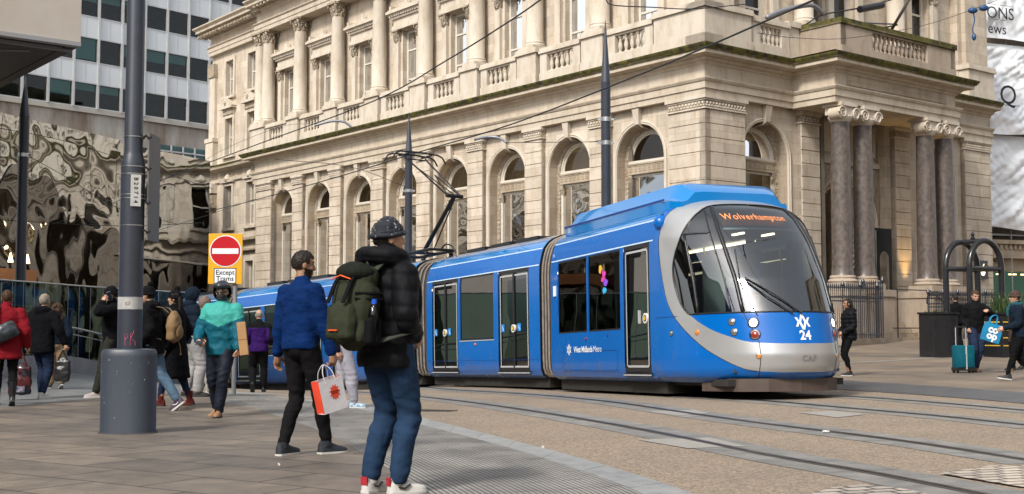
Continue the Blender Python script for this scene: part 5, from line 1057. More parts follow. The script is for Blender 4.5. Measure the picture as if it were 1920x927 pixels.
# front car with cab
i = 4; fm = cfm(4); XC = CARS[4][1]
w1, w2, dr_ = (sx(4, 1048), sx(4, 1102)), (sx(4, 1105), sx(4, 1165)), (sx(4, 1172), sx(4, 1221))
holes = [(*w1, 1.12, 2.5), (*w2, 1.12, 2.5), (*dr_, .39, 2.525)]
car_shell(4, 0, XC, holes)
for a, b in (w1, w2):
    for sg in (-1, 1): w = pane(fm, a, b, 1.12, 2.5, tram, sg); q = MB(fm); ring_line(q, a, b, 1.12, 2.5, .03, .03, lambda z: sg*(py_(z)-.012)); q.build('window_frame', M_BK, w, fix=False)
door(4, *dr_, 1); door(4, *dr_, 1, 1); seats(4, (.9, 1.8, 2.6))
q = MB(fm); ring_line(q, .6, dr_[0]-.3, .42, .78, .02, .008, lambda z: -1.3285); q.box(.03, XC, -1.3285, -1.327, .62, .627) if False else None; q.build('hatch_seam', mat('seam_dark_blue', (.004, .03, .15), .5), tram, fix=False)
rq = random.Random(5); xd = sx(4, 1132)  # coloured patches painting the reflection of a neon sign on the pane
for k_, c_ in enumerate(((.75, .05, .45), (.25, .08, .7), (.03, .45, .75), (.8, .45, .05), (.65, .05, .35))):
    q = MB(fm); x_, z_ = xd+rq.uniform(-.14, .14), (2.12, 1.98, 1.84, 2.22, 2.04)[k_]; n_ = 9; q.poly([(x_+rq.uniform(.05, .11)*math.cos(t), -1.309, z_+rq.uniform(.04, .09)*math.sin(t)) for t in np.linspace(0, 6.28, n_, endpoint=False)]); q.build('neon_reflection_patch', mat('neon_reflection_tint_%d' % k_, c_, .4), tram, fix=False)
# raised roof equipment box with bright bevelled flank
RB = [(-1.12, 3.0), (-1.13, 3.16), (-1.02, 3.2), (-1.0, 3.22), (-.86, 3.46), (-.7, 3.5), (.7, 3.5), (.86, 3.46), (1.0, 3.22), (1.13, 3.16), (1.12, 3.0)]
b = MB(fm); b.loft([[(.32, y, z) for y, z in RB], [(XC-.1, y, z) for y, z in RB], [(XC+.12, y*.97, 3.02+(z-3.0)*.88) for y, z in RB], [(XC+.36, y*.86, 3.04+(z-3.0)*.52) for y, z in RB]], close=True); b.build('roof_fairing', M_TBL, tram, smooth=25)
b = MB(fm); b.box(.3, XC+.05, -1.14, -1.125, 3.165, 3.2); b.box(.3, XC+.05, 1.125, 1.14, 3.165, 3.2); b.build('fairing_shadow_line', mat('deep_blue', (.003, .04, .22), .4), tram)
b = MB(fm); [b.box(.5+k*.62, .9+k*.62, -.6, .6, 3.5, 3.53) for k in range(6)]; b.build('roof_vents', M_TB, tram)
b = MB(fm); b.ell((XC+.12, -1.23, 2.80), (.11, .12, .13), 16, 10); b.build('camera_pod', M_TB, tram, smooth=True)
# cab nose: a superelliptic shell cut into ring, screen, side glass and blue panels
LZ = [(.25, 6.6), (.35, 6.78), (.47, 6.86), (.65, 6.9), (.83, 6.86), (1.27, 6.75), (1.8, 6.5), (2.4, 6.08), (2.8, 5.72), (2.97, 5.5), (3.1, 5.2), (3.2, 4.85), (3.26, 4.62)]
WZ = [(.25, 1.17), (.31, 1.27), (.42, 1.315), (.6, 1.325), (2.3, 1.325), (2.53, 1.312), (2.72, 1.27), (2.87, 1.22), (2.98, 1.14), (3.07, 1.02), (3.16, .8), (3.22, .5), (3.26, .2)]
def smooth_interp(T, z):
    a = np.array(T); zz = np.linspace(.25, 3.26, 302); v = np.interp(zz, a[:, 0], a[:, 1]); k = np.hanning(15); k /= k.sum(); vp = np.pad(v, 7, mode='reflect', reflect_type='odd'); v = np.convolve(vp, k, 'valid'); return np.interp(z, zz, v)
PW = 2.2
def nose_xy(t, z, off=0.):
    L_ = smooth_interp(LZ, z); Wd = smooth_interp(WZ, z); x0 = np.minimum(XC, L_-.02)
    c, s = np.cos(t), np.sin(t); return x0+(L_-x0)*np.abs(c)**(2/PW), np.sign(s)*Wd*np.abs(s)**(2/PW)
OUT = catmull([(0, .40, 0), (.3, .405, 0), (.6, .45, 0), (.87, .63, 0), (1.07, .85, 0), (1.30, 1.23, 0), (1.40, 1.57, 0), (1.455, 2.09, 0), (1.46, 2.60, 0), (1.36, 2.95, 0), (1.1, 3.13, 0), (.7, 3.19, 0), (0, 3.205, 0)], 8)
INN = catmull([(0, .82, 0), (.3, .825, 0), (.56, .85, 0), (.74, .93, 0), (.95, 1.07, 0), (1.15, 1.31, 0), (1.24, 1.55, 0), (1.28, 1.9, 0), (1.22, 2.23, 0), (1.01, 2.67, 0), (.78, 2.92, 0), (.6, 3.02, 0), (.3, 3.05, 0), (0, 3.055, 0)], 8)
def build_nose():
    nt_, nz_ = 420, 301; t = np.linspace(-math.pi/2, math.pi/2, nt_+1); z = np.linspace(.25, 3.26, nz_+1)
    TT, ZZ = np.meshgrid(t, z, indexing='ij'); cell = z[1]-z[0]
    # snap grid points onto the boundary curves so that edges run smooth
    def snap(curve, horiz=None):
        c = np.array([(p.x, p.y) for p in curve]); q = []
        for a, b_ in zip(c[:-1], c[1:]):
            n = max(2, int(np.hypot((b_-a)[0]*1.3, (b_-a)[1])/.002)); q.append(a+(b_-a)*np.linspace(0, 1, n, endpoint=False)[:, None])
        q = np.vstack(q)
        tt = np.abs(TT); ti = np.clip(((tt)/(t[1]-t[0])).astype(int), 0, 10**6)
        sgn = np.where(TT < 0, -1, 1)
        for (tc, zc) in q:
            for sg in (-1, 1):
                ii = int(round((sg*tc+math.pi/2)/(t[1]-t[0]))); jj = int(round((zc-.25)/cell))
                if 0 <= ii <= nt_ and 0 < jj < nz_: key = (ii, jj); d = ((sg*tc-t[ii])*1.3)**2+(zc-z[jj])**2
                else: continue
                if d < best.get(key, 1e9): best[key] = d; TT[ii, jj] = sg*tc; ZZ[ii, jj] = zc
    best = {}; snap(OUT); snap(INN)
    line = [Vector((x, 1.29, 0)) for x in np.linspace(0, 1.14, 60)]; snap(line)
    def pip(poly, x, y):
        ins = np.zeros(x.shape, bool); pts_ = [(p.x, p.y) for p in poly]+[(-.01, poly[-1].y), (-.01, poly[0].y)]
        for k in range(len(pts_)):
            (x0, y0), (x1, y1) = pts_[k], pts_[(k+1) % len(pts_)]
            if y0 == y1: continue
            cnd = ((y0 > y) != (y1 > y)) & (x < (x1-x0)*(y-y0)/(y1-y0)+x0); ins ^= cnd
        return ins
    ct = np.abs((TT[:-1, :-1]+TT[1:, 1:]+TT[1:, :-1]+TT[:-1, 1:])/4); cz = (ZZ[:-1, :-1]+ZZ[1:, 1:]+ZZ[1:, :-1]+ZZ[:-1, 1:])/4
    io, ii = pip(OUT, ct, cz), pip(INN, ct, cz)
    reg = np.zeros(ct.shape, int)                      # 0 body blue
    reg[(cz > 3.14) & ~io] = 5
    reg[io] = 1; reg[ii & (cz < 1.29)] = 2; reg[ii & (cz >= 1.29) & (ct < .575)] = 3; reg[ii & (cz >= 1.29) & (ct >= .575)] = 4
    X, Y = nose_xy(TT, ZZ)
    edge = np.zeros(ct.shape, bool)
    for nm, k, m_ in (('cab_shell', 0, M_TB), ('silver_ring', 1, M_SIL), ('nose_panel', 2, M_TB), ('windscreen', 3, M_WS), ('cab_side_window', 4, M_WS), ('cab_roof', 5, M_TBL)):
        for sg in ((-1, 1) if k == 4 else (0,)):
            I_, J_ = np.nonzero((reg == k) & ((TT[:-1, :-1]*sg > 0) if sg else True)); 
            if not len(I_): continue
            n1 = nz_+1; fs = np.stack([I_*n1+J_, (I_+1)*n1+J_, (I_+1)*n1+J_+1, I_*n1+J_+1], 1); u, inv = np.unique(fs, return_inverse=True); inv = inv.reshape(fs.shape)
            xs, ys, zs_ = X.ravel()[u], Y.ravel()[u], ZZ.ravel()[u]
            b = MB(fm); b.v = list(zip(xs.tolist(), ys.tolist(), zs_.tolist())); b.f = [tuple(r) for r in inv.tolist()]; b.m = [0]*len(b.f); ob = b.build(nm, m_, tram, smooth=True, fix=False)
            if k == 3: ws = ob
build_nose()
def nx(y, z):
    L_ = float(smooth_interp(LZ, z)); Wd = float(smooth_interp(WZ, z)); x0 = min(XC, L_-.02); s = min(1, (abs(y)/Wd))**(PW/2); c = math.sqrt(max(0, 1-s*s)); return x0+(L_-x0)*c**(2/PW)
def nt_pt(t, z, off=0.):
    a = nose_xy(np.float64(t), z); e = 1e-3; b = nose_xy(np.float64(t+e), z); c = nose_xy(np.float64(t), z+e)
    v1 = Vector((b[0]-a[0], b[1]-a[1], 0)); v2 = Vector((c[0]-a[0], c[1]-a[1], e)); n = v1.cross(v2).normalized()
    if n.x < 0: n = -n
    return Vector((a[0], a[1], z))+n*off, n
# black gaskets round the glass
def gasket(pts_, r, name='gasket', m=None, par=None):
    b = MB(fm); b.tube([nt_pt(t, z, .002)[0] for t, z in pts_], r, 6); return b.build(name, m or M_BK, par or tram, smooth=True, fix=False)
for sg in (-1, 1):
    gasket([(sg*p.x, p.y) for p in INN if p.y > 1.29], .014); gasket([(sg*t, 1.29) for t in np.linspace(0, 1.14, 30)], .013)
    gasket([(sg*.585, z) for z in np.linspace(1.3, 3.0, 16)], .034, 'windscreen_pillar'); gasket([(sg*.70, z) for z in np.linspace(1.3, 2.93, 16)], .012, 'glass_joint')
    gasket([(sg*t, 2.55) for t in np.linspace(.70, 1.08, 10)], .014, 'side_window_bar'); gasket([(sg*1.04, z) for z in np.linspace(1.3, 2.55, 12)], .022, 'side_window_bar')
    sm = mat('seam_dark_blue', (.004, .03, .15), .5)
    gasket([(sg*.47, z) for z in np.linspace(.28, .84, 8)]+[(sg*(.47+.115*u), .84+.45*u) for u in np.linspace(.05, 1, 8)], .006, 'panel_joint', M_BK)
    gasket([(sg*t, 1.27) for t in np.linspace(1.28, 1.55, 12)], .004, 'panel_joint', sm)
    gasket([(sg*p.x, p.y) for p in OUT if p.y > .42], .005, 'ring_edge', M_BK)
# dark cab interior, desk, driver's display, destination sign
b = MB(fm); b.box(XC+.05, XC+.1, -1.2, 1.2, .4, 1.2); b.box(XC+.05, XC+.1, -1.2, -.75, 1.2, 2.95); b.box(XC+.05, XC+.1, .35, .5, 1.2, 2.95); b.box(XC+.05, XC+.1, -.75, 1.15, 2.6, 2.95); b.box(XC+.1, 6.35, -.9, .9, .4, .45)
bs_ = [(XC+1.3, -.95, .95), (XC+1.3, .95, .95), (6.45, .6, .95), (6.45, -.6, .95)]; b.prism(bs_, (0, 0, .28)); b.build('cab_desk', mat('cab_dark_grey', (.05, .052, .055), .6), tram)
b = MB(fm); b.box(5.0, 5.5, -.28, .28, .85, .95, bev=.02); b.box(4.95, 5.1, -.26, .26, .95, 1.75, bev=.03); b.box(4.97, 5.08, -.14, .14, 1.78, 2.0, bev=.02); b.build('driver_seat', M_SEAT, tram)
b = MB(fm); b.box(XC+.11, XC+.14, -.5, .1, 1.2, 2.3); b.build('cab_notice', mat('pale_notice', (.5, .48, .4), .7), tram)
b = MB(fm); b.box(XC+.11, XC+.3, -1.05, -.85, 1.3, 2.4); b.build('cab_wall_panel', mat('cab_cream_panel', (.5, .46, .38), .7), tram)
b = MB(fm); b.box(XC+.3, 5.2, -.05, .0, 2.6, 2.63); b.box(XC+.3, 5.2, .5, .55, 2.6, 2.63); b.build('cab_light', M_TLAMP, tram)
b = MB(fm)
A_ = [(nx(y, 2.68)-.09, y, 2.68) for y in np.linspace(-.62, .62, 13)]; B_2 = [(nx(y, 2.97)-.09, y, 2.97) for y in np.linspace(-.62, .62, 13)]; b.strip(A_, B_2); sg_ = b.build('destination_display', M_BK, tram, fix=False)
vs, fs = text_mb('Wolverhampton', .150, .0, bold=.001, sp=1.12); b = MB(fm); b.add([(nx(v.x-.03, 2.825+v.y)-.075, v.x-.03, 2.825+v.y) for v in vs], fs)
b.build('destination_text', mat('amber_led', (1, .3, .05), .5, emit=(1, .24, .04), es=2.6), sg_, fix=False)
b = MB(fm); A_ = [(nx(y, 2.60)-.06, y, 2.60) for y in np.linspace(-.66, .66, 13)]; B_2 = [(nx(y, 2.63)-.06, y, 2.63) for y in np.linspace(-.66, .66, 13)]; b.strip(A_, B_2); b.build('sun_blind', mat('pale_blind_edge', (.6, .62, .6), .6), tram, fix=False)
# lamps on the nose
def disc(t, z, r, off, depth, name, m_, par, n=20):
    p, nrm = nt_pt(t, z); Mq = Matrix.Translation(p) @ nrm.to_track_quat('Z', 'Y').to_matrix().to_4x4(); b = MB(fm); b.lathe([(r*1.0, -depth), (r, off-.006), (r*.86, off), (.001, off+.004)], n, M=Mq); return b.build(name, m_, par, smooth=40, fix=False)
M_LBK = mat('lamp_recess', (.01, .03, .09), .3); M_HL = mat('lit_headlight', (1, .93, .75), .2, emit=(1, .84, .52), es=7); M_HL0 = mat('unlit_lamp', (.25, .25, .22), .15, .6); M_REDL = mat('red_lamp_glass', (.25, .03, .02), .15); M_AMB = mat('amber_lamp_glass', (.6, .2, .03), .2); M_RIMC = mat('chrome_rim', (.7, .7, .7), .12, 1.)
for sg in (-1, 1):
    for t, z, r, m_, nm in ((.50, 1.13, .062, M_HL, 'headlight'), (.50, .955, .062, M_REDL, 'tail_light'), (.71, 1.15, .045, M_HL0 if sg < 0 else M_HL0, 'fog_light'), (.70, 1.0, .045, M_HL0, 'fog_light')):
        a = disc(sg*t, z, r*1.45, .004, .02, nm, M_LBK, tram); disc(sg*t, z, r*1.12, .01, .01, 'lamp_rim', M_RIMC, a); disc(sg*t, z, r*.93, .018, .01, 'lens', m_, a)
    a = disc(sg*.49, .64, .045, .008, .01, 'indicator', M_RIMC, tram); disc(sg*.49, .64, .035, .014, .01, 'lens', M_AMB, a)
    a = disc(sg*1.07, 1.01, .045, .01, .01, 'side_indicator', M_AMB, tram); a = disc(sg*1.36, 1.01, .04, .02, .01, 'side_sensor', M_HL0, tram)
# emblem, number, maker's letters, side lettering
def nose_text(body, size, y0, z0, m_, name, **kw):
    vs, fs = text_mb(body, size, .0, **kw); b = MB(fm); b.add([(nx(v.x+y0, z0+v.y)+.006, v.x+y0, z0+v.y) for v in vs], fs); return b.build(name, m_, tram, fix=False)
nose_text('24', .19, .01, .935, M_WHT, 'number', bold=.006)
def emblem(put, name, s=1.):
    b = MB(); w_ = .015*s
    for d in (1, -1):
        zg = [(-.095, .062), (-.048, -.02), (0, .105), (.048, -.02), (.095, .062)]
        for (xa, za), (xb, zb_) in zip(zg[:-1], zg[1:]): b.poly([put((xa-.017)*s, d*za*s), put((xa+.017)*s, d*za*s), put((xb+.017)*s, d*zb_*s), put((xb-.017)*s, d*zb_*s)])
    b.fm = lambda x, y, z: fm(x, y, z); return b.build(name, M_WHT, tram, fix=False)
emblem(lambda y, z: (nx(y, 1.135+z)+.006, y, 1.135+z), 'emblem', 1.12)
nose_text('CAF', .12, .03, .60, mat('embossed_grey', (.34, .34, .34), .3, .6), 'raised_letters', bold=.004, sp=1.15)
sxx = sx(4, 1077); vs, fs = text_mb('West Midlands', .155, .0, align='LEFT', bold=.003, sp=.94); b = MB(fm); b.add([(sxx+v.x, -1.329, .885-.08+v.y) for v in vs], fs); ow = max(v.x for v in vs); b.build('lettering', M_WHT, tram, fix=False)
vs, fs = text_mb('Metro', .155, .0, align='LEFT', sp=.95); b = MB(fm); b.add([(sxx+ow+.03+v.x, -1.329, .885-.08+v.y) for v in vs], fs); b.build('lettering', M_WHT, tram, fix=False)
se = sx(4, 1068); emblem(lambda x, z: (se+x, -1.329, .81+z), 'emblem', 1.0)
vs, fs = text_mb('24', .09, .0, align='LEFT'); b = MB(fm); b.add([(sx(4, 1039)+v.x, -1.313, 2.64+v.y) for v in vs], fs); b.build('small_number', M_WHT, tram, fix=False)
b = MB(fm); b.box(sx(4, 1041), sx(4, 1045), -1.345, -1.325, 1.85, 2.05); b.build('side_handle', M_WHT, tram)
b = MB(fm); x_ = sx(4, 1100); b.tube([(x_, -1.32, 1.0), (x_, -1.34, 1.0)], .03, 10); b.build('marker_lamp', M_REDL, tram); b = MB(fm); x_ = sx(4, 1141); b.tube([(x_, -1.32, 1.03), (x_, -1.335, 1.03)], .02, 8); b.build('key_switch', M_BK, tram)
# wipers
def nearest(px, py, off=.03):
    best = None
    for t in np.linspace(-.6, .6, 41):
        for z in np.linspace(1.2, 3, 37):
            p, n_ = nt_pt(t, z, off); w = (CARS[4][0] @ p)+T0-Vector((0, 0, EYE)); f = Vector((0, math.cos(PIT), math.sin(PIT))); u = Vector((0, -math.sin(PIT), math.cos(PIT))); d = w.dot(f); e = (960+FPX*w.x/d-px)**2+(463.5-FPX*w.dot(u)/d-py)**2
            if best is None or e < best[0]: best = (e, t, z)
    return best[1], best[2]
for pp in (((1502, 587), (1450, 552), (1395, 520)), ((1488, 590), (1440, 560), (1398, 528)), ((1378, 470), (1386, 530), (1402, 560), (1420, 588))):
    qs = [nearest(*p) for p in pp]; b = MB(fm); b.tube([nt_pt(t, z, .035)[0] for t, z in qs], .011, 6); b.build('wiper', M_BK, tram, fix=False)
b = MB(fm); t_, z_ = .48, 2.45; p, n_ = nt_pt(t_, z_, -.12); b.ell(p, (.06, .09, .14), 12, 8); b.build('cab_mirror', M_BK, tram, smooth=True)
# coupler shroud, wheels
b = MB(fm); pts_ = [(5.6, -1.05), (6.35, -.85), (6.62, -.5), (6.7, 0), (6.62, .5), (6.35, .85), (5.6, 1.05)]; b.strip([(x, y, .12) for x, y in pts_], [(x, y, .31) for x, y in pts_]); b.strip([(x-.04, y*.97, .12) for x, y in pts_], [(x-.04, y*.97, .31) for x, y in pts_]); b.strip([(x, y, .12) for x, y in pts_], [(x-.04, y*.97, .12) for x, y in pts_])
b.build('snow_plough', mat('rusty_brown_plough', (.10, .07, .055), .7, col2=(.05, .035, .03), scale=4), tram, fix=False)
b = MB(fm); b.box(XC, 6.3, -1.0, 1.0, .2, .3); b.build('underframe', M_UND, tram)
for ci, xs_ in ((4, (.9, 2.7)), (2, (.8, 2.2)), (0, (2, 4))):
    for x_ in xs_:
        for y_ in (-.72, .72): b = MB(cfm(ci)); b.tube([(x_, y_-.06, .28), (x_, y_+.06, .28)], .27, 24); b.tube([(x_, y_-.09, .28), (x_, y_+.09, .28)], .12, 14); b.build('wheel', M_RAIL, tram, smooth=40)
# roof boxes and the raised pantograph
for ci in (0, 1, 3):
    l_ = CARS[ci][1]; b = MB(cfm(ci)); 
    for k in range(int((l_-1)/1.3)): b.box(.7+k*1.3, 1.7+k*1.3, -.55, .55, 3.2, 3.29)
    b.build('roof_boxes', M_BK, tram)
def W2(p): return p-T0
hp = P(779, 290, 30.4); el = P(852, 368, 29.6); ba = P(797, 468, 31.4); M_PAN = mat('pantograph_black', (.02, .02, .022), .45, .4)
hx = (CARS[2][0].to_3x3() @ Vector((1, 0, 0))).normalized(); hy = (CARS[2][0].to_3x3() @ Vector((0, 1, 0))).normalized()
b = MB(); b.tube([W2(ba-hy*.0), W2(el)], .055, 8); b.tube([W2(ba+hx*.35-Vector((0, 0, .05))), W2(el-Vector((0, 0, .08)))], .018, 6); b.tube([W2(el-hy*.25), W2(el+hy*.25)], .05, 8); pa = b.build('pantograph_arm', M_PAN, tram)
b = MB()
for s in (-1, 1): b.tube([W2(el+hy*.22*s), W2(hp+hy*.32*s-Vector((0, 0, .1)))], .022, 6)
b.tube([W2(el+hy*.2), W2(el.lerp(hp, .5)-hy*.0), W2(el-hy*.2)], .015, 6); b.tube([W2(el+Vector((0, 0, .03))), W2(hp-Vector((0, 0, .3)))], .014, 6); b.build('upper_arm', M_PAN, pa)
b = MB()
for s in (-.16, .16):
    c = hp+hx*s; b.tube([W2(c+hy*a+Vector((0, 0, z))) for a, z in ((-.85, -.2), (-.74, -.05), (-.6, .0), (0, .02), (.6, 0), (.74, -.05), (.85, -.2))], .022, 6)
for a in (-.35, .35): b.tube([W2(hp-hx*.2+hy*a-Vector((0, 0, .03))), W2(hp+hx*.2+hy*a-Vector((0, 0, .03)))], .02, 6)
b.tube([W2(hp+hy*-.35-Vector((0, 0, .03))), W2(hp+hy*-.3-Vector((0, 0, .13))), W2(hp+hy*.3-Vector((0, 0, .13))), W2(hp+hy*.35-Vector((0, 0, .03)))], .018, 6); b.build('collector_head', M_PAN, pa)
b = MB(); c = ba-Vector((0, 0, .1))
for s in (-1, 1): b.tube([W2(c-hx*.7+hy*.4*s), W2(c+hx*.7+hy*.4*s)], .04, 6); b.lathe([(.05, 0), (.07, .03), (.05, .06), (.07, .09), (.05, .12)], 8, W2(c-hx*.55+hy*.4*s-Vector((0, 0, .16)))); b.lathe([(.05, 0), (.07, .03), (.05, .06), (.07, .09), (.05, .12)], 8, W2(c+hx*.55+hy*.4*s-Vector((0, 0, .16))))
for s in (-.7, 0, .7): b.tube([W2(c+hx*s-hy*.4), W2(c+hx*s+hy*.4)], .035, 6)
b.tube(catmull([W2(c+hx*.6), W2(c+hx*.8+Vector((0, 0, .12))), W2(c+hx*1.05+Vector((0, 0, .05))), W2(c+hx*1.2-Vector((0, 0, .15)))], 4), .02, 6); b.build('pantograph_base', M_PAN, tram)
# ------------------------------------------------------------ people
M_SK = mat('skin_light', (.50, .30, .20), .5, col2=(.42, .23, .15), scale=12); M_SKB = mat('skin_brown', (.30, .165, .095), .5, col2=(.24, .12, .07), scale=12)
for _m in (M_SK, M_SKB): _m.node_tree.nodes['Principled BSDF'].inputs['Subsurface Weight'].default_value = .08
for _m in ('x',): pass
M_EYE = mat('dark_eye', (.02, .012, .01), .2); M_LIP = mat('lips', (.33, .12, .10), .5)
M_HBK = mat('black_hair', (.012, .010, .009), .5, col2=(.03, .024, .02), scale=60, streak=(1, 1, .2)); M_HBR = mat('brown_hair', (.09, .05, .028), .5, col2=(.03, .018, .01), scale=50, streak=(1, 1, .2)); M_HGR = mat('grey_hair', (.35, .31, .26), .6, col2=(.18, .14, .10), scale=50, streak=(1, 1, .2)); M_HBL = mat('blonde_hair', (.55, .40, .22), .5, col2=(.3, .2, .1), scale=50, streak=(1, 1, .2))
for _m in (M_HBK, M_HBR, M_HGR, M_HBL): _m.node_tree.nodes['Principled BSDF'].inputs['Specular IOR Level'].default_value = .15
def cloth(name, c, c2=None, rough=.85, scale=9, bump=.25, **k): return mat(name, c, rough, col2=c2 or tuple(x*.62 for x in c), scale=scale, amt=.8, bump=bump, bscale=160, spec=.12, **k)
def rnoise(v, s): return noise.noise(Vector(v)*s)
def remesh(mb, vox, sm=4):
    me = bpy.data.meshes.new('tmp'); me.from_pydata(mb.v, [], mb.f); bm = bmesh.new(); bm.from_mesh(me); bmesh.ops.recalc_face_normals(bm, faces=bm.faces); bm.to_mesh(me); bm.free()
    o = bpy.data.objects.new('tmp', me); S.collection.objects.link(o); r = o.modifiers.new('r', 'REMESH'); r.mode = 'VOXEL'; r.voxel_size = vox; r.use_smooth_shade = True
    if sm: q = o.modifiers.new('s', 'SMOOTH'); q.factor = .5; q.iterations = sm
    out = bpy.data.meshes.new_from_object(o.evaluated_get(bpy.context.evaluated_depsgraph_get())); bpy.data.objects.remove(o); bpy.data.meshes.remove(me); return out
def disp(me, f):
    n = len(me.vertices); co = np.empty(n*3); me.vertices.foreach_get('co', co); co = co.reshape(-1, 3); no = np.empty(n*3); me.vertices.foreach_get('normal', no); no = no.reshape(-1, 3)
    d = np.array([f(c, m) for c, m in zip(co, no)]); co = co+no*d[:, None]; me.vertices.foreach_set('co', co.ravel()); me.update()
def ik(a, t, l1, l2, hint):
    a, t = Vector(a), Vector(t); d = t-a; L_ = min(d.length, (l1+l2)*.999); u = d.normalized(); x = (l1*l1-l2*l2+L_*L_)/(2*L_); h = math.sqrt(max(0, l1*l1-x*x)); hn = Vector(hint); hn = (hn-u*hn.dot(u)).normalized(); return a+u*x+hn*h, a+u*L_
def limb(mb, pts, rs, n=14):
    """tapered limb: smooth tube with rounded ends"""
    c = catmull(pts, 6); m = len(c); rr = [float(np.interp(i/(m-1)*(len(rs)-1), range(len(rs)), rs)) for i in range(m)]; mb.tube(c, rr, n); mb.ell(c[0], (rr[0]*.98,)*3, 12, 8); mb.ell(c[-1], (rr[-1]*.98,)*3, 12, 8)
def hand(mb, w, d, up, curl=.6, side=1, k=1.):
    """w wrist, d along the hand, up = back of the hand, side +1 puts the thumb to d x up"""
    d = Vector(d).normalized(); up = Vector(up); up = (up-d*up.dot(d)).normalized(); s = d.cross(up)*side; w = Vector(w)
    Mh = Matrix(((s.x, d.x, up.x, w.x), (s.y, d.y, up.y, w.y), (s.z, d.z, up.z, w.z), (0, 0, 0, 1))) if False else None
    limb(mb, [w-d*.02, w+d*.03, w+d*.075], [.024*k, .030*k, .030*k], 10)
    for i, (o, ln) in enumerate(((.032, .070), (.011, .080), (-.011, .074), (-.031, .058))):
        b = w+d*.085*k+s*o*k; mb.tube([w+d*.03+s*o*.8*k, b], .0125*k, 8); pts = [b]; a = curl*(.5+.08*i); 
        for q in (.42, .32, .26): v = d*math.cos(a)-up*math.sin(a); pts.append(pts[-1]+v*ln*q*k*1.05); a += curl*.9
        mb.tube(pts, [.0098*k, .0092*k, .0084*k, .0066*k], 8); mb.ell(pts[-1], (.0068*k,)*3, 8, 6)
    b = w+d*.028*k+s*.026*k; pts = [b-d*.012, b+s*.024*k+d*.02*k-up*.008, b+s*.036*k+d*.05*k-up*.022*k, b+s*.032*k+d*.075*k-up*.034*k]; mb.tube(pts, [.014*k, .0125*k, .0105*k, .0082*k], 8); mb.ell(pts[-1], (.0084*k,)*3, 8, 6)
def person(px, top, foot, H, yaw, label, o, group=None, Y=None, px_dx=0., loc=None):
    K = H/1.75; Y = Y or H*2316/(foot-top); c = P(px, foot, Y); zg = gz(c.x, c.y)
    if loc is None: loc = (c.x, c.y, zg+.006)
    T = thing('person', label, 'person', loc, R(yaw), group); T.scale = (K, K, K); g = o.get
    near = Y < 12; vb = .0062 if near else .0075; vg = .011 if near else .015; rnd = random.Random(int(px)); sd = rnd.random()*50
    lean = g('lean', 0); hz = g('hz', 0); sh = Vector((g('shift', 0), 0, 0))
    pel = Vector((0, 0, .94+hz))+sh; che = Vector((0, lean*.6, 1.28+hz))+sh*.6; nb = Vector((0, lean, 1.465+hz)); hd = nb+Vector((0, .025+lean*.15, .165))+Vector(g('headoff', (0, 0, 0)))
    ht = R(g('turn', 0)); MH = Matrix.Translation(hd) @ Matrix.Rotation(ht, 4, 'Z') @ Matrix.Rotation(R(-g('nod', 0)), 4, 'X')
    wd = g('wide', 1.); shw = .172*wd; feet = g('feet', ((-.1, 0, 0), (.1, 0, 0))); arms = g('arms', ((-.26, .02, .84), (.26, .02, .84)))
    B = MB(); legs = []; armj = []
    for sg, f in zip((-1, 1), feet):
        an = Vector((f[0], f[1], .085+f[2])); hip = pel+Vector((sg*.088, 0, -.03)); kn, an = ik(hip, an, .43, .425, (sg*g('kneex', .12), 1, 0)); legs.append((hip, kn, an))
        limb(B, [hip, hip.lerp(kn, .5), kn, kn.lerp(an, .35)+Vector((0, -.012, 0)), an], [.085, .072, .052, .055, .036])
    for sg, a in zip((-1, 1), arms):
        s_ = nb+Vector((sg*shw, -.01, -.075)); el, wr = ik(s_, a[:3], .285, .255, a[3] if len(a) > 3 else (sg*.25, -1, -.3)); armj.append((s_, el, wr)); limb(B, [s_, s_.lerp(el, .5), el, el.lerp(wr, .4), wr], [.05, .043, .036, .035, .024])
        hp_ = g('hands', (None, None))[0 if sg < 0 else 1] or {}
        d = Vector(hp_.get('d', (wr-el))); hand(B, wr, d, hp_.get('up', (sg, 0, .1)), hp_.get('curl', .5), hp_.get('side', 1 if sg < 0 else -1))
    # trunk
    def trunk(mb, sc, zs, ex=0.):
        rings = []
        for z, rx, ry, dy in zs:
            t = (z-.9)/.57; cy = lean*max(0, t)**1.2; cx = sh.x*(1-max(0, min(1, t)))
            rings.append([Vector((cx+(rx*wd+ex)*sc*np.sign(math.cos(a))*abs(math.cos(a))**.85, cy+dy+(ry*wd**.5+ex)*sc*math.sin(a), z+hz)) for a in np.linspace(0, 2*math.pi, 26, endpoint=False)])
        mb.loft(rings)
    trunk(B, 1, [(.84, .12, .09, 0), (.92, .155, .105, -.01), (1.05, .135, .095, 0), (1.2, .155, .11, .01), (1.34, .17, .112, .01), (1.42, .15, .09, 0), (1.47, .07, .06, 0)])
    limb(B, [nb+Vector((0, -.01, -.03)), nb.lerp(hd, .5)+Vector((0, -.01, 0)), hd+Vector((0, -.01, -.03))], [.058, .052, .05])
    # head with face
    for c_, r_ in (((0, -.012, .022), (.074, .094, .098)), ((0, .012, -.03), (.064, .074, .07)), ((0, .03, -.07), (.046, .05, .042)), ((0, .068, -.094), (.021, .016, .016)), ((0, .060, -.045), (.035, .026, .03)),
                   ((-.034, .058, -.018), (.022, .02, .022)), ((.034, .058, -.018), (.022, .02, .022)), ((0, .072, .032), (.052, .014, .013)), ((-.076, -.008, -.01), (.009, .021, .031)), ((.076, -.008, -.01), (.009, .021, .031)),
                   ((0, .082, -.061), (.024, .010, .006)), ((0, .080, -.071), (.020, .010, .0065)), ((0, .096, -.026), (.016, .012, .011))):
        B.ell(c_, r_, 16, 10, MH)
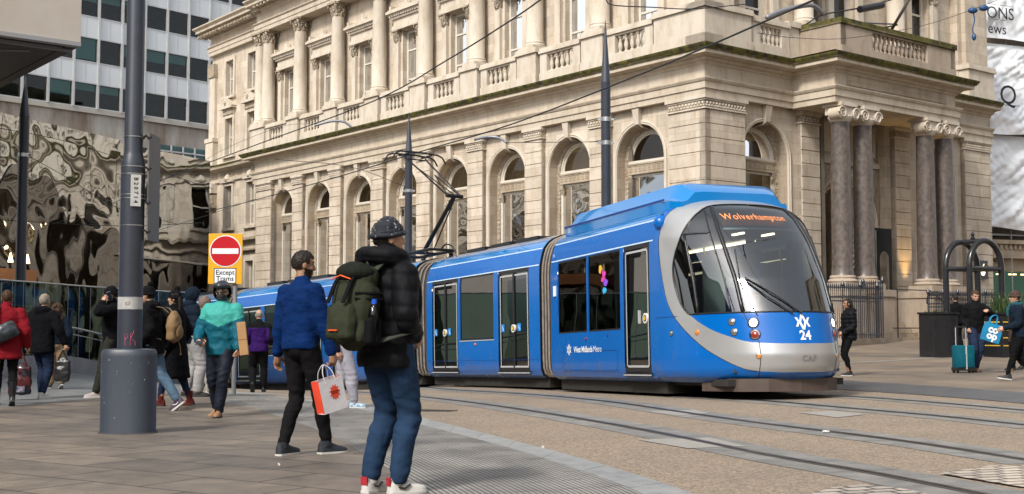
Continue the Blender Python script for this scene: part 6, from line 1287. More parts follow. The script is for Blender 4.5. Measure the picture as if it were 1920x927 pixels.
    B.tube([MH @ Vector(p) for p in ((0, .074, .026), (0, .088, 0), (0, .103, -.022))], [.009, .011, .012], 8)
    me = remesh(B, vb/K, 2)
    for m_ in (o['skin'], M_EYE, M_LIP, o.get('brow', M_HBK)): me.materials.append(m_)
    Mi = MH.inverted(); n = len(me.polygons); cc = np.empty(n*3); me.polygons.foreach_get('center', cc); cc = cc.reshape(-1, 3) @ np.array(Mi.to_3x3()).T+np.array(Mi.translation); idx = np.zeros(n, int)
    fr = cc[:, 1] > .045; e = (((np.abs(cc[:, 0])-.031)/.014)**2+((cc[:, 2]-.008)/.0065)**2 < 1) & fr; idx[e] = 1
    l = ((cc[:, 0]/.023)**2+((cc[:, 2]+.066)/.0085)**2 < 1) & (cc[:, 1] > .07); idx[l] = 2
    w = (((np.abs(cc[:, 0])-.032)/.02)**2+((cc[:, 2]-.032)/.0055)**2 < 1) & fr; idx[w] = 3
    if g('beard'): q = (cc[:, 2] < -.035) & (cc[:, 2] > -.125) & (cc[:, 1] > -.0) & (np.abs(cc[:, 0]) < .075) & ~l; idx[q] = 3
    me.polygons.foreach_set('material_index', idx); me.name = 'body'; link('body', me, T)
    # clothes ------------------------------------------------------------
    fold = g('fold', .008)
    def clothf(amp, up=5., q=None):
        def f(c_, n_):
            v = noise.noise(Vector((c_[0]*9+sd, c_[1]*9, c_[2]*up)))*amp*1.6+noise.noise(Vector((c_[0]*22, c_[1]*22+sd, c_[2]*up*3.2)))*amp*.7
            if q: v += q(c_)
            return v
        return f
    tp = g('top'); 
    if tp:
        G_ = MB(); ex = tp.get('ex', .018); hem = tp.get('hem', .86); fl = tp.get('flare', 0.)
        zs = [(.94, .165, .115, -.01), (1.05, .155, .112, 0), (1.2, .168, .12, .01), (1.34, .182, .122, .01), (1.41, .148, .098, 0), (1.45, .105, .082, 0), (1.485, .068, .062, 0)]
        low = []; nlow = max(1, int((.94-hem)/.12)+1)
        for k_ in range(nlow): z = hem+(.94-hem)*k_/nlow; t = (.94-z)/.94; low.append((z, .165+fl*t, .118+fl*.8*t, -.01))
        trunk(G_, 1, low+zs, ex)
        for (s_, el, wr) in armj:
            e1 = wr+(wr-el).normalized()*-.015; limb(G_, [s_, s_.lerp(el, .5), el, el.lerp(e1, .5), e1], [.068+ex*.8, .06+ex*.8, .052+ex*.8, .047+ex*.6, .038+ex*.6])
        if tp.get('collar', 1): limb(G_, [nb+Vector((0, -.005, -.03)), nb+Vector((0, 0, .035*tp.get('collar', 1)))], [.074+ex*.4, .068+ex*.4])
        hd_ = 1+(float(tp.get('hooddown', 0))-1)*.5
        if tp.get('hooddown'): G_.tube(catmull([nb+Vector(p)*hd_+Vector((0, 0, .03*(hd_-1)*2)) for p in ((-.10, .03, 0), (-.11, -.06, .02), (0, -.12, .03), (.11, -.06, .02), (.10, .03, 0))], 5), .05*hd_, 10); G_.ell(nb+Vector((0, -.10, .0)), (.10, .07, .07), 14, 9)
        me = remesh(G_, vg/K, 3); q = None
        if tp.get('quilt'): st = tp['quilt']; q = lambda c_: abs(math.sin(math.pi*(c_[2]+c_[0]*.05)/st))**.6*tp.get('qa', .016)-.008
        disp(me, clothf(fold, 14 if not q else 6, q))
        mats = tp['mats']; [me.materials.append(m_) for m_ in mats]
        if len(mats) > 1: me.polygons.foreach_set('material_index', [tp['split'](p.center) for p in me.polygons])
        link(tp.get('name', 'jacket'), me, T)
    lg = g('legs')
    if lg:
        G_ = MB(); ex = lg.get('ex', .012); hem = lg.get('hem', .0)
        G_.ell(pel+Vector((0, -.01, -.02)), (.158*wd+ex*.5, .12+ex*.5, .12), 20, 12)
        for hip, kn, an in legs:
            a2 = an+Vector((0, 0, hem)); dn = (kn-an).normalized(); limb(G_, [hip+Vector((0, 0, .02)), hip.lerp(kn, .45)+Vector((0, .01, 0)), kn, kn.lerp(a2, .4)+Vector((0, -.01, 0)), a2], [.098+ex, .086+ex, .062+ex*lg.get('kx', 1), .058+ex*lg.get('cx', 1.2), .042+ex*lg.get('ax', 1.3)])
        me = remesh(G_, vg*.9/K, 2)
        js = [(k_[1].z, k_[2].z) for k_ in legs]
        def lf(c_):
            v = 0
            if c_[2] < .32 and lg.get('stack', 1): v += math.sin(c_[2]*85+c_[0]*20+sd)*.004*(1-c_[2]/.32)
            if abs(c_[2]-js[0][0]) < .12: v += math.sin(c_[2]*75+c_[0]*30)*.003
            return v
        disp(me, clothf(lg.get('fold', .006), 8, lf)); me.materials.append(lg['mat']); link(lg.get('name', 'trousers'), me, T)
    # shoes
    so_ = g('shoes', {'mat': mat('black_shoe', (.015, .015, .015), .5), 'sole': mat('black_sole', (.02, .02, .02), .7)})
    for (hip, kn, an), f in zip(legs, feet):
        yw = R(f[3]) if len(f) > 3 else 0; pt = R(f[4]) if len(f) > 4 else 0; kk = so_.get('k', 1.)
        Ms = Matrix.Translation(an) @ Matrix.Rotation(yw, 4, 'Z') @ Matrix.Rotation(pt, 4, 'X') @ Matrix.Scale(kk, 4)
        prof = [(-.075, .020, .045, .02), (-.066, .033, .085, .012), (-.03, .038, .10, .006), (.02, .040, .092, .004), (.06, .044, .068, .004), (.10, .048, .052, .006), (.14, .047, .043, .008), (.17, .036, .034, .012), (.188, .014, .022, .018)]
        up_, sl_ = MB(), MB(); ru, rs = [], []
        for y, hw, h, lift in prof:
            ru.append([Ms @ Vector((hw*.93*math.cos(a), y, -.07+h*max(0, math.sin(a))**.75 if math.sin(a) > 0 else -.07)) for a in np.linspace(0, 2*math.pi, 18, endpoint=False)])
            rs.append([Ms @ Vector((x_*hw, y*1.03, z_)) for x_, z_ in ((-1, -.066), (-1.05, -.078), (-1, -.09+lift*.3), (1, -.09+lift*.3), (1.05, -.078), (1, -.066))])
        up_.loft(ru); sl_.loft(rs)
        up_.tube([an+Vector((0, -.005, -.02)), an+Vector((0, -.01, so_.get('boot', .03)))], [.044*kk, .046*kk], 14)
        s1 = up_.build('shoe', so_['mat'], T, smooth=50, fix=True); sl_.build('sole', so_['sole'], s1, smooth=30, fix=True)
        if so_.get('mark'):
            for sg in (-1, 1): q = MB(); q.tube([Ms @ Vector((sg*.043, -.02, -.035)), Ms @ Vector((sg*.046, .02, -.045)), Ms @ Vector((sg*.044, .06, -.02))], .006, 6); q.build('side_mark', so_['mark'], s1)
        if so_.get('tab'): q = MB(); q.box(-.026, .026, -.078, -.066, -.03, .022, M=Ms); q.build('heel_tab', so_['tab'], s1)
    # hair and headgear ---------------------------------------------------
    hr_ = g('hair'); hm = g('hairmat', M_HBK)
    def shell(rad, keep, amp, nm, m_, c=(0, -.012, .022), n=84, k_=60, fr=40, par=T):
        b = MB(); b.ell(c, rad, n, k_); me_ = bpy.data.meshes.new(nm); vs_ = [Vector(v) for v in b.v]
        vs_ = [v+(v-Vector(c)).normalized()*(noise.noise(v*fr+Vector((sd, 0, 0)))*amp+noise.noise(v*fr*2.6)*amp*.5) for v in vs_]; fs_ = [f_ for f_ in b.f if keep(sum((vs_[i] for i in f_), Vector())/len(f_))]
        me_.from_pydata([MH @ v for v in vs_], [], fs_); me_.materials.append(m_); me_.shade_smooth(); bm = bmesh.new(); bm.from_mesh(me_); bmesh.ops.recalc_face_normals(bm, faces=bm.faces); bmesh.ops.delete(bm, geom=[v for v in bm.verts if not v.link_faces], context='VERTS'); bmesh.ops.solidify(bm, geom=bm.faces[:], thickness=.006); bm.to_mesh(me_); bm.free(); return link(nm, me_, par)
    if hr_ in ('short', 'grey'): shell((.081, .102, .107), lambda p: (p.y < .03 or p.z > .075-(p.y-.03)*.2) and p.z > (-.045 if p.y < -.03 else .0) and not (abs(p.x) > .066 and p.y > -.02 and p.z < .012), .007, 'hair', hm, fr=75)
    if hr_ == 'bald': shell((.0765, .0965, .0995), lambda p: p.y < .02 and -.05 < p.z < .035, .002, 'hair', hm)
    if hr_ == 'long':
        shell((.083, .104, .109), lambda p: (p.y < .035 or p.z > .08) and p.z > -.07, .010, 'hair', hm); b = MB()
        for x_ in (-.05, -.02, .02, .05): b.tube(catmull([MH @ Vector((x_, -.075, .02)), MH @ Vector((x_*1.2, -.095, -.07)), MH @ Vector((x_*1.4, -.10, -.19)), MH @ Vector((x_*1.2, -.09, -.30))], 5), [.03, .036, .038, .036, .032, .03, .03, .028, .026, .024, .022, .02, .018, .014, .01, .004], 8, flat=.7)
        b.build('hair_lengths', hm, T, smooth=True, fix=False)
    if hr_ == 'curly':
        b = MB()
        for _ in range(210):
            a, e_ = rnd.uniform(0, 6.28), rnd.uniform(-1.2, 1.5); v = Vector((math.cos(a)*math.cos(e_)*.10, math.sin(a)*math.cos(e_)*.11-.03, math.sin(e_)*.125+.0))
            if v.y > .035 and v.z < .06: continue
            r_ = rnd.uniform(.018, .03); b.ell(MH @ v, (r_, r_, r_*1.2), 6, 5)
        for _ in range(60): b.ell(MH @ Vector((rnd.uniform(-.09, .09), rnd.uniform(-.12, -.06), rnd.uniform(-.24, -.08))), (.02, .02, .03), 6, 5)
        b.build('hair', hm, T, smooth=True, fix=False)
    bn = g('beanie')
    if bn:
        shell((.088, .108, .122), lambda p: p.z > (.035 if p.y > .02 else -.0), .010, 'beanie', bn, fr=22)
        b = MB(); c_ = [MH @ Vector((.087*math.cos(a), -.012+.107*math.sin(a), .012+.028*max(0, math.sin(a)))) for a in np.linspace(0, 2*math.pi, 28, endpoint=False)]; b.tube(c_, .0165, 8, closed=True); cf = b.build('beanie_cuff', bn, T, smooth=True, fix=False)
        if g('pom'): b = MB(); [b.ell(MH @ (Vector((0, -.04, .155))+Vector((rnd.gauss(0, 1), rnd.gauss(0, 1), rnd.gauss(0, 1))).normalized()*.028), (.017, .017, .017), 6, 5) for _ in range(46)]; b.build('pompom', bn, T, smooth=True, fix=False)
        if g('patch'): b = MB(); b.box(-.006, .03, -.003, .003, -.012, .012, M=MH @ Matrix.Translation((g('patch'), .06, .03)) @ Matrix.Rotation(R(-60), 4, 'Z')); b.build('woven_label', M_WHT, cf)
    if g('hood'):
        shell((.112, .130, .140), lambda p: (p.y < .055 or p.z > .10) and p.z > -.12, .006, 'hood', g('hood'), c=(0, -.02, .01), fr=16); b = MB(); b.ell(nb+Vector((0, -.03, .03)), (.12, .11, .09), 18, 10); b.build('hood_collar', g('hood'), T, smooth=True, fix=False)
    if g('helmet'):
        hl = g('helmet'); hp_ = shell((.125, .145, .145), lambda p: (p.y < .02 or p.z > .058 or p.z < -.085) and p.z > -.14 and not (p.y > .0 and -.085 < p.z < .058), .0, 'helmet', hl, c=(0, -.01, .01))
        b = MB(); b.ell((0, .018, .075), (.118, .125, .05), 24, 10, MH); b.build('helmet_visor', mat('dark_visor', (.03, .035, .045), .06, .2), hp_, smooth=True); b = MB(); b.ell((0, .045, -.06), (.06, .06, .055), 18, 10, MH); b.build('face_mask', mat('black_mask', (.012, .012, .013), .8), T, smooth=True)
        b = MB(); b.tube([MH @ Vector((.075*math.cos(a), .03+.075*math.sin(a), .0)) for a in np.linspace(.3, 2.84, 9)], .012, 8); b.build('goggle_strap', M_BK, hp_)
    T['k'] = 0; del T['k']
    return T, dict(MH=MH, nb=nb, pel=pel, armj=armj, legs=legs, K=K, yaw=R(yaw), che=che)
def solid(mb, name, m_, T, vox=.006, sm=2, folds=0., fr=18):
    me = remesh(mb, vox, sm)
    if folds: disp(me, lambda c, n: noise.noise(Vector(c)*fr)*folds)
    me.materials.append(m_); return link(name, me, T)
C_BLK = cloth('black_cloth', (.006, .006, .0075)); C_BLK2 = cloth('black_puffer', (.006, .006, .008), rough=.6); C_COAT = cloth('black_wool', (.005, .005, .007), rough=.95)
C_JEAN = cloth('blue_denim', (.028, .062, .125), (.006, .016, .040), scale=2.6); C_JEAN2 = cloth('dark_denim', (.018, .030, .065), (.010, .017, .04)); C_JEANG = cloth('pale_denim', (.11, .18, .25), (.06, .11, .17)); C_BJ = cloth('black_denim', (.009, .008, .0095), (.005, .005, .006))
C_NAVY = cloth('navy_cloth_shell', (.008, .016, .03)); C_BLUE = cloth('royal_blue_knit', (.001, .021, .105), (.001, .014, .07), scale=6); C_GREY = cloth('pale_grey_sweat_cloth', (.38, .37, .42), (.30, .29, .34), scale=4); C_LG = cloth('light_grey_cloth', (.36, .35, .35), (.27, .26, .26), scale=4)
C_BEI = cloth('beige_cloth', (.36, .25, .15), (.27, .18, .10), scale=4); C_BEIH = cloth('taupe_fleece', (.20, .15, .12), (.14, .10, .08)); C_RED = cloth('red_wool', (.24, .010, .018), (.16, .006, .012), scale=5); C_PUR = cloth('purple_jacket', (.035, .008, .10), (.022, .005, .07)); C_TEAL = cloth('teal_nylon', (.008, .11, .16), (.006, .08, .12), rough=.5, scale=4); C_AQUA = cloth('aqua_nylon', (.06, .38, .33), (.045, .30, .26), rough=.5, scale=4)
C_OLV = cloth('olive_canvas', (.036, .041, .024), (.024, .028, .017), scale=5); C_TAN = cloth('tan_leather', (.26, .17, .085), (.16, .10, .05), rough=.5, scale=6); C_BRN = cloth('brown_wool', (.085, .055, .045), (.05, .033, .028)); C_GRN = cloth('green_scarf', (.01, .13, .12), (.03, .03, .06), scale=16)
M_WS_ = mat('white_leather', (.62, .60, .57), .45, col2=(.5, .48, .45), scale=12); M_WSO = mat('white_rubber', (.55, .54, .5), .6)
def shoe(m_, s_=None, **k): return dict(mat=m_, sole=s_ or mat('black_sole', (.02, .02, .02), .7), **k)
# 1 man in the foreground, back turned
speck = mat('speckled_beanie', (.012, .014, .022), .85, col2=(.30, .31, .34), scale=55, amt=.12, detail=1); speck.node_tree.nodes['Color Ramp'].color_ramp.elements[0].position = .31; speck.node_tree.nodes['Color Ramp'].color_ramp.elements[1].position = .335
p1, i1 = person(722, 410, 920, 1.80, -40, 'man in black puffer coat and blue jeans with his back turned', dict(skin=M_SK, hair='short', beanie=speck, turn=-28, wide=1.0, feet=((-.095, -.03, 0, 8), (.095, .03, 0, -20)), kneex=0, arms=((-.14, .13, 1.0, (-.7, -1, -.2)), (.14, .13, 1.0, (.7, -1, -.2))),
    top=dict(mats=[C_BLK2], ex=.034, hem=.80, quilt=.10, qa=.009, hooddown=1.5, collar=2.2, name='puffer_coat'), legs=dict(mat=C_JEAN, ex=.014, hem=.03, cx=1.5, name='jeans'), shoes=shoe(M_WS_, M_WSO, mark=mat('black_mark', (.02, .02, .02), .5), tab=mat('red_tab', (.35, .02, .03), .5)), fold=.006))
# 2 man in blue jumper
p2, i2 = person(562, 470, 850, 1.76, -38, 'man in royal blue jumper and black jeans standing with a paper bag in his hand', dict(skin=M_SKB, hair='short', beard=1, turn=-30, nod=8, feet=((-.09, -.10, 0, 10), (.10, .22, 0, -12)), arms=((-.27, -.02, .86), (.285, .10, .87, (.4, -1, 0))), hands=(None, dict(d=(0, .1, -1), up=(1, 0, 0), curl=1.1)),
    top=dict(mats=[C_BLUE], ex=.022, hem=.90, name='jumper', collar=.6), legs=dict(mat=C_BJ, ex=.006, hem=.02, name='jeans'), shoes=shoe(mat('dark_mesh_shoe', (.018, .022, .03), .7), M_WSO, k=1.08), fold=.007))
# 3 walker mostly hidden behind the foreground man
p3, i3 = person(641, 552, 762, 1.65, -88, 'blonde person in lilac grey joggers half hidden behind the man with the backpack', dict(skin=M_SK, hair='long', hairmat=M_HBL, feet=((-.08, -.16, 0), (.08, .20, 0)), arms=((-.22, .05, .88), (.24, -.05, .88)), top=dict(mats=[C_BLK], ex=.02, hem=.92), legs=dict(mat=C_GREY, ex=.034, hem=.03, cx=1.2, ax=.6, name='joggers'), shoes=shoe(mat('blue_trainer', (.03, .20, .38), .5, col2=(.6, .62, .62), scale=18, amt=.2), M_WSO)))
# 4 courier
def csplit(c):
    return 1 if c[2] > 1.17+abs(c[0])*.42 else 0
p4, i4 = person(414, 537, 786, 1.78, 176, 'courier in black helmet and two tone teal jacket walking towards the camera', dict(skin=M_SK, helmet=mat('matt_black_helmet', (.018, .019, .022), .3), wide=1.03, feet=((-.02, .16, 0, 4), (.10, -.16, .015, -20, -14)), arms=((-.27, .16, .86, (-.6, -1, 0)), (.24, .26, 1.0, (.6, -1, -.4))), hands=(dict(d=(.1, .2, -1), up=(-1, 0, 0), curl=1.2), dict(d=(-.5, .5, -.3), up=(.3, .6, .6), curl=.9)),
    top=dict(mats=[C_TEAL, C_AQUA], split=csplit, ex=.042, hem=.80, name='jacket', collar=1.3), legs=dict(mat=cloth('dark_navy_overtrousers', (.014, .018, .03), rough=.5), ex=.018, hem=.02), shoes=shoe(mat('tan_boot', (.28, .15, .07), .6)), fold=.01))
# 5 steward in purple
p5, i5 = person(484, 583, 737, 1.74, 8, 'bald man in purple staff jacket walking away towards the tram', dict(skin=M_SK, hair='bald', hairmat=M_HGR, nod=12, wide=1.08, feet=((-.11, -.12, .10, 0, -50), (.10, .12, 0)), arms=((-.24, .12, 1.02), (.25, .14, 1.02)), top=dict(mats=[C_PUR, C_BLK], split=lambda c: 1 if (c[2] > 1.36 or abs(c[0]) > .215) else 0, ex=.024, hem=.86), legs=dict(mat=C_BLK, ex=.02, hem=.02), fold=.008))
# 6, 7 hooded pair
p6, i6 = person(357, 541, 742, 1.80, -60, 'man with dark hood up and pale grey trousers looking down beside the beige hooded one', dict(skin=M_SKB, hood=C_NAVY, nod=26, hair='short', feet=((-.10, -.05, 0, 10), (.12, .08, 0, -15)), arms=((-.18, .24, 1.06), (.22, .26, 1.04)), top=dict(mats=[C_NAVY], ex=.04, hem=.86, quilt=.11), legs=dict(mat=C_LG, ex=.03, hem=.03, name='joggers'), shoes=shoe(mat('black_shoe', (.015, .015, .015), .5))))
p7, i7 = person(381, 562, 744, 1.68, -20, 'person in taupe hooded fleece and pale trousers standing behind the courier', dict(skin=M_SK, hood=C_BEIH, nod=10, feet=((-.09, 0, 0, 12), (.10, .04, 0, -20)), arms=((-.22, .15, .95), (.22, .16, .95)), top=dict(mats=[C_BEIH], ex=.034, hem=.90), legs=dict(mat=cloth('pale_stone_cloth', (.40, .37, .34), (.3, .28, .26), scale=4), ex=.03, hem=.03), shoes=shoe(M_WS_, M_WSO)))
# 8 long coat
p8, i8 = person(327, 557, 772, 1.70, 88, 'woman in long black coat, bobble hat and maroon boots walking left', dict(skin=M_SK, hair='long', beanie=C_BLK, pom=1, feet=((-.06, .20, 0), (.07, -.20, .0, 0, -12)), arms=((-.24, .08, .88), (.24, -.02, .90)), top=dict(mats=[C_COAT], ex=.032, hem=.42, flare=.14, name='long_coat', collar=1.2), legs=dict(mat=C_JEAN2, ex=.004, hem=.04), shoes=shoe(cloth('maroon_suede', (.12, .022, .016)), boot=.14), fold=.008))
# 9 student with leather rucksack
p9, i9 = person(283, 545, 776, 1.74, 84, 'student in black parka, bobble hat and pale jeans striding left behind the thick post', dict(skin=M_SK, hair='short', beanie=C_BLK, pom=1, lean=.05, feet=((-.06, .34, 0, 0, 10), (.08, -.34, .05, 0, -38)), arms=((-.25, .10, .92), (.25, -.05, .94)), top=dict(mats=[C_BLK], ex=.036, hem=.80, name='parka', hooddown=1), legs=dict(mat=C_JEANG, ex=.014, hem=.03, name='jeans'), shoes=shoe(mat('plum_trainer', (.04, .025, .05), .6), M_WSO, mark=M_WHT, k=1.1)))
# 10 man on the phone
p10, i10 = person(207, 547, 752, 1.78, 112, 'man in black coat and woolly hat phoning, left of the thick post', dict(skin=M_SK, hair='short', beanie=C_BLK, patch=.07, brow=M_HBR, nod=5, feet=((-.09, .22, 0, 8), (.10, -.12, 0, -8)), arms=((-.13, .16, 1.50, (-1, .3, -.8)), (.25, .02, .88)), hands=(dict(d=(.35, -.3, 1), up=(-.3, 1, .3), curl=1.0), None), top=dict(mats=[C_COAT], ex=.036, hem=.74, flare=.02, name='coat', collar=1.5), legs=dict(mat=cloth('dark_olive_cloth', (.03, .032, .024)), ex=.02, hem=.03), shoes=shoe(cloth('pale_pink_trainer', (.5, .42, .40)), M_WSO)))
# 11 curly hair
p11, i11 = person(104, 556, 714, 1.66, 30, 'person with long curly hair, navy jacket and beige trousers walking away near the glass', dict(skin=M_SK, hair='curly', hairmat=M_HBR, feet=((-.09, .12, 0), (.09, -.14, .04, 0, -25)), arms=((-.24, .05, .90), (.24, .02, .90)), top=dict(mats=[C_NAVY], ex=.036, hem=.92), legs=dict(mat=C_BEI, ex=.036, hem=.04), shoes=shoe(mat('black_trainer', (.02, .02, .022), .6), M_WSO)))
# 12 woman with black bag
p12, i12 = person(76, 555, 750, 1.66, -14, 'woman with short grey hair and fur collared black coat walking away', dict(skin=M_SK, hair='grey', hairmat=M_HGR, wide=1.15, lean=.03, feet=((-.05, .10, 0, 10), (.10, -.10, 0, -20)), arms=((-.33, .05, .90, (-.5, -1, 0)), (.42, .04, .92, (.6, -1, 0))), hands=(None, dict(d=(.3, 0, -1), up=(1, 0, .3), curl=1.2)), top=dict(mats=[C_COAT], ex=.04, hem=.76, flare=.05, name='coat', hooddown=1), legs=dict(mat=C_JEAN2, ex=.018, hem=.04, name='jeans'), shoes=shoe(M_WS_, M_WSO)))
# 13 red coat
p13, i13 = person(8, 553, 768, 1.68, 24, 'woman in bright red coat and black boots at the left edge of the photo', dict(skin=M_SK, hair='short', hairmat=M_HBR, wide=1.1, feet=((-.10, .22, 0, 0, 0), (.10, -.22, .03, 0, -25)), arms=((-.3, .0, .90), (.31, .02, .90)), top=dict(mats=[C_RED], ex=.04, hem=.70, flare=.06, name='coat', collar=1.3), legs=dict(mat=C_BLK, ex=.004, hem=.04, name='leggings'), shoes=shoe(mat('black_leather_boot', (.014, .014, .015), .3), boot=.25)))
# 14 woman by the railing
p14, i14 = person(1593, 560, 704, 1.66, 96, 'young woman in black padded jacket and leggings standing right of the tram nose', dict(skin=M_SKB, hair='long', feet=((-.08, .05, 0, 8), (.09, -.03, 0, -40)), arms=((-.18, .20, .98), (.18, .20, .96)), top=dict(mats=[C_BLK2], ex=.036, hem=.80, quilt=.09, name='padded_jacket', hooddown=1), legs=dict(mat=C_BLK, ex=.002, hem=.06, name='leggings', stack=0), shoes=shoe(mat('black_trainer', (.02, .02, .022), .6), M_WSO)))
# 15 traveller
p15, i15 = person(1831, 548, 700, 1.80, 188, 'man in black jacket and blue jeans wheeling a teal suitcase', dict(skin=M_SK, hair='short', hairmat=M_HBR, brow=M_HBR, nod=20, feet=((.02, .02, 0, 0), (-.02+.12, .10, 0, 10)), shift=0, arms=((.0-.13, .30, 1.30, (-1, -.4, -.6)), (.22, .10, .95)), hands=(dict(d=(.6, .6, .2), up=(0, .5, 1), curl=.7), dict(d=(0, .1, -1), up=(1, 0, 0), curl=1.3)), top=dict(mats=[C_BLK], ex=.03, hem=.84, name='jacket'), legs=dict(mat=C_JEAN2, ex=.016, hem=.03, name='jeans'), shoes=shoe(cloth('tan_suede_shoe', (.12, .07, .05)))))
# 16 man behind
p16, i16 = person(1794, 553, 661, 1.76, 6, 'man dressed all in black walking away behind the planter', dict(skin=M_SK, hair='short', hairmat=M_HBK, feet=((-.09, .14, 0), (.09, -.14, .03, 0, -20)), arms=((-.25, .03, .90), (.25, -.02, .90)), top=dict(mats=[C_BLK], ex=.026, hem=.86), legs=dict(mat=C_BLK, ex=.02, hem=.03)))
# 17, 18 right edge
p17, i17 = person(1915, 556, 722, 1.68, 80, 'woman in navy coat and green scarf walking in at the right edge of the photo', dict(skin=M_SK, hair='short', hairmat=M_HBR, beanie=C_BRN, nod=8, lean=.05, feet=((-.07, .26, 0, 0, 8), (.08, -.26, .05, 0, -30)), arms=((-.18, .32, 1.02), (.24, -.1, .9)), top=dict(mats=[C_NAVY], ex=.036, hem=.84, name='coat'), legs=dict(mat=C_BLK, ex=.006, hem=.04), shoes=shoe(mat('black_trainer', (.02, .02, .022), .6), M_WSO)))
p18, i18 = person(1908, 545, 690, 1.75, 100, 'grey haired person in brown wool coat behind the woman with the green scarf', dict(skin=M_SK, hair='grey', hairmat=M_HGR, feet=((-.09, .18, 0), (.09, -.18, .03, 0, -20)), arms=((-.25, .1, .9), (.25, -.05, .9)), top=dict(mats=[C_BRN], ex=.038, hem=.62, flare=.05, name='coat'), legs=dict(mat=C_BLK, ex=.02, hem=.03)))
b = MB(); b.tube([i17['nb']+Vector((.085*math.cos(a), .085*math.sin(a), .03+.01*math.sin(3*a))) for a in np.linspace(0, 2*math.pi, 18, endpoint=False)], .042, 8, closed=True); b.tube(catmull([i17['nb']+Vector(p) for p in ((.03, .10, .02), (.05, .15, -.08), (.04, .155, -.2))], 4), .04, 8); solid(b, 'scarf', C_GRN, p17, .01, 1, .008, 30)
b = MB(); b.tube([i12['nb']+Vector((.1*math.cos(a), .09*math.sin(a)-.02, .0)) for a in np.linspace(0, 2*math.pi, 18, endpoint=False)], .05, 8, closed=True); solid(b, 'fur_collar', C_BRN, p12, .01, 0, .016, 60)
# driver seated in the cab
dl = T0+(CARS[4][0] @ Vector((5.42, 0, -.12))); hx4 = CARS[4][0].to_3x3() @ Vector((1, 0, 0)); dyaw = math.degrees(math.atan2(-hx4.x, hx4.y))
p19, i19 = person(1470, 500, 700, 1.72, dyaw, 'tram driver in maroon top seated behind the windscreen', dict(skin=M_SK, hair='short', hairmat=M_HBR, hz=.06, feet=((-.12, .42, .36), (.12, .42, .36)), arms=((-.16, .36, 1.24), (.16, .36, 1.24)), top=dict(mats=[cloth('maroon_knit', (.14, .02, .03))], ex=.02, hem=.9), legs=dict(mat=C_BLK, ex=.014, hem=.02)), Y=18.5, loc=tuple(dl))
# ------------------------------------------------------------ carried things
def PM(T): return Matrix.Translation(T.location) @ Matrix.Rotation(T.rotation_euler.z, 4, 'Z') @ Matrix.Scale(T.scale.x, 4)
def held(name, label, cat, T, M_local, group=None):
    """thing placed in a person's frame"""
    Mw = PM(T) @ M_local; o = thing(name, label, cat, Mw.translation, group=group); o.rotation_mode = 'XYZ'; o.rotation_euler = Mw.to_euler(); o.scale = (T.scale.x,)*3; return o
def rbox(mb, x0, x1, y0, y1, z0, z1, b=.03): return mb.box(x0, x1, y0, y1, z0, z1, bev=b)
# olive backpack: local y- is away from the wearer's back
bp = held('backpack', 'olive green backpack with orange zips and a water bottle, on the foreground man\'s back', 'backpack', p1, Matrix.Translation((-.02, -.17, .92)) @ Matrix.Rotation(R(-4), 4, 'X') @ Matrix.Scale(1, 4))
b = MB(); b.ell((0, -.10, .25), (.165, .125, .27), 24, 16); rbox(b, -.15, .15, -.18, .0, .02, .40, .05); rbox(b, -.135, .135, -.17, .0, .36, .52, .06); solid(b, 'pack_body', C_OLV, bp, .007, 5, .008, 14)
b = MB(); rbox(b, -.11, .11, -.255, -.16, .04, .27, .035); b.ell((0, -.2, .16), (.12, .07, .14), 16, 10); solid(b, 'front_pocket', C_OLV, bp, .007, 3, .006, 16)
b = MB(); b.ell((0, -.11, .47), (.135, .12, .075), 20, 10); solid(b, 'lid', cloth('dark_olive_canvas', (.014, .017, .012)), bp, .007, 2, .006, 16)
for pts_ in ([(-.09, -.235, .42), (0, -.24, .445), (.09, -.235, .42)], [(-.05, -.268, .10), (.03, -.268, .10)]):
    b = MB(); b.tube(pts_, .0045, 6); b.build('orange_zip', mat('orange_zip', (.75, .10, .02), .5), bp)
b = MB(); rbox(b, .13, .20, -.15, -.04, .02, .19, .02); solid(b, 'bottle_pocket', C_BLK, bp, .006, 2)
b = MB(); b.lathe([(.001, .04), (.034, .05), (.035, .2), (.03, .24), (.016, .265), (.016, .28)], 16, (.17, -.1, 0)); bo = b.build('water_bottle', glass('bottle_plastic', (.8, .85, .9), .8), bp, smooth=40); b = MB(); b.lathe([(.018, .275), (.018, .305), (.001, .306)], 12, (.17, -.1, 0)); b.build('bottle_cap', mat('blue_cap', (.01, .08, .5), .4), bo)
C_STRAP = cloth('grey_green_webbing', (.06, .068, .055))
def ribbon_strap(pts, w, name, m_, T, up=(1, 0, 0), th=.008):
    c = catmull(pts, 6); u = Vector(up); b = MB(); rings = []
    for i, p in enumerate(c):
        t = (c[min(i+1, len(c)-1)]-c[max(i-1, 0)]).normalized(); s = (u-t*u.dot(t)).normalized()*w/2; n_ = t.cross(s).normalized()*th/2; rings.append([p-s-n_, p+s-n_, p+s+n_, p-s+n_])
    b.loft(rings); return b.build(name, m_, T, smooth=40)
for sg in (-1, 1):
    ribbon_strap([(sg*.09, -.03, .50), (sg*.12, .03, .565), (sg*.135, .14, .58), (sg*.14, .27, .50), (sg*.15, .315, .36), (sg*.18, .28, .2), (sg*.245, .16, .12), (sg*.235, .03, .08), (sg*.15, -.02, .05)], .05, 'shoulder_strap', C_STRAP, bp)
    ribbon_strap([(sg*.06, -.15, .50), (sg*.07, -.215, .40), (sg*.07, -.27, .27)], .03, 'lid_strap', C_BLK, bp)
b = MB(); b.tube([(-.03, -.04, .53), (-.02, -.05, .58), (.02, -.05, .58), (.03, -.04, .53)], .008, 6); b.build('grab_loop', C_STRAP, bp)
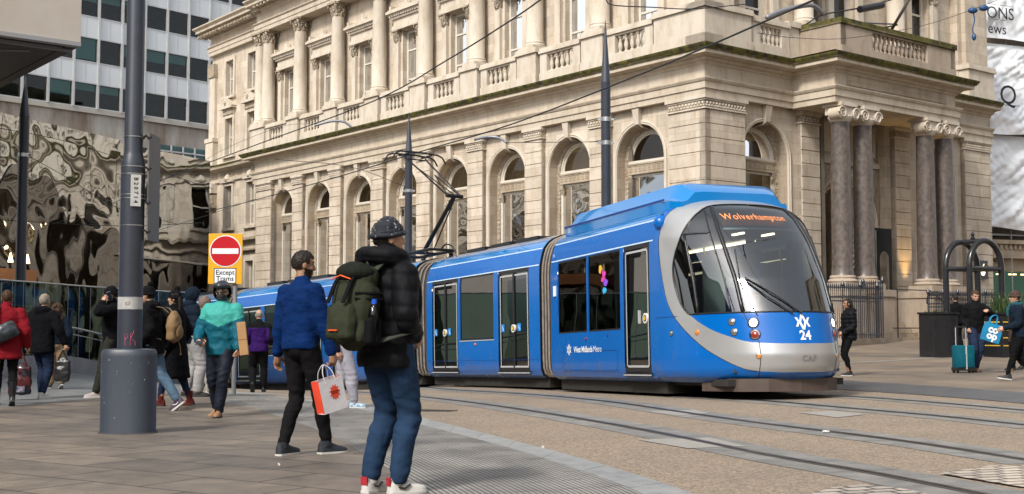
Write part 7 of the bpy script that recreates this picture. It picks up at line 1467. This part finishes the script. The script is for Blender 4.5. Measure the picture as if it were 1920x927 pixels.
b = MB(); [b.tube([(.10, -.2, z), (.16, -.12, z+.005), (.165, -.03, z+.01)], .009, 6) for z in (.30, .335)]; b.build('compression_strap', C_BLK, bp)
# paper bag
M_PAP = mat('white_paper', (.66, .64, .66), .6, col2=(.58, .56, .58), scale=5, bump=.2, bscale=12); M_PAPR = mat('red_paper', (.72, .075, .03), .5, col2=(.60, .05, .02), scale=4)
bl = P(624, 770, 10.55); bagT = thing('paper_bag', 'white and red paper carrier bag with flower print in the blue jumper man\'s hand', 'bag', bl, 0, rot=(0, R(-14), R(40)))
w_, d_, h_ = .118, .06, .28; b = MB(); b.strip([(-w_, -d_, 0), (w_, -d_, 0)], [(-w_, -d_, h_), (w_, -d_, h_)]); b.strip([(-w_, d_, 0), (w_, d_, 0)], [(-w_, d_, h_), (w_, d_, h_)]); b.poly([(-w_, -d_, 0), (w_, -d_, 0), (w_, d_, 0), (-w_, d_, 0)]); b.build('white_panel', M_PAP, bagT, fix=False)
b = MB()
for sg in (-1, 1): b.strip([(sg*w_, -d_, 0), (sg*(w_-.02), 0, 0), (sg*w_, d_, 0)], [(sg*w_, -d_, h_), (sg*(w_-.035), 0, h_), (sg*w_, d_, h_)])
b.build('red_gusset', M_PAPR, bagT, fix=False)
b = MB(); n = 44; b.add([(.02+(.058 if k % 4 < 2 else .04)*math.cos(2*math.pi*k/n)*.9, -d_-.002, .16+(.066 if k % 4 < 2 else .052)*math.sin(2*math.pi*k/n)) for k in range(n)], [tuple(range(n))]); fl_ = b.build('flower_print', M_PAPR, bagT, fix=False)
b = MB(); [b.box(-.015, .055, -d_-.0035, -d_-.0025, z, z+.006) for z in (.165, .15)]; b.build('print_line', cloth('dark_red', (.12, .01, .01)), fl_)
for y in (-d_, d_): b = MB(); b.tube(catmull([(-.05, y, h_-.03), (-.045, y*.6, h_+.06), (-.0, y*.15, h_+.12), (.045, y*.6, h_+.06), (.05, y, h_-.03)], 5), .004, 6); b.build('handle', M_PAP, bagT)
# courier's box and phone
cb = held('flat_box', 'flat brown cardboard box tucked under the courier\'s arm', 'box', p4, Matrix.Translation((-.335, .10, .80)) @ Matrix.Rotation(R(7), 4, 'Y') @ Matrix.Rotation(R(15), 4, 'Z'))
b = MB(); rbox(b, -.055, .055, -.20, .20, 0, .43, .006); b.build('carton', mat('brown_card', (.46, .26, .11), .75, col2=(.36, .2, .085), scale=5), cb); b = MB(); b.box(-.057, .057, .2, .202, .2, .206); b.box(-.058, -.0565, -.2, .2, .2, .206); b.build('lid_seam', cloth('card_edge', (.2, .11, .05)), cb)
def phone(T, M_, label):
    t = held('phone', label, 'phone', T, M_); b = MB(); rbox(b, -.036, .036, -.004, .004, -.075, .075, .003); b.build('case', mat('phone_case', (.02, .02, .025), .3), t); b = MB(); b.box(-.032, .032, .0042, .0048, -.068, .068); b.build('screen', mat('phone_glass', (.01, .012, .02), .05), t)
w4 = i4['armj'][1][2]; phone(p4, Matrix.Translation(w4+Vector((-.05, .075, -.02))) @ Matrix.Rotation(R(60), 4, 'X'), 'dark phone in the courier\'s gloveless hand')
w10 = i10['armj'][0][2]; phone(p10, Matrix.Translation(i10['MH'] @ Vector((-.095, .03, -.03))) @ Matrix.Rotation(R(70), 4, 'Z') @ Matrix.Rotation(R(20), 4, 'Y'), 'dark phone held to the ear of the man in the black woolly hat')
# tan rucksack on the student
rk = held('rucksack', 'tan leather rucksack with a dangling strap on the student striding left', 'backpack', p9, Matrix.Translation((0.06, -.22, .98)))
b = MB(); b.ell((0, -.07, .2), (.15, .10, .23), 20, 14); rbox(b, -.14, .14, -.13, 0, 0, .3, .04); solid(b, 'pack_body', C_TAN, rk, .008, 4, .014, 12); b = MB(); b.ell((0, -.15, .13), (.10, .05, .11), 16, 10); solid(b, 'front_pocket', C_TAN, rk, .008, 2, .008, 14)
for sg in (-1, 1): ribbon_strap([(sg*.08, -.02, .40), (sg*.12, .06, .47), (sg*.14, .20, .47), (sg*.15, .33, .33), (sg*.2, .28, .1), (sg*.16, .05, .02)], .035, 'shoulder_strap', C_TAN, rk)
b = MB(); b.tube([(.08, -.10, .02), (.10, -.13, -.08), (.10, -.14, -.18)], .008, 6); b.ell((.10, -.14, -.19), (.014, .014, .018)); b.build('dangling_strap', C_TAN, rk)
# bags on the left
def soft_bag(name, label, px, ytop, ybot, Y, w, m_, yaw=0, hand_px=None, d=.1, extra=None):
    c = P(px, ybot, Y); h = (ybot-ytop)/2316*Y; t = thing(name, label, 'bag', c, R(yaw)); b = MB(); rbox(b, -w/2, w/2, -d/2, d/2, 0, h*.85, .035); b.ell((0, 0, h*.35), (w*.55, d*.75, h*.36), 18, 10); b.ell((0, 0, h*.8), (w*.42, d*.4, h*.16), 14, 8); solid(b, 'bag_body', m_, t, .010, 3, .012, 12)
    if hand_px: q = P(*hand_px, Y)-c; q = Matrix.Rotation(-R(yaw), 3, 'Z') @ q; [(lambda b_: (b_.tube(catmull([(-w*.3, sg*d*.3, h*.85), q*.98+Vector((-.02, sg*.02, -.05)), q+Vector((0, 0, 0)), q*.98+Vector((.02, sg*.02, -.05)), (w*.3, sg*d*.3, h*.85)], 4), .008, 6), b_.build('handle', m_, t)))(MB()) for sg in (-1, 1)]
    return t
M_LB = mat('black_leather', (.013, .013, .014), .35, col2=(.03, .03, .03), scale=14, bump=.3, bscale=30)
Y12 = p12.location.y; soft_bag('handbag', 'black leather bag hanging from the hand of the woman with the fur collar', 117, 668, 716, Y12, .24, M_LB, 0, (118, 655))
pb = soft_bag('carrier_bag', 'glossy dark carrier bag with red and blue print between the two women on the left', 36, 678, 741, Y12-.4, .34, mat('printed_dark_plastic', (.012, .014, .02), .2, col2=(.10, .02, .02), scale=7, amt=.12), 8, (42, 660), .12)
b = MB(); b.box(-.05, .10, -.105, -.10, .05, .14); b.box(-.12, -.02, -.105, -.10, .2, .27); b.build('printed_patch', mat('mixed_print', (.35, .30, .28), .4, col2=(.02, .04, .14), scale=22, amt=.25), pb)
sb = held('shoulder_bag', 'dark grey leather shoulder bag on the back of the red coat', 'bag', p13, Matrix.Translation((-.03, -.22, 1.10)) @ Matrix.Rotation(R(-25), 4, 'Y'))
b = MB(); rbox(b, -.19, .19, -.06, .06, -.12, .14, .04); b.ell((0, -.03, 0), (.19, .07, .12), 18, 10); solid(b, 'bag_body', mat('slate_leather', (.035, .045, .05), .35, col2=(.02, .025, .03), scale=8), sb, .010, 3, .01, 12)
ribbon_strap([(-.15, 0, .12), (.05, .06, .34), (.12, .2, .36), (.08, .36, .2)], .03, 'shoulder_strap', M_LB, sb, up=(0, 1, 0)); b = MB(); b.box(-.15, -.11, -.108, -.10, .02, .05); b.build('bag_clasp', M_WHT, sb)
# traveller's suitcase and bag
Y15 = p15.location.y-.35; cs = P(1807, 706, Y15); cs.z = gz(cs.x, cs.y)+.005; su = thing('suitcase', 'teal soft sided wheeled suitcase with pull handle up, beside the man with the blue bag', 'suitcase', cs, R(8)); M_TEALC = cloth('teal_canvas', (.004, .10, .14), (.003, .07, .10), rough=.6)
b = MB(); rbox(b, -.215, .215, -.12, .12, .07, .60, .03); b.build('case_body', M_TEALC, su, smooth=40); b = MB(); rbox(b, -.17, .17, -.145, -.11, .12, .42, .015); b.build('front_pocket', M_TEALC, su, smooth=40)
b = MB(); b.box(-.012, .012, -.149, -.12, .08, .6); b.build('pale_zip', M_DOORS, su); b = MB(); b.box(-.22, .22, -.125, .125, .05, .12); b.build('base_trim', M_BK, su)
for x in (-.12, .12): b = MB(); b.tube([(x, .09, .58), (x, .09, 1.0)], .011, 8); b.build('pull_tube', M_ALU, su)
b = MB(); b.tube([(-.13, .09, 1.0), (.13, .09, 1.0)], .017, 8); b.build('pull_grip', M_BK, su)
for x in (-.18, .18):
    for y in (-.08, .09): b = MB(); b.tube([(x-.02, y, .03), (x+.02, y, .03)], .032, 12); b.build('wheel', M_BK, su)
cbp = P(1855, 641, 26.5); cg = thing('shopping_bag', 'bright blue shopping bag with white lettering on the arm of the man with the suitcase', 'bag', cbp, rot=(0, R(16), R(4))); M_CB = mat('bright_blue_plastic', (.01, .22, .42), .4, col2=(.008, .18, .36), scale=5)
b = MB(); b.loft([[(-.19, -.05, 0), (.19, -.05, 0), (.19, .05, 0), (-.19, .05, 0)], [(-.20, -.045, .2), (.20, -.045, .2), (.20, .045, .2), (-.20, .045, .2)], [(-.19, -.02, .40), (.19, -.02, .40), (.19, .02, .40), (-.19, .02, .40)]]); b.build('bag_body', M_CB, cg)
for y in (-.022, .022): b = MB(); b.tube(catmull([(-.09, y, .38), (-.10, y, .50), (-.03, y*.5, .58), (.04, y*.5, .56), (.06, y, .38)], 4), .011, 6); b.build('handle', M_CB, cg)
for tx, z in (('co', .265), ('op', .125)):
    vs, fs = text_mb(tx, .22, 0, bold=.010); b = MB(); b.add([(v.x, -.056, z+v.y) for v in vs], fs); b.build('lettering', M_WHT, cg, fix=False)
# ------------------------------------------------------------ poles, sign, wires
M_POLE = mat('slate_pole_paint', (.035, .042, .058), .42, col2=(.028, .033, .045), scale=4, coat=.2); M_POLE2 = mat('scuffed_slate_paint', (.045, .055, .075), .45, col2=(.034, .042, .058), scale=5, streak=(1, 1, .3), amt=.9)
pc = P(240, 800, 13.6); pc.z = gz(pc.x, pc.y); lp = thing('lamp_post', 'thick slate grey steel post with bulky base casing and number plate on the left pavement', 'post', pc); zo = -pc.z
b = MB(); b.lathe([(.132, 0), (.132, 2.9), (.128, 2.98), (.108, 3.06), (.100, 3.1), (.098, 6.5), (.09, 9)], 32); b.build('pole', M_POLE, lp, smooth=50)
b = MB()
def cas(s, z, e=2.6): return [(.29*s*np.sign(math.cos(a))*abs(math.cos(a))**(2/e), .25*s*np.sign(math.sin(a))*abs(math.sin(a))**(2/e), z) for a in np.linspace(0, 2*math.pi, 40, endpoint=False)]
b.loft([cas(1.02, -.05), cas(1.02, .02), cas(1.0, .04), cas(1.0, .84), cas(.985, .885), cas(.93, .915), cas(.62, .925)]); b.build('base_casing', M_POLE2, lp, smooth=45)
b = MB(); b.loft([cas(1.07, -.05), cas(1.07, .012), cas(1.0, .02)]); b.build('foot_seal', mat('dirty_mortar', (.09, .08, .07), .95, col2=(.04, .035, .03), scale=12), lp)
rn = random.Random(3)
b = MB()
for _ in range(16):
    a = rn.uniform(3.5, 5.9); z = rn.choice((rn.uniform(.5, .85), rn.uniform(.05, .85))); r = rn.uniform(.002, .009); x = .2925*np.sign(math.cos(a))*abs(math.cos(a))**(2/2.6); y = .2525*np.sign(math.sin(a))*abs(math.sin(a))**(2/2.6); b.poly([(x+r*math.cos(t)*.6*rn.uniform(.6, 1), y*1.004, z+r*math.sin(t)*rn.uniform(.6, 1.4)) for t in np.linspace(0, 6.28, 7, endpoint=False)])
b.build('paint_chips', mat('chipped_paint', (.38, .40, .42), .7), lp, fix=False)
b = MB()
for y_ in (255, 312, 326, 365, 372, 423): z = EYE+(612-y_)*13.6/2316+zo; r = .106 if z > 3.05 else .1345; b.lathe([(r, z-.006), (r, z+.006)], 32, cap=False)
b.build('steel_bands', M_INOX, lp, smooth=True, fix=False)
b = MB(); r = .1345; b.strip([(r*math.cos(a), r*math.sin(a), 1.355) for a in np.linspace(math.pi, 2*math.pi, 24)], [(r*math.cos(a), r*math.sin(a), 1.49) for a in np.linspace(math.pi, 2*math.pi, 24)]); tp_ = b.build('worn_paper_label', mat('worn_label', (.50, .50, .48), .7, col2=(.30, .30, .30), scale=9), lp, fix=False)
b = MB(); b.strip([(r*1.003*math.cos(a), r*1.003*math.sin(a), 1.395) for a in np.linspace(4.55, 5.0, 6)], [(r*1.003*math.cos(a), r*1.003*math.sin(a), 1.44) for a in np.linspace(4.55, 5.0, 6)]); b.build('faded_print', mat('faded_brown_print', (.22, .17, .13), .8, col2=(.4, .38, .35), scale=60, amt=.2), tp_, fix=False)
Mp = Matrix.Rotation(R(30), 4, 'Z') @ Matrix.Translation((0, -.146, 2.66)); b = MB(); b.box(-.055, .055, -.004, .004, -.175, .175, M=Mp); pl_ = b.build('number_plate', mat('white_plate', (.62, .62, .6), .5, col2=(.5, .5, .47), scale=14), lp)
for k, ch in enumerate('B20714'): vs, fs = text_mb(ch, .064, 0, bold=.0015); Mr = Mp @ Matrix.Translation((0, -.0055, .125-k*.05)) @ Matrix.Rotation(R(90), 4, 'X') @ Matrix.Rotation(R(-90), 4, 'Z'); b = MB(); b.add([Mr @ v for v in vs], fs); b.build('plate_character', M_INK, pl_, fix=False)
b = MB(); b.box(.165, .18, -.02, .42, 2.12, 3.32); pn_ = b.build('side_panel', mat('grey_back_panel', (.12, .12, .12), .5), lp)
for z in (2.2, 2.52, 2.9, 3.25): b = MB(); b.tube([(.09, -.03, z-.02), (.15, -.04, z+.03), (.175, -.02, z), (.2, .0, z+.02)], .014, 6); b.build('bracket', M_BK, lp)
M_PINK = mat('pink_pen', (.65, .10, .22), .5); b = MB()
def onp(x, z, r=.1335): a = -math.pi/2+x/r; return (r*math.cos(a), r*math.sin(a), z)
for st in ([(-.01, .96), (-.012, 1.08), (.015, 1.09), (.02, 1.05), (-.008, 1.03), (.0, 1.02)], [(.045, .96), (.05, 1.10)], [(.085, 1.12), (.052, 1.04), (.075, 1.02), (.10, 1.0)], [(.10, .96), (.098, 1.0)]): b.tube([onp(x, z) for x, z in st], .0022, 5)
b.build('graffiti', M_PINK, lp, fix=False)
def tram_pole(label, px, ytip, ycone, Y, r, clamps=()):
    t = P(px, ytip, Y); zg = gz(t.x, t.y); T = thing('tram_pole', label, 'post', (t.x, t.y, zg), group='slender spired poles carrying the tram wires'); h = t.z-zg; zc = EYE+(612-ycone)*Y/2316-zg; b = MB(); b.lathe([(r*1.1, -.05), (r*1.05, 2), (r, zc-.02), (r*1.03, zc)], 20); b.build('pole', M_POLE, T, smooth=50)
    b = MB(); b.lathe([(r*1.0, zc), (r*.5, zc+(h-zc)*.55), (.006, h)], 20); b.build('spire', M_POLE, T, smooth=50)
    for y_ in clamps: z = EYE+(612-y_)*Y/2316-zg; b = MB(); b.lathe([(r*1.12, z-.045), (r*1.12, z+.045)], 20); b.box(r*.9, r*1.7, -.04, .04, z-.02, z+.02); b.box(-r*1.7, -r*.9, -.04, .04, z-.02, z+.02); b.build('clamp', M_INOX, T)
    return T
tram_pole('slender spired grey pole rising in front of the steel cladding at far left', 48, 143, 215, 31, .125, (289,)); tram_pole('slender spired grey pole behind the pantograph', 767, 210, 290, 37, .112, (357,)); tram_pole('slender spired grey pole rising just behind the front car of the tram', 1135, 38, 150, 26, .102, (221, 266))
# no-entry sign
sp = P(419, 738, 22.4); sp.z = gz(sp.x, sp.y); sg_ = thing('road_sign', 'yellow backed red no entry sign with Except Trams plate on grey post', 'sign', sp); Ys = 22.4; zz = lambda y: EYE+(612-y)*Ys/2316-sp.z; w2 = 32*Ys/2316
b = MB(); b.tube([(.17, .06, -.05), (.17, .06, zz(445))], .04, 12); b.build('post', mat('grey_post', (.25, .26, .26), .5, .3), sg_)
b = MB(); rbox(b, -w2, w2, -.012, .012, zz(533), zz(438), .006); yb = b.build('backing_board', mat('sign_yellow', (.75, .38, .01), .4, col2=(.68, .34, .01), scale=2), sg_)
cz_ = zz(471); rr_ = 30*Ys/2316; b = MB(); b.tube([(0, -.013, cz_), (0, -.016, cz_)], rr_, 40); b.build('white_ring', M_WHT, sg_, fix=False); b = MB(); b.tube([(0, -.0165, cz_), (0, -.02, cz_)], rr_*.94, 40); b.build('red_disc', mat('sign_red', (.48, .004, .012), .35), sg_, fix=False); b = MB(); b.box(-rr_*.82, rr_*.82, -.0235, -.0205, cz_-rr_*.17, cz_+rr_*.17); b.build('white_bar', M_WHT, sg_)
b = MB(); rbox(b, -21*Ys/2316, 21*Ys/2316, -.016, -.0125, zz(532), zz(503), .001); pt = b.build('plate_border', M_INK, sg_); b = MB(); b.box(-19.5*Ys/2316, 19.5*Ys/2316, -.019, -.0165, zz(530.5), zz(504.5)); b.build('plate', M_WHT, pt)
for tx, y_ in (('Except', 511.5), ('Trams', 523)): vs, fs = text_mb(tx, .125, 0, bold=.0022); b = MB(); b.add([(v.x, -.0205, zz(y_)+v.y) for v in vs], fs); b.build('lettering', M_INK, pt, fix=False)
# wires
M_WIRE = mat('dark_wire', (.02, .018, .017), .6); M_WIRE2 = mat('grey_wire', (.09, .09, .09), .5)
def wire(label, pts, r=.013, m_=None, name='overhead_wire', k=6):
    q = [P(*p) for p in pts]; o = q[0]; b = MB(); b.tube([p-o for p in (catmull(q, k) if len(q) > 2 else q)], r, 6); return tag(b.build(name, m_ or M_WIRE, None, smooth=True, loc=o, fix=False), label, 'wire')
wire('contact wire rising from behind the thick post to the top centre of the picture', [(285, 345, 39), (480, 272, 31), (700, 190, 25), (840, 112, 21), (960, 37, 18), (1030, -12, 16)])
wire('contact wire passing over the pantograph and the front of the tram', [(385, 398, 48), (480, 375, 44), (640, 330, 35), (780, 287, 30.4), (960, 233, 26.5), (1200, 140, 22), (1325, 88, 19), (1440, 38, 17), (1545, -8, 15)], .015)
wire('thin span wire from the flagpole side to the top right with blue insulators', [(1420, 62, 30), (1488, 71, 32), (1575, 73, 35), (1673, 60, 37), (1760, 40, 38), (1880, -3, 39)], .008)
wire('thin span wire between the centre tram pole and its steady arm', [(948, 268, 26.3), (1040, 267, 26), (1135, 266, 26)], .007); wire('thin span wire crossing the top right corner of the bank at pole height', [(1135, -2, 20), (1150, 10, 21), (1224, 14, 22), (1300, 17, 24), (1400, 8, 26)], .011)
wire('faint stay wire crossing the arches of the long facade below the cornice', [(515, 299, 34), (655, 313, 33), (760, 350, 33)], .008); wire('faint stay wire across the upper part of the steel cladding', [(-10, 239, 33), (110, 262, 34), (225, 297, 35), (400, 355, 37)], .008); wire('faint stay wire sagging lower across the steel cladding', [(48, 290, 31), (120, 330, 32), (225, 392, 33), (330, 420, 34)], .008)
wire('stay wire rising from the far left pole towards the thick post', [(100, 420, 34), (180, 395, 33), (290, 345, 31), (385, 300, 30)], .007); wire('faint level wire across the lower steel cladding', [(-10, 412, 33), (225, 424, 34), (380, 418, 35)], .009); wire('faint wire running from the pole to the end bay of the bank', [(270, 440, 40), (385, 405, 42), (480, 373, 44)], .008)
wire('thin wire slanting across the lower balcony of the bank end bay', [(270, 395, 40), (385, 300, 38), (520, 240, 36), (600, 232, 34)], .006, M_WIRE2)
wire('grey curved steady arm over the front of the tram at top right', [(1438, 33, 17.2), (1470, 20, 17.6), (1521, 10, 18), (1545, 28, 18.2)], .035, mat('grey_arm', (.22, .23, .25), .4, .3), 'steady_arm'); wire('grey curved steady arm in front of the first floor balustrade', [(590, 236, 30), (620, 228, 30), (645, 229, 30), (660, 240, 30)], .03, mat('grey_arm', (.22, .23, .25), .4, .3), 'steady_arm'); wire('grey curved steady arm beside the keystone left of the centre pole', [(890, 262, 26.8), (915, 257, 26.6), (935, 259, 26.5), (950, 268, 26.3)], .03, mat('grey_arm', (.22, .23, .25), .4, .3), 'steady_arm')
wire('tensioned wire from the steady arm through the dark insulator bar', [(1513, 45, 18), (1543, 28, 18.2), (1613, 15, 19), (1700, -8, 20)], .012)
q0_, q1_ = P(1612, 18, 18.9), P(1654, 10, 19.3); b = MB(); b.tube([Vector((0, 0, 0)), (q1_-q0_)], .055, 10); tag(b.build('insulator', M_BK, None, loc=q0_), 'black bar insulator on the wire above the portico balcony', 'insulator')
q0_ = P(1824, 20, 38.5); b = MB(); b.ell((0, 0, 0), (.16, .1, .1)); b.ell((.35, 0, .08), (.16, .1, .1)); b.tube(catmull([(0, 0, 0), (.05, 0, -.3), (-.02, 0, -.6), (.02, 0, -.8)], 4), .02, 6); b.ell((.02, 0, -.85), (.07, .07, .12)); tag(b.build('insulator', mat('blue_insulator', (.01, .05, .14), .4), None, loc=q0_), 'dark blue insulators with a dangling tail on the wire at top right', 'insulator')
# flagpole on the portico balcony
f0, f1 = P(1667, 64, 46.5), P(1716, -20, 44.5); fp = thing('flagpole', 'bare metal flagpole slanting up from the portico balcony', 'flagpole', f0); b = MB(); b.tube([Vector((0, 0, 0)), f1-f0], [.06, .055], 12); b.build('shaft', mat('weathered_metal', (.20, .19, .18), .45, .5, col2=(.12, .11, .10), scale=9), fp, smooth=True)
for a_, c_ in (((1610, 43), (1682, 46)), ((1640, 56), (1683, 47))): b = MB(); b.tube([P(*a_, 46.8)-f0, P(*c_, 46)-f0], .03, 6); b.build('stay', M_POLE, fp)
# scraps of litter on the road
for (px, py, s_), lb in zip(((1549, 813, .045), (1018, 843, .015), (523, 876, .010)), ('crumpled white paper scrap between the tram rails', 'small pale scrap on the kerb band', 'small pale scrap on the brown slabs')):
    g_ = G(px, py, .012); b = MB(); b.ell((0, 0, .008), (s_, s_*.6, .012), 8, 5); o_ = b.build('litter', mat('litter_white', (.6, .6, .58), .7), None, loc=g_); disp(o_.data, lambda c, n: noise.noise(Vector(c)*60)*.008); tag(o_, lb, 'litter')
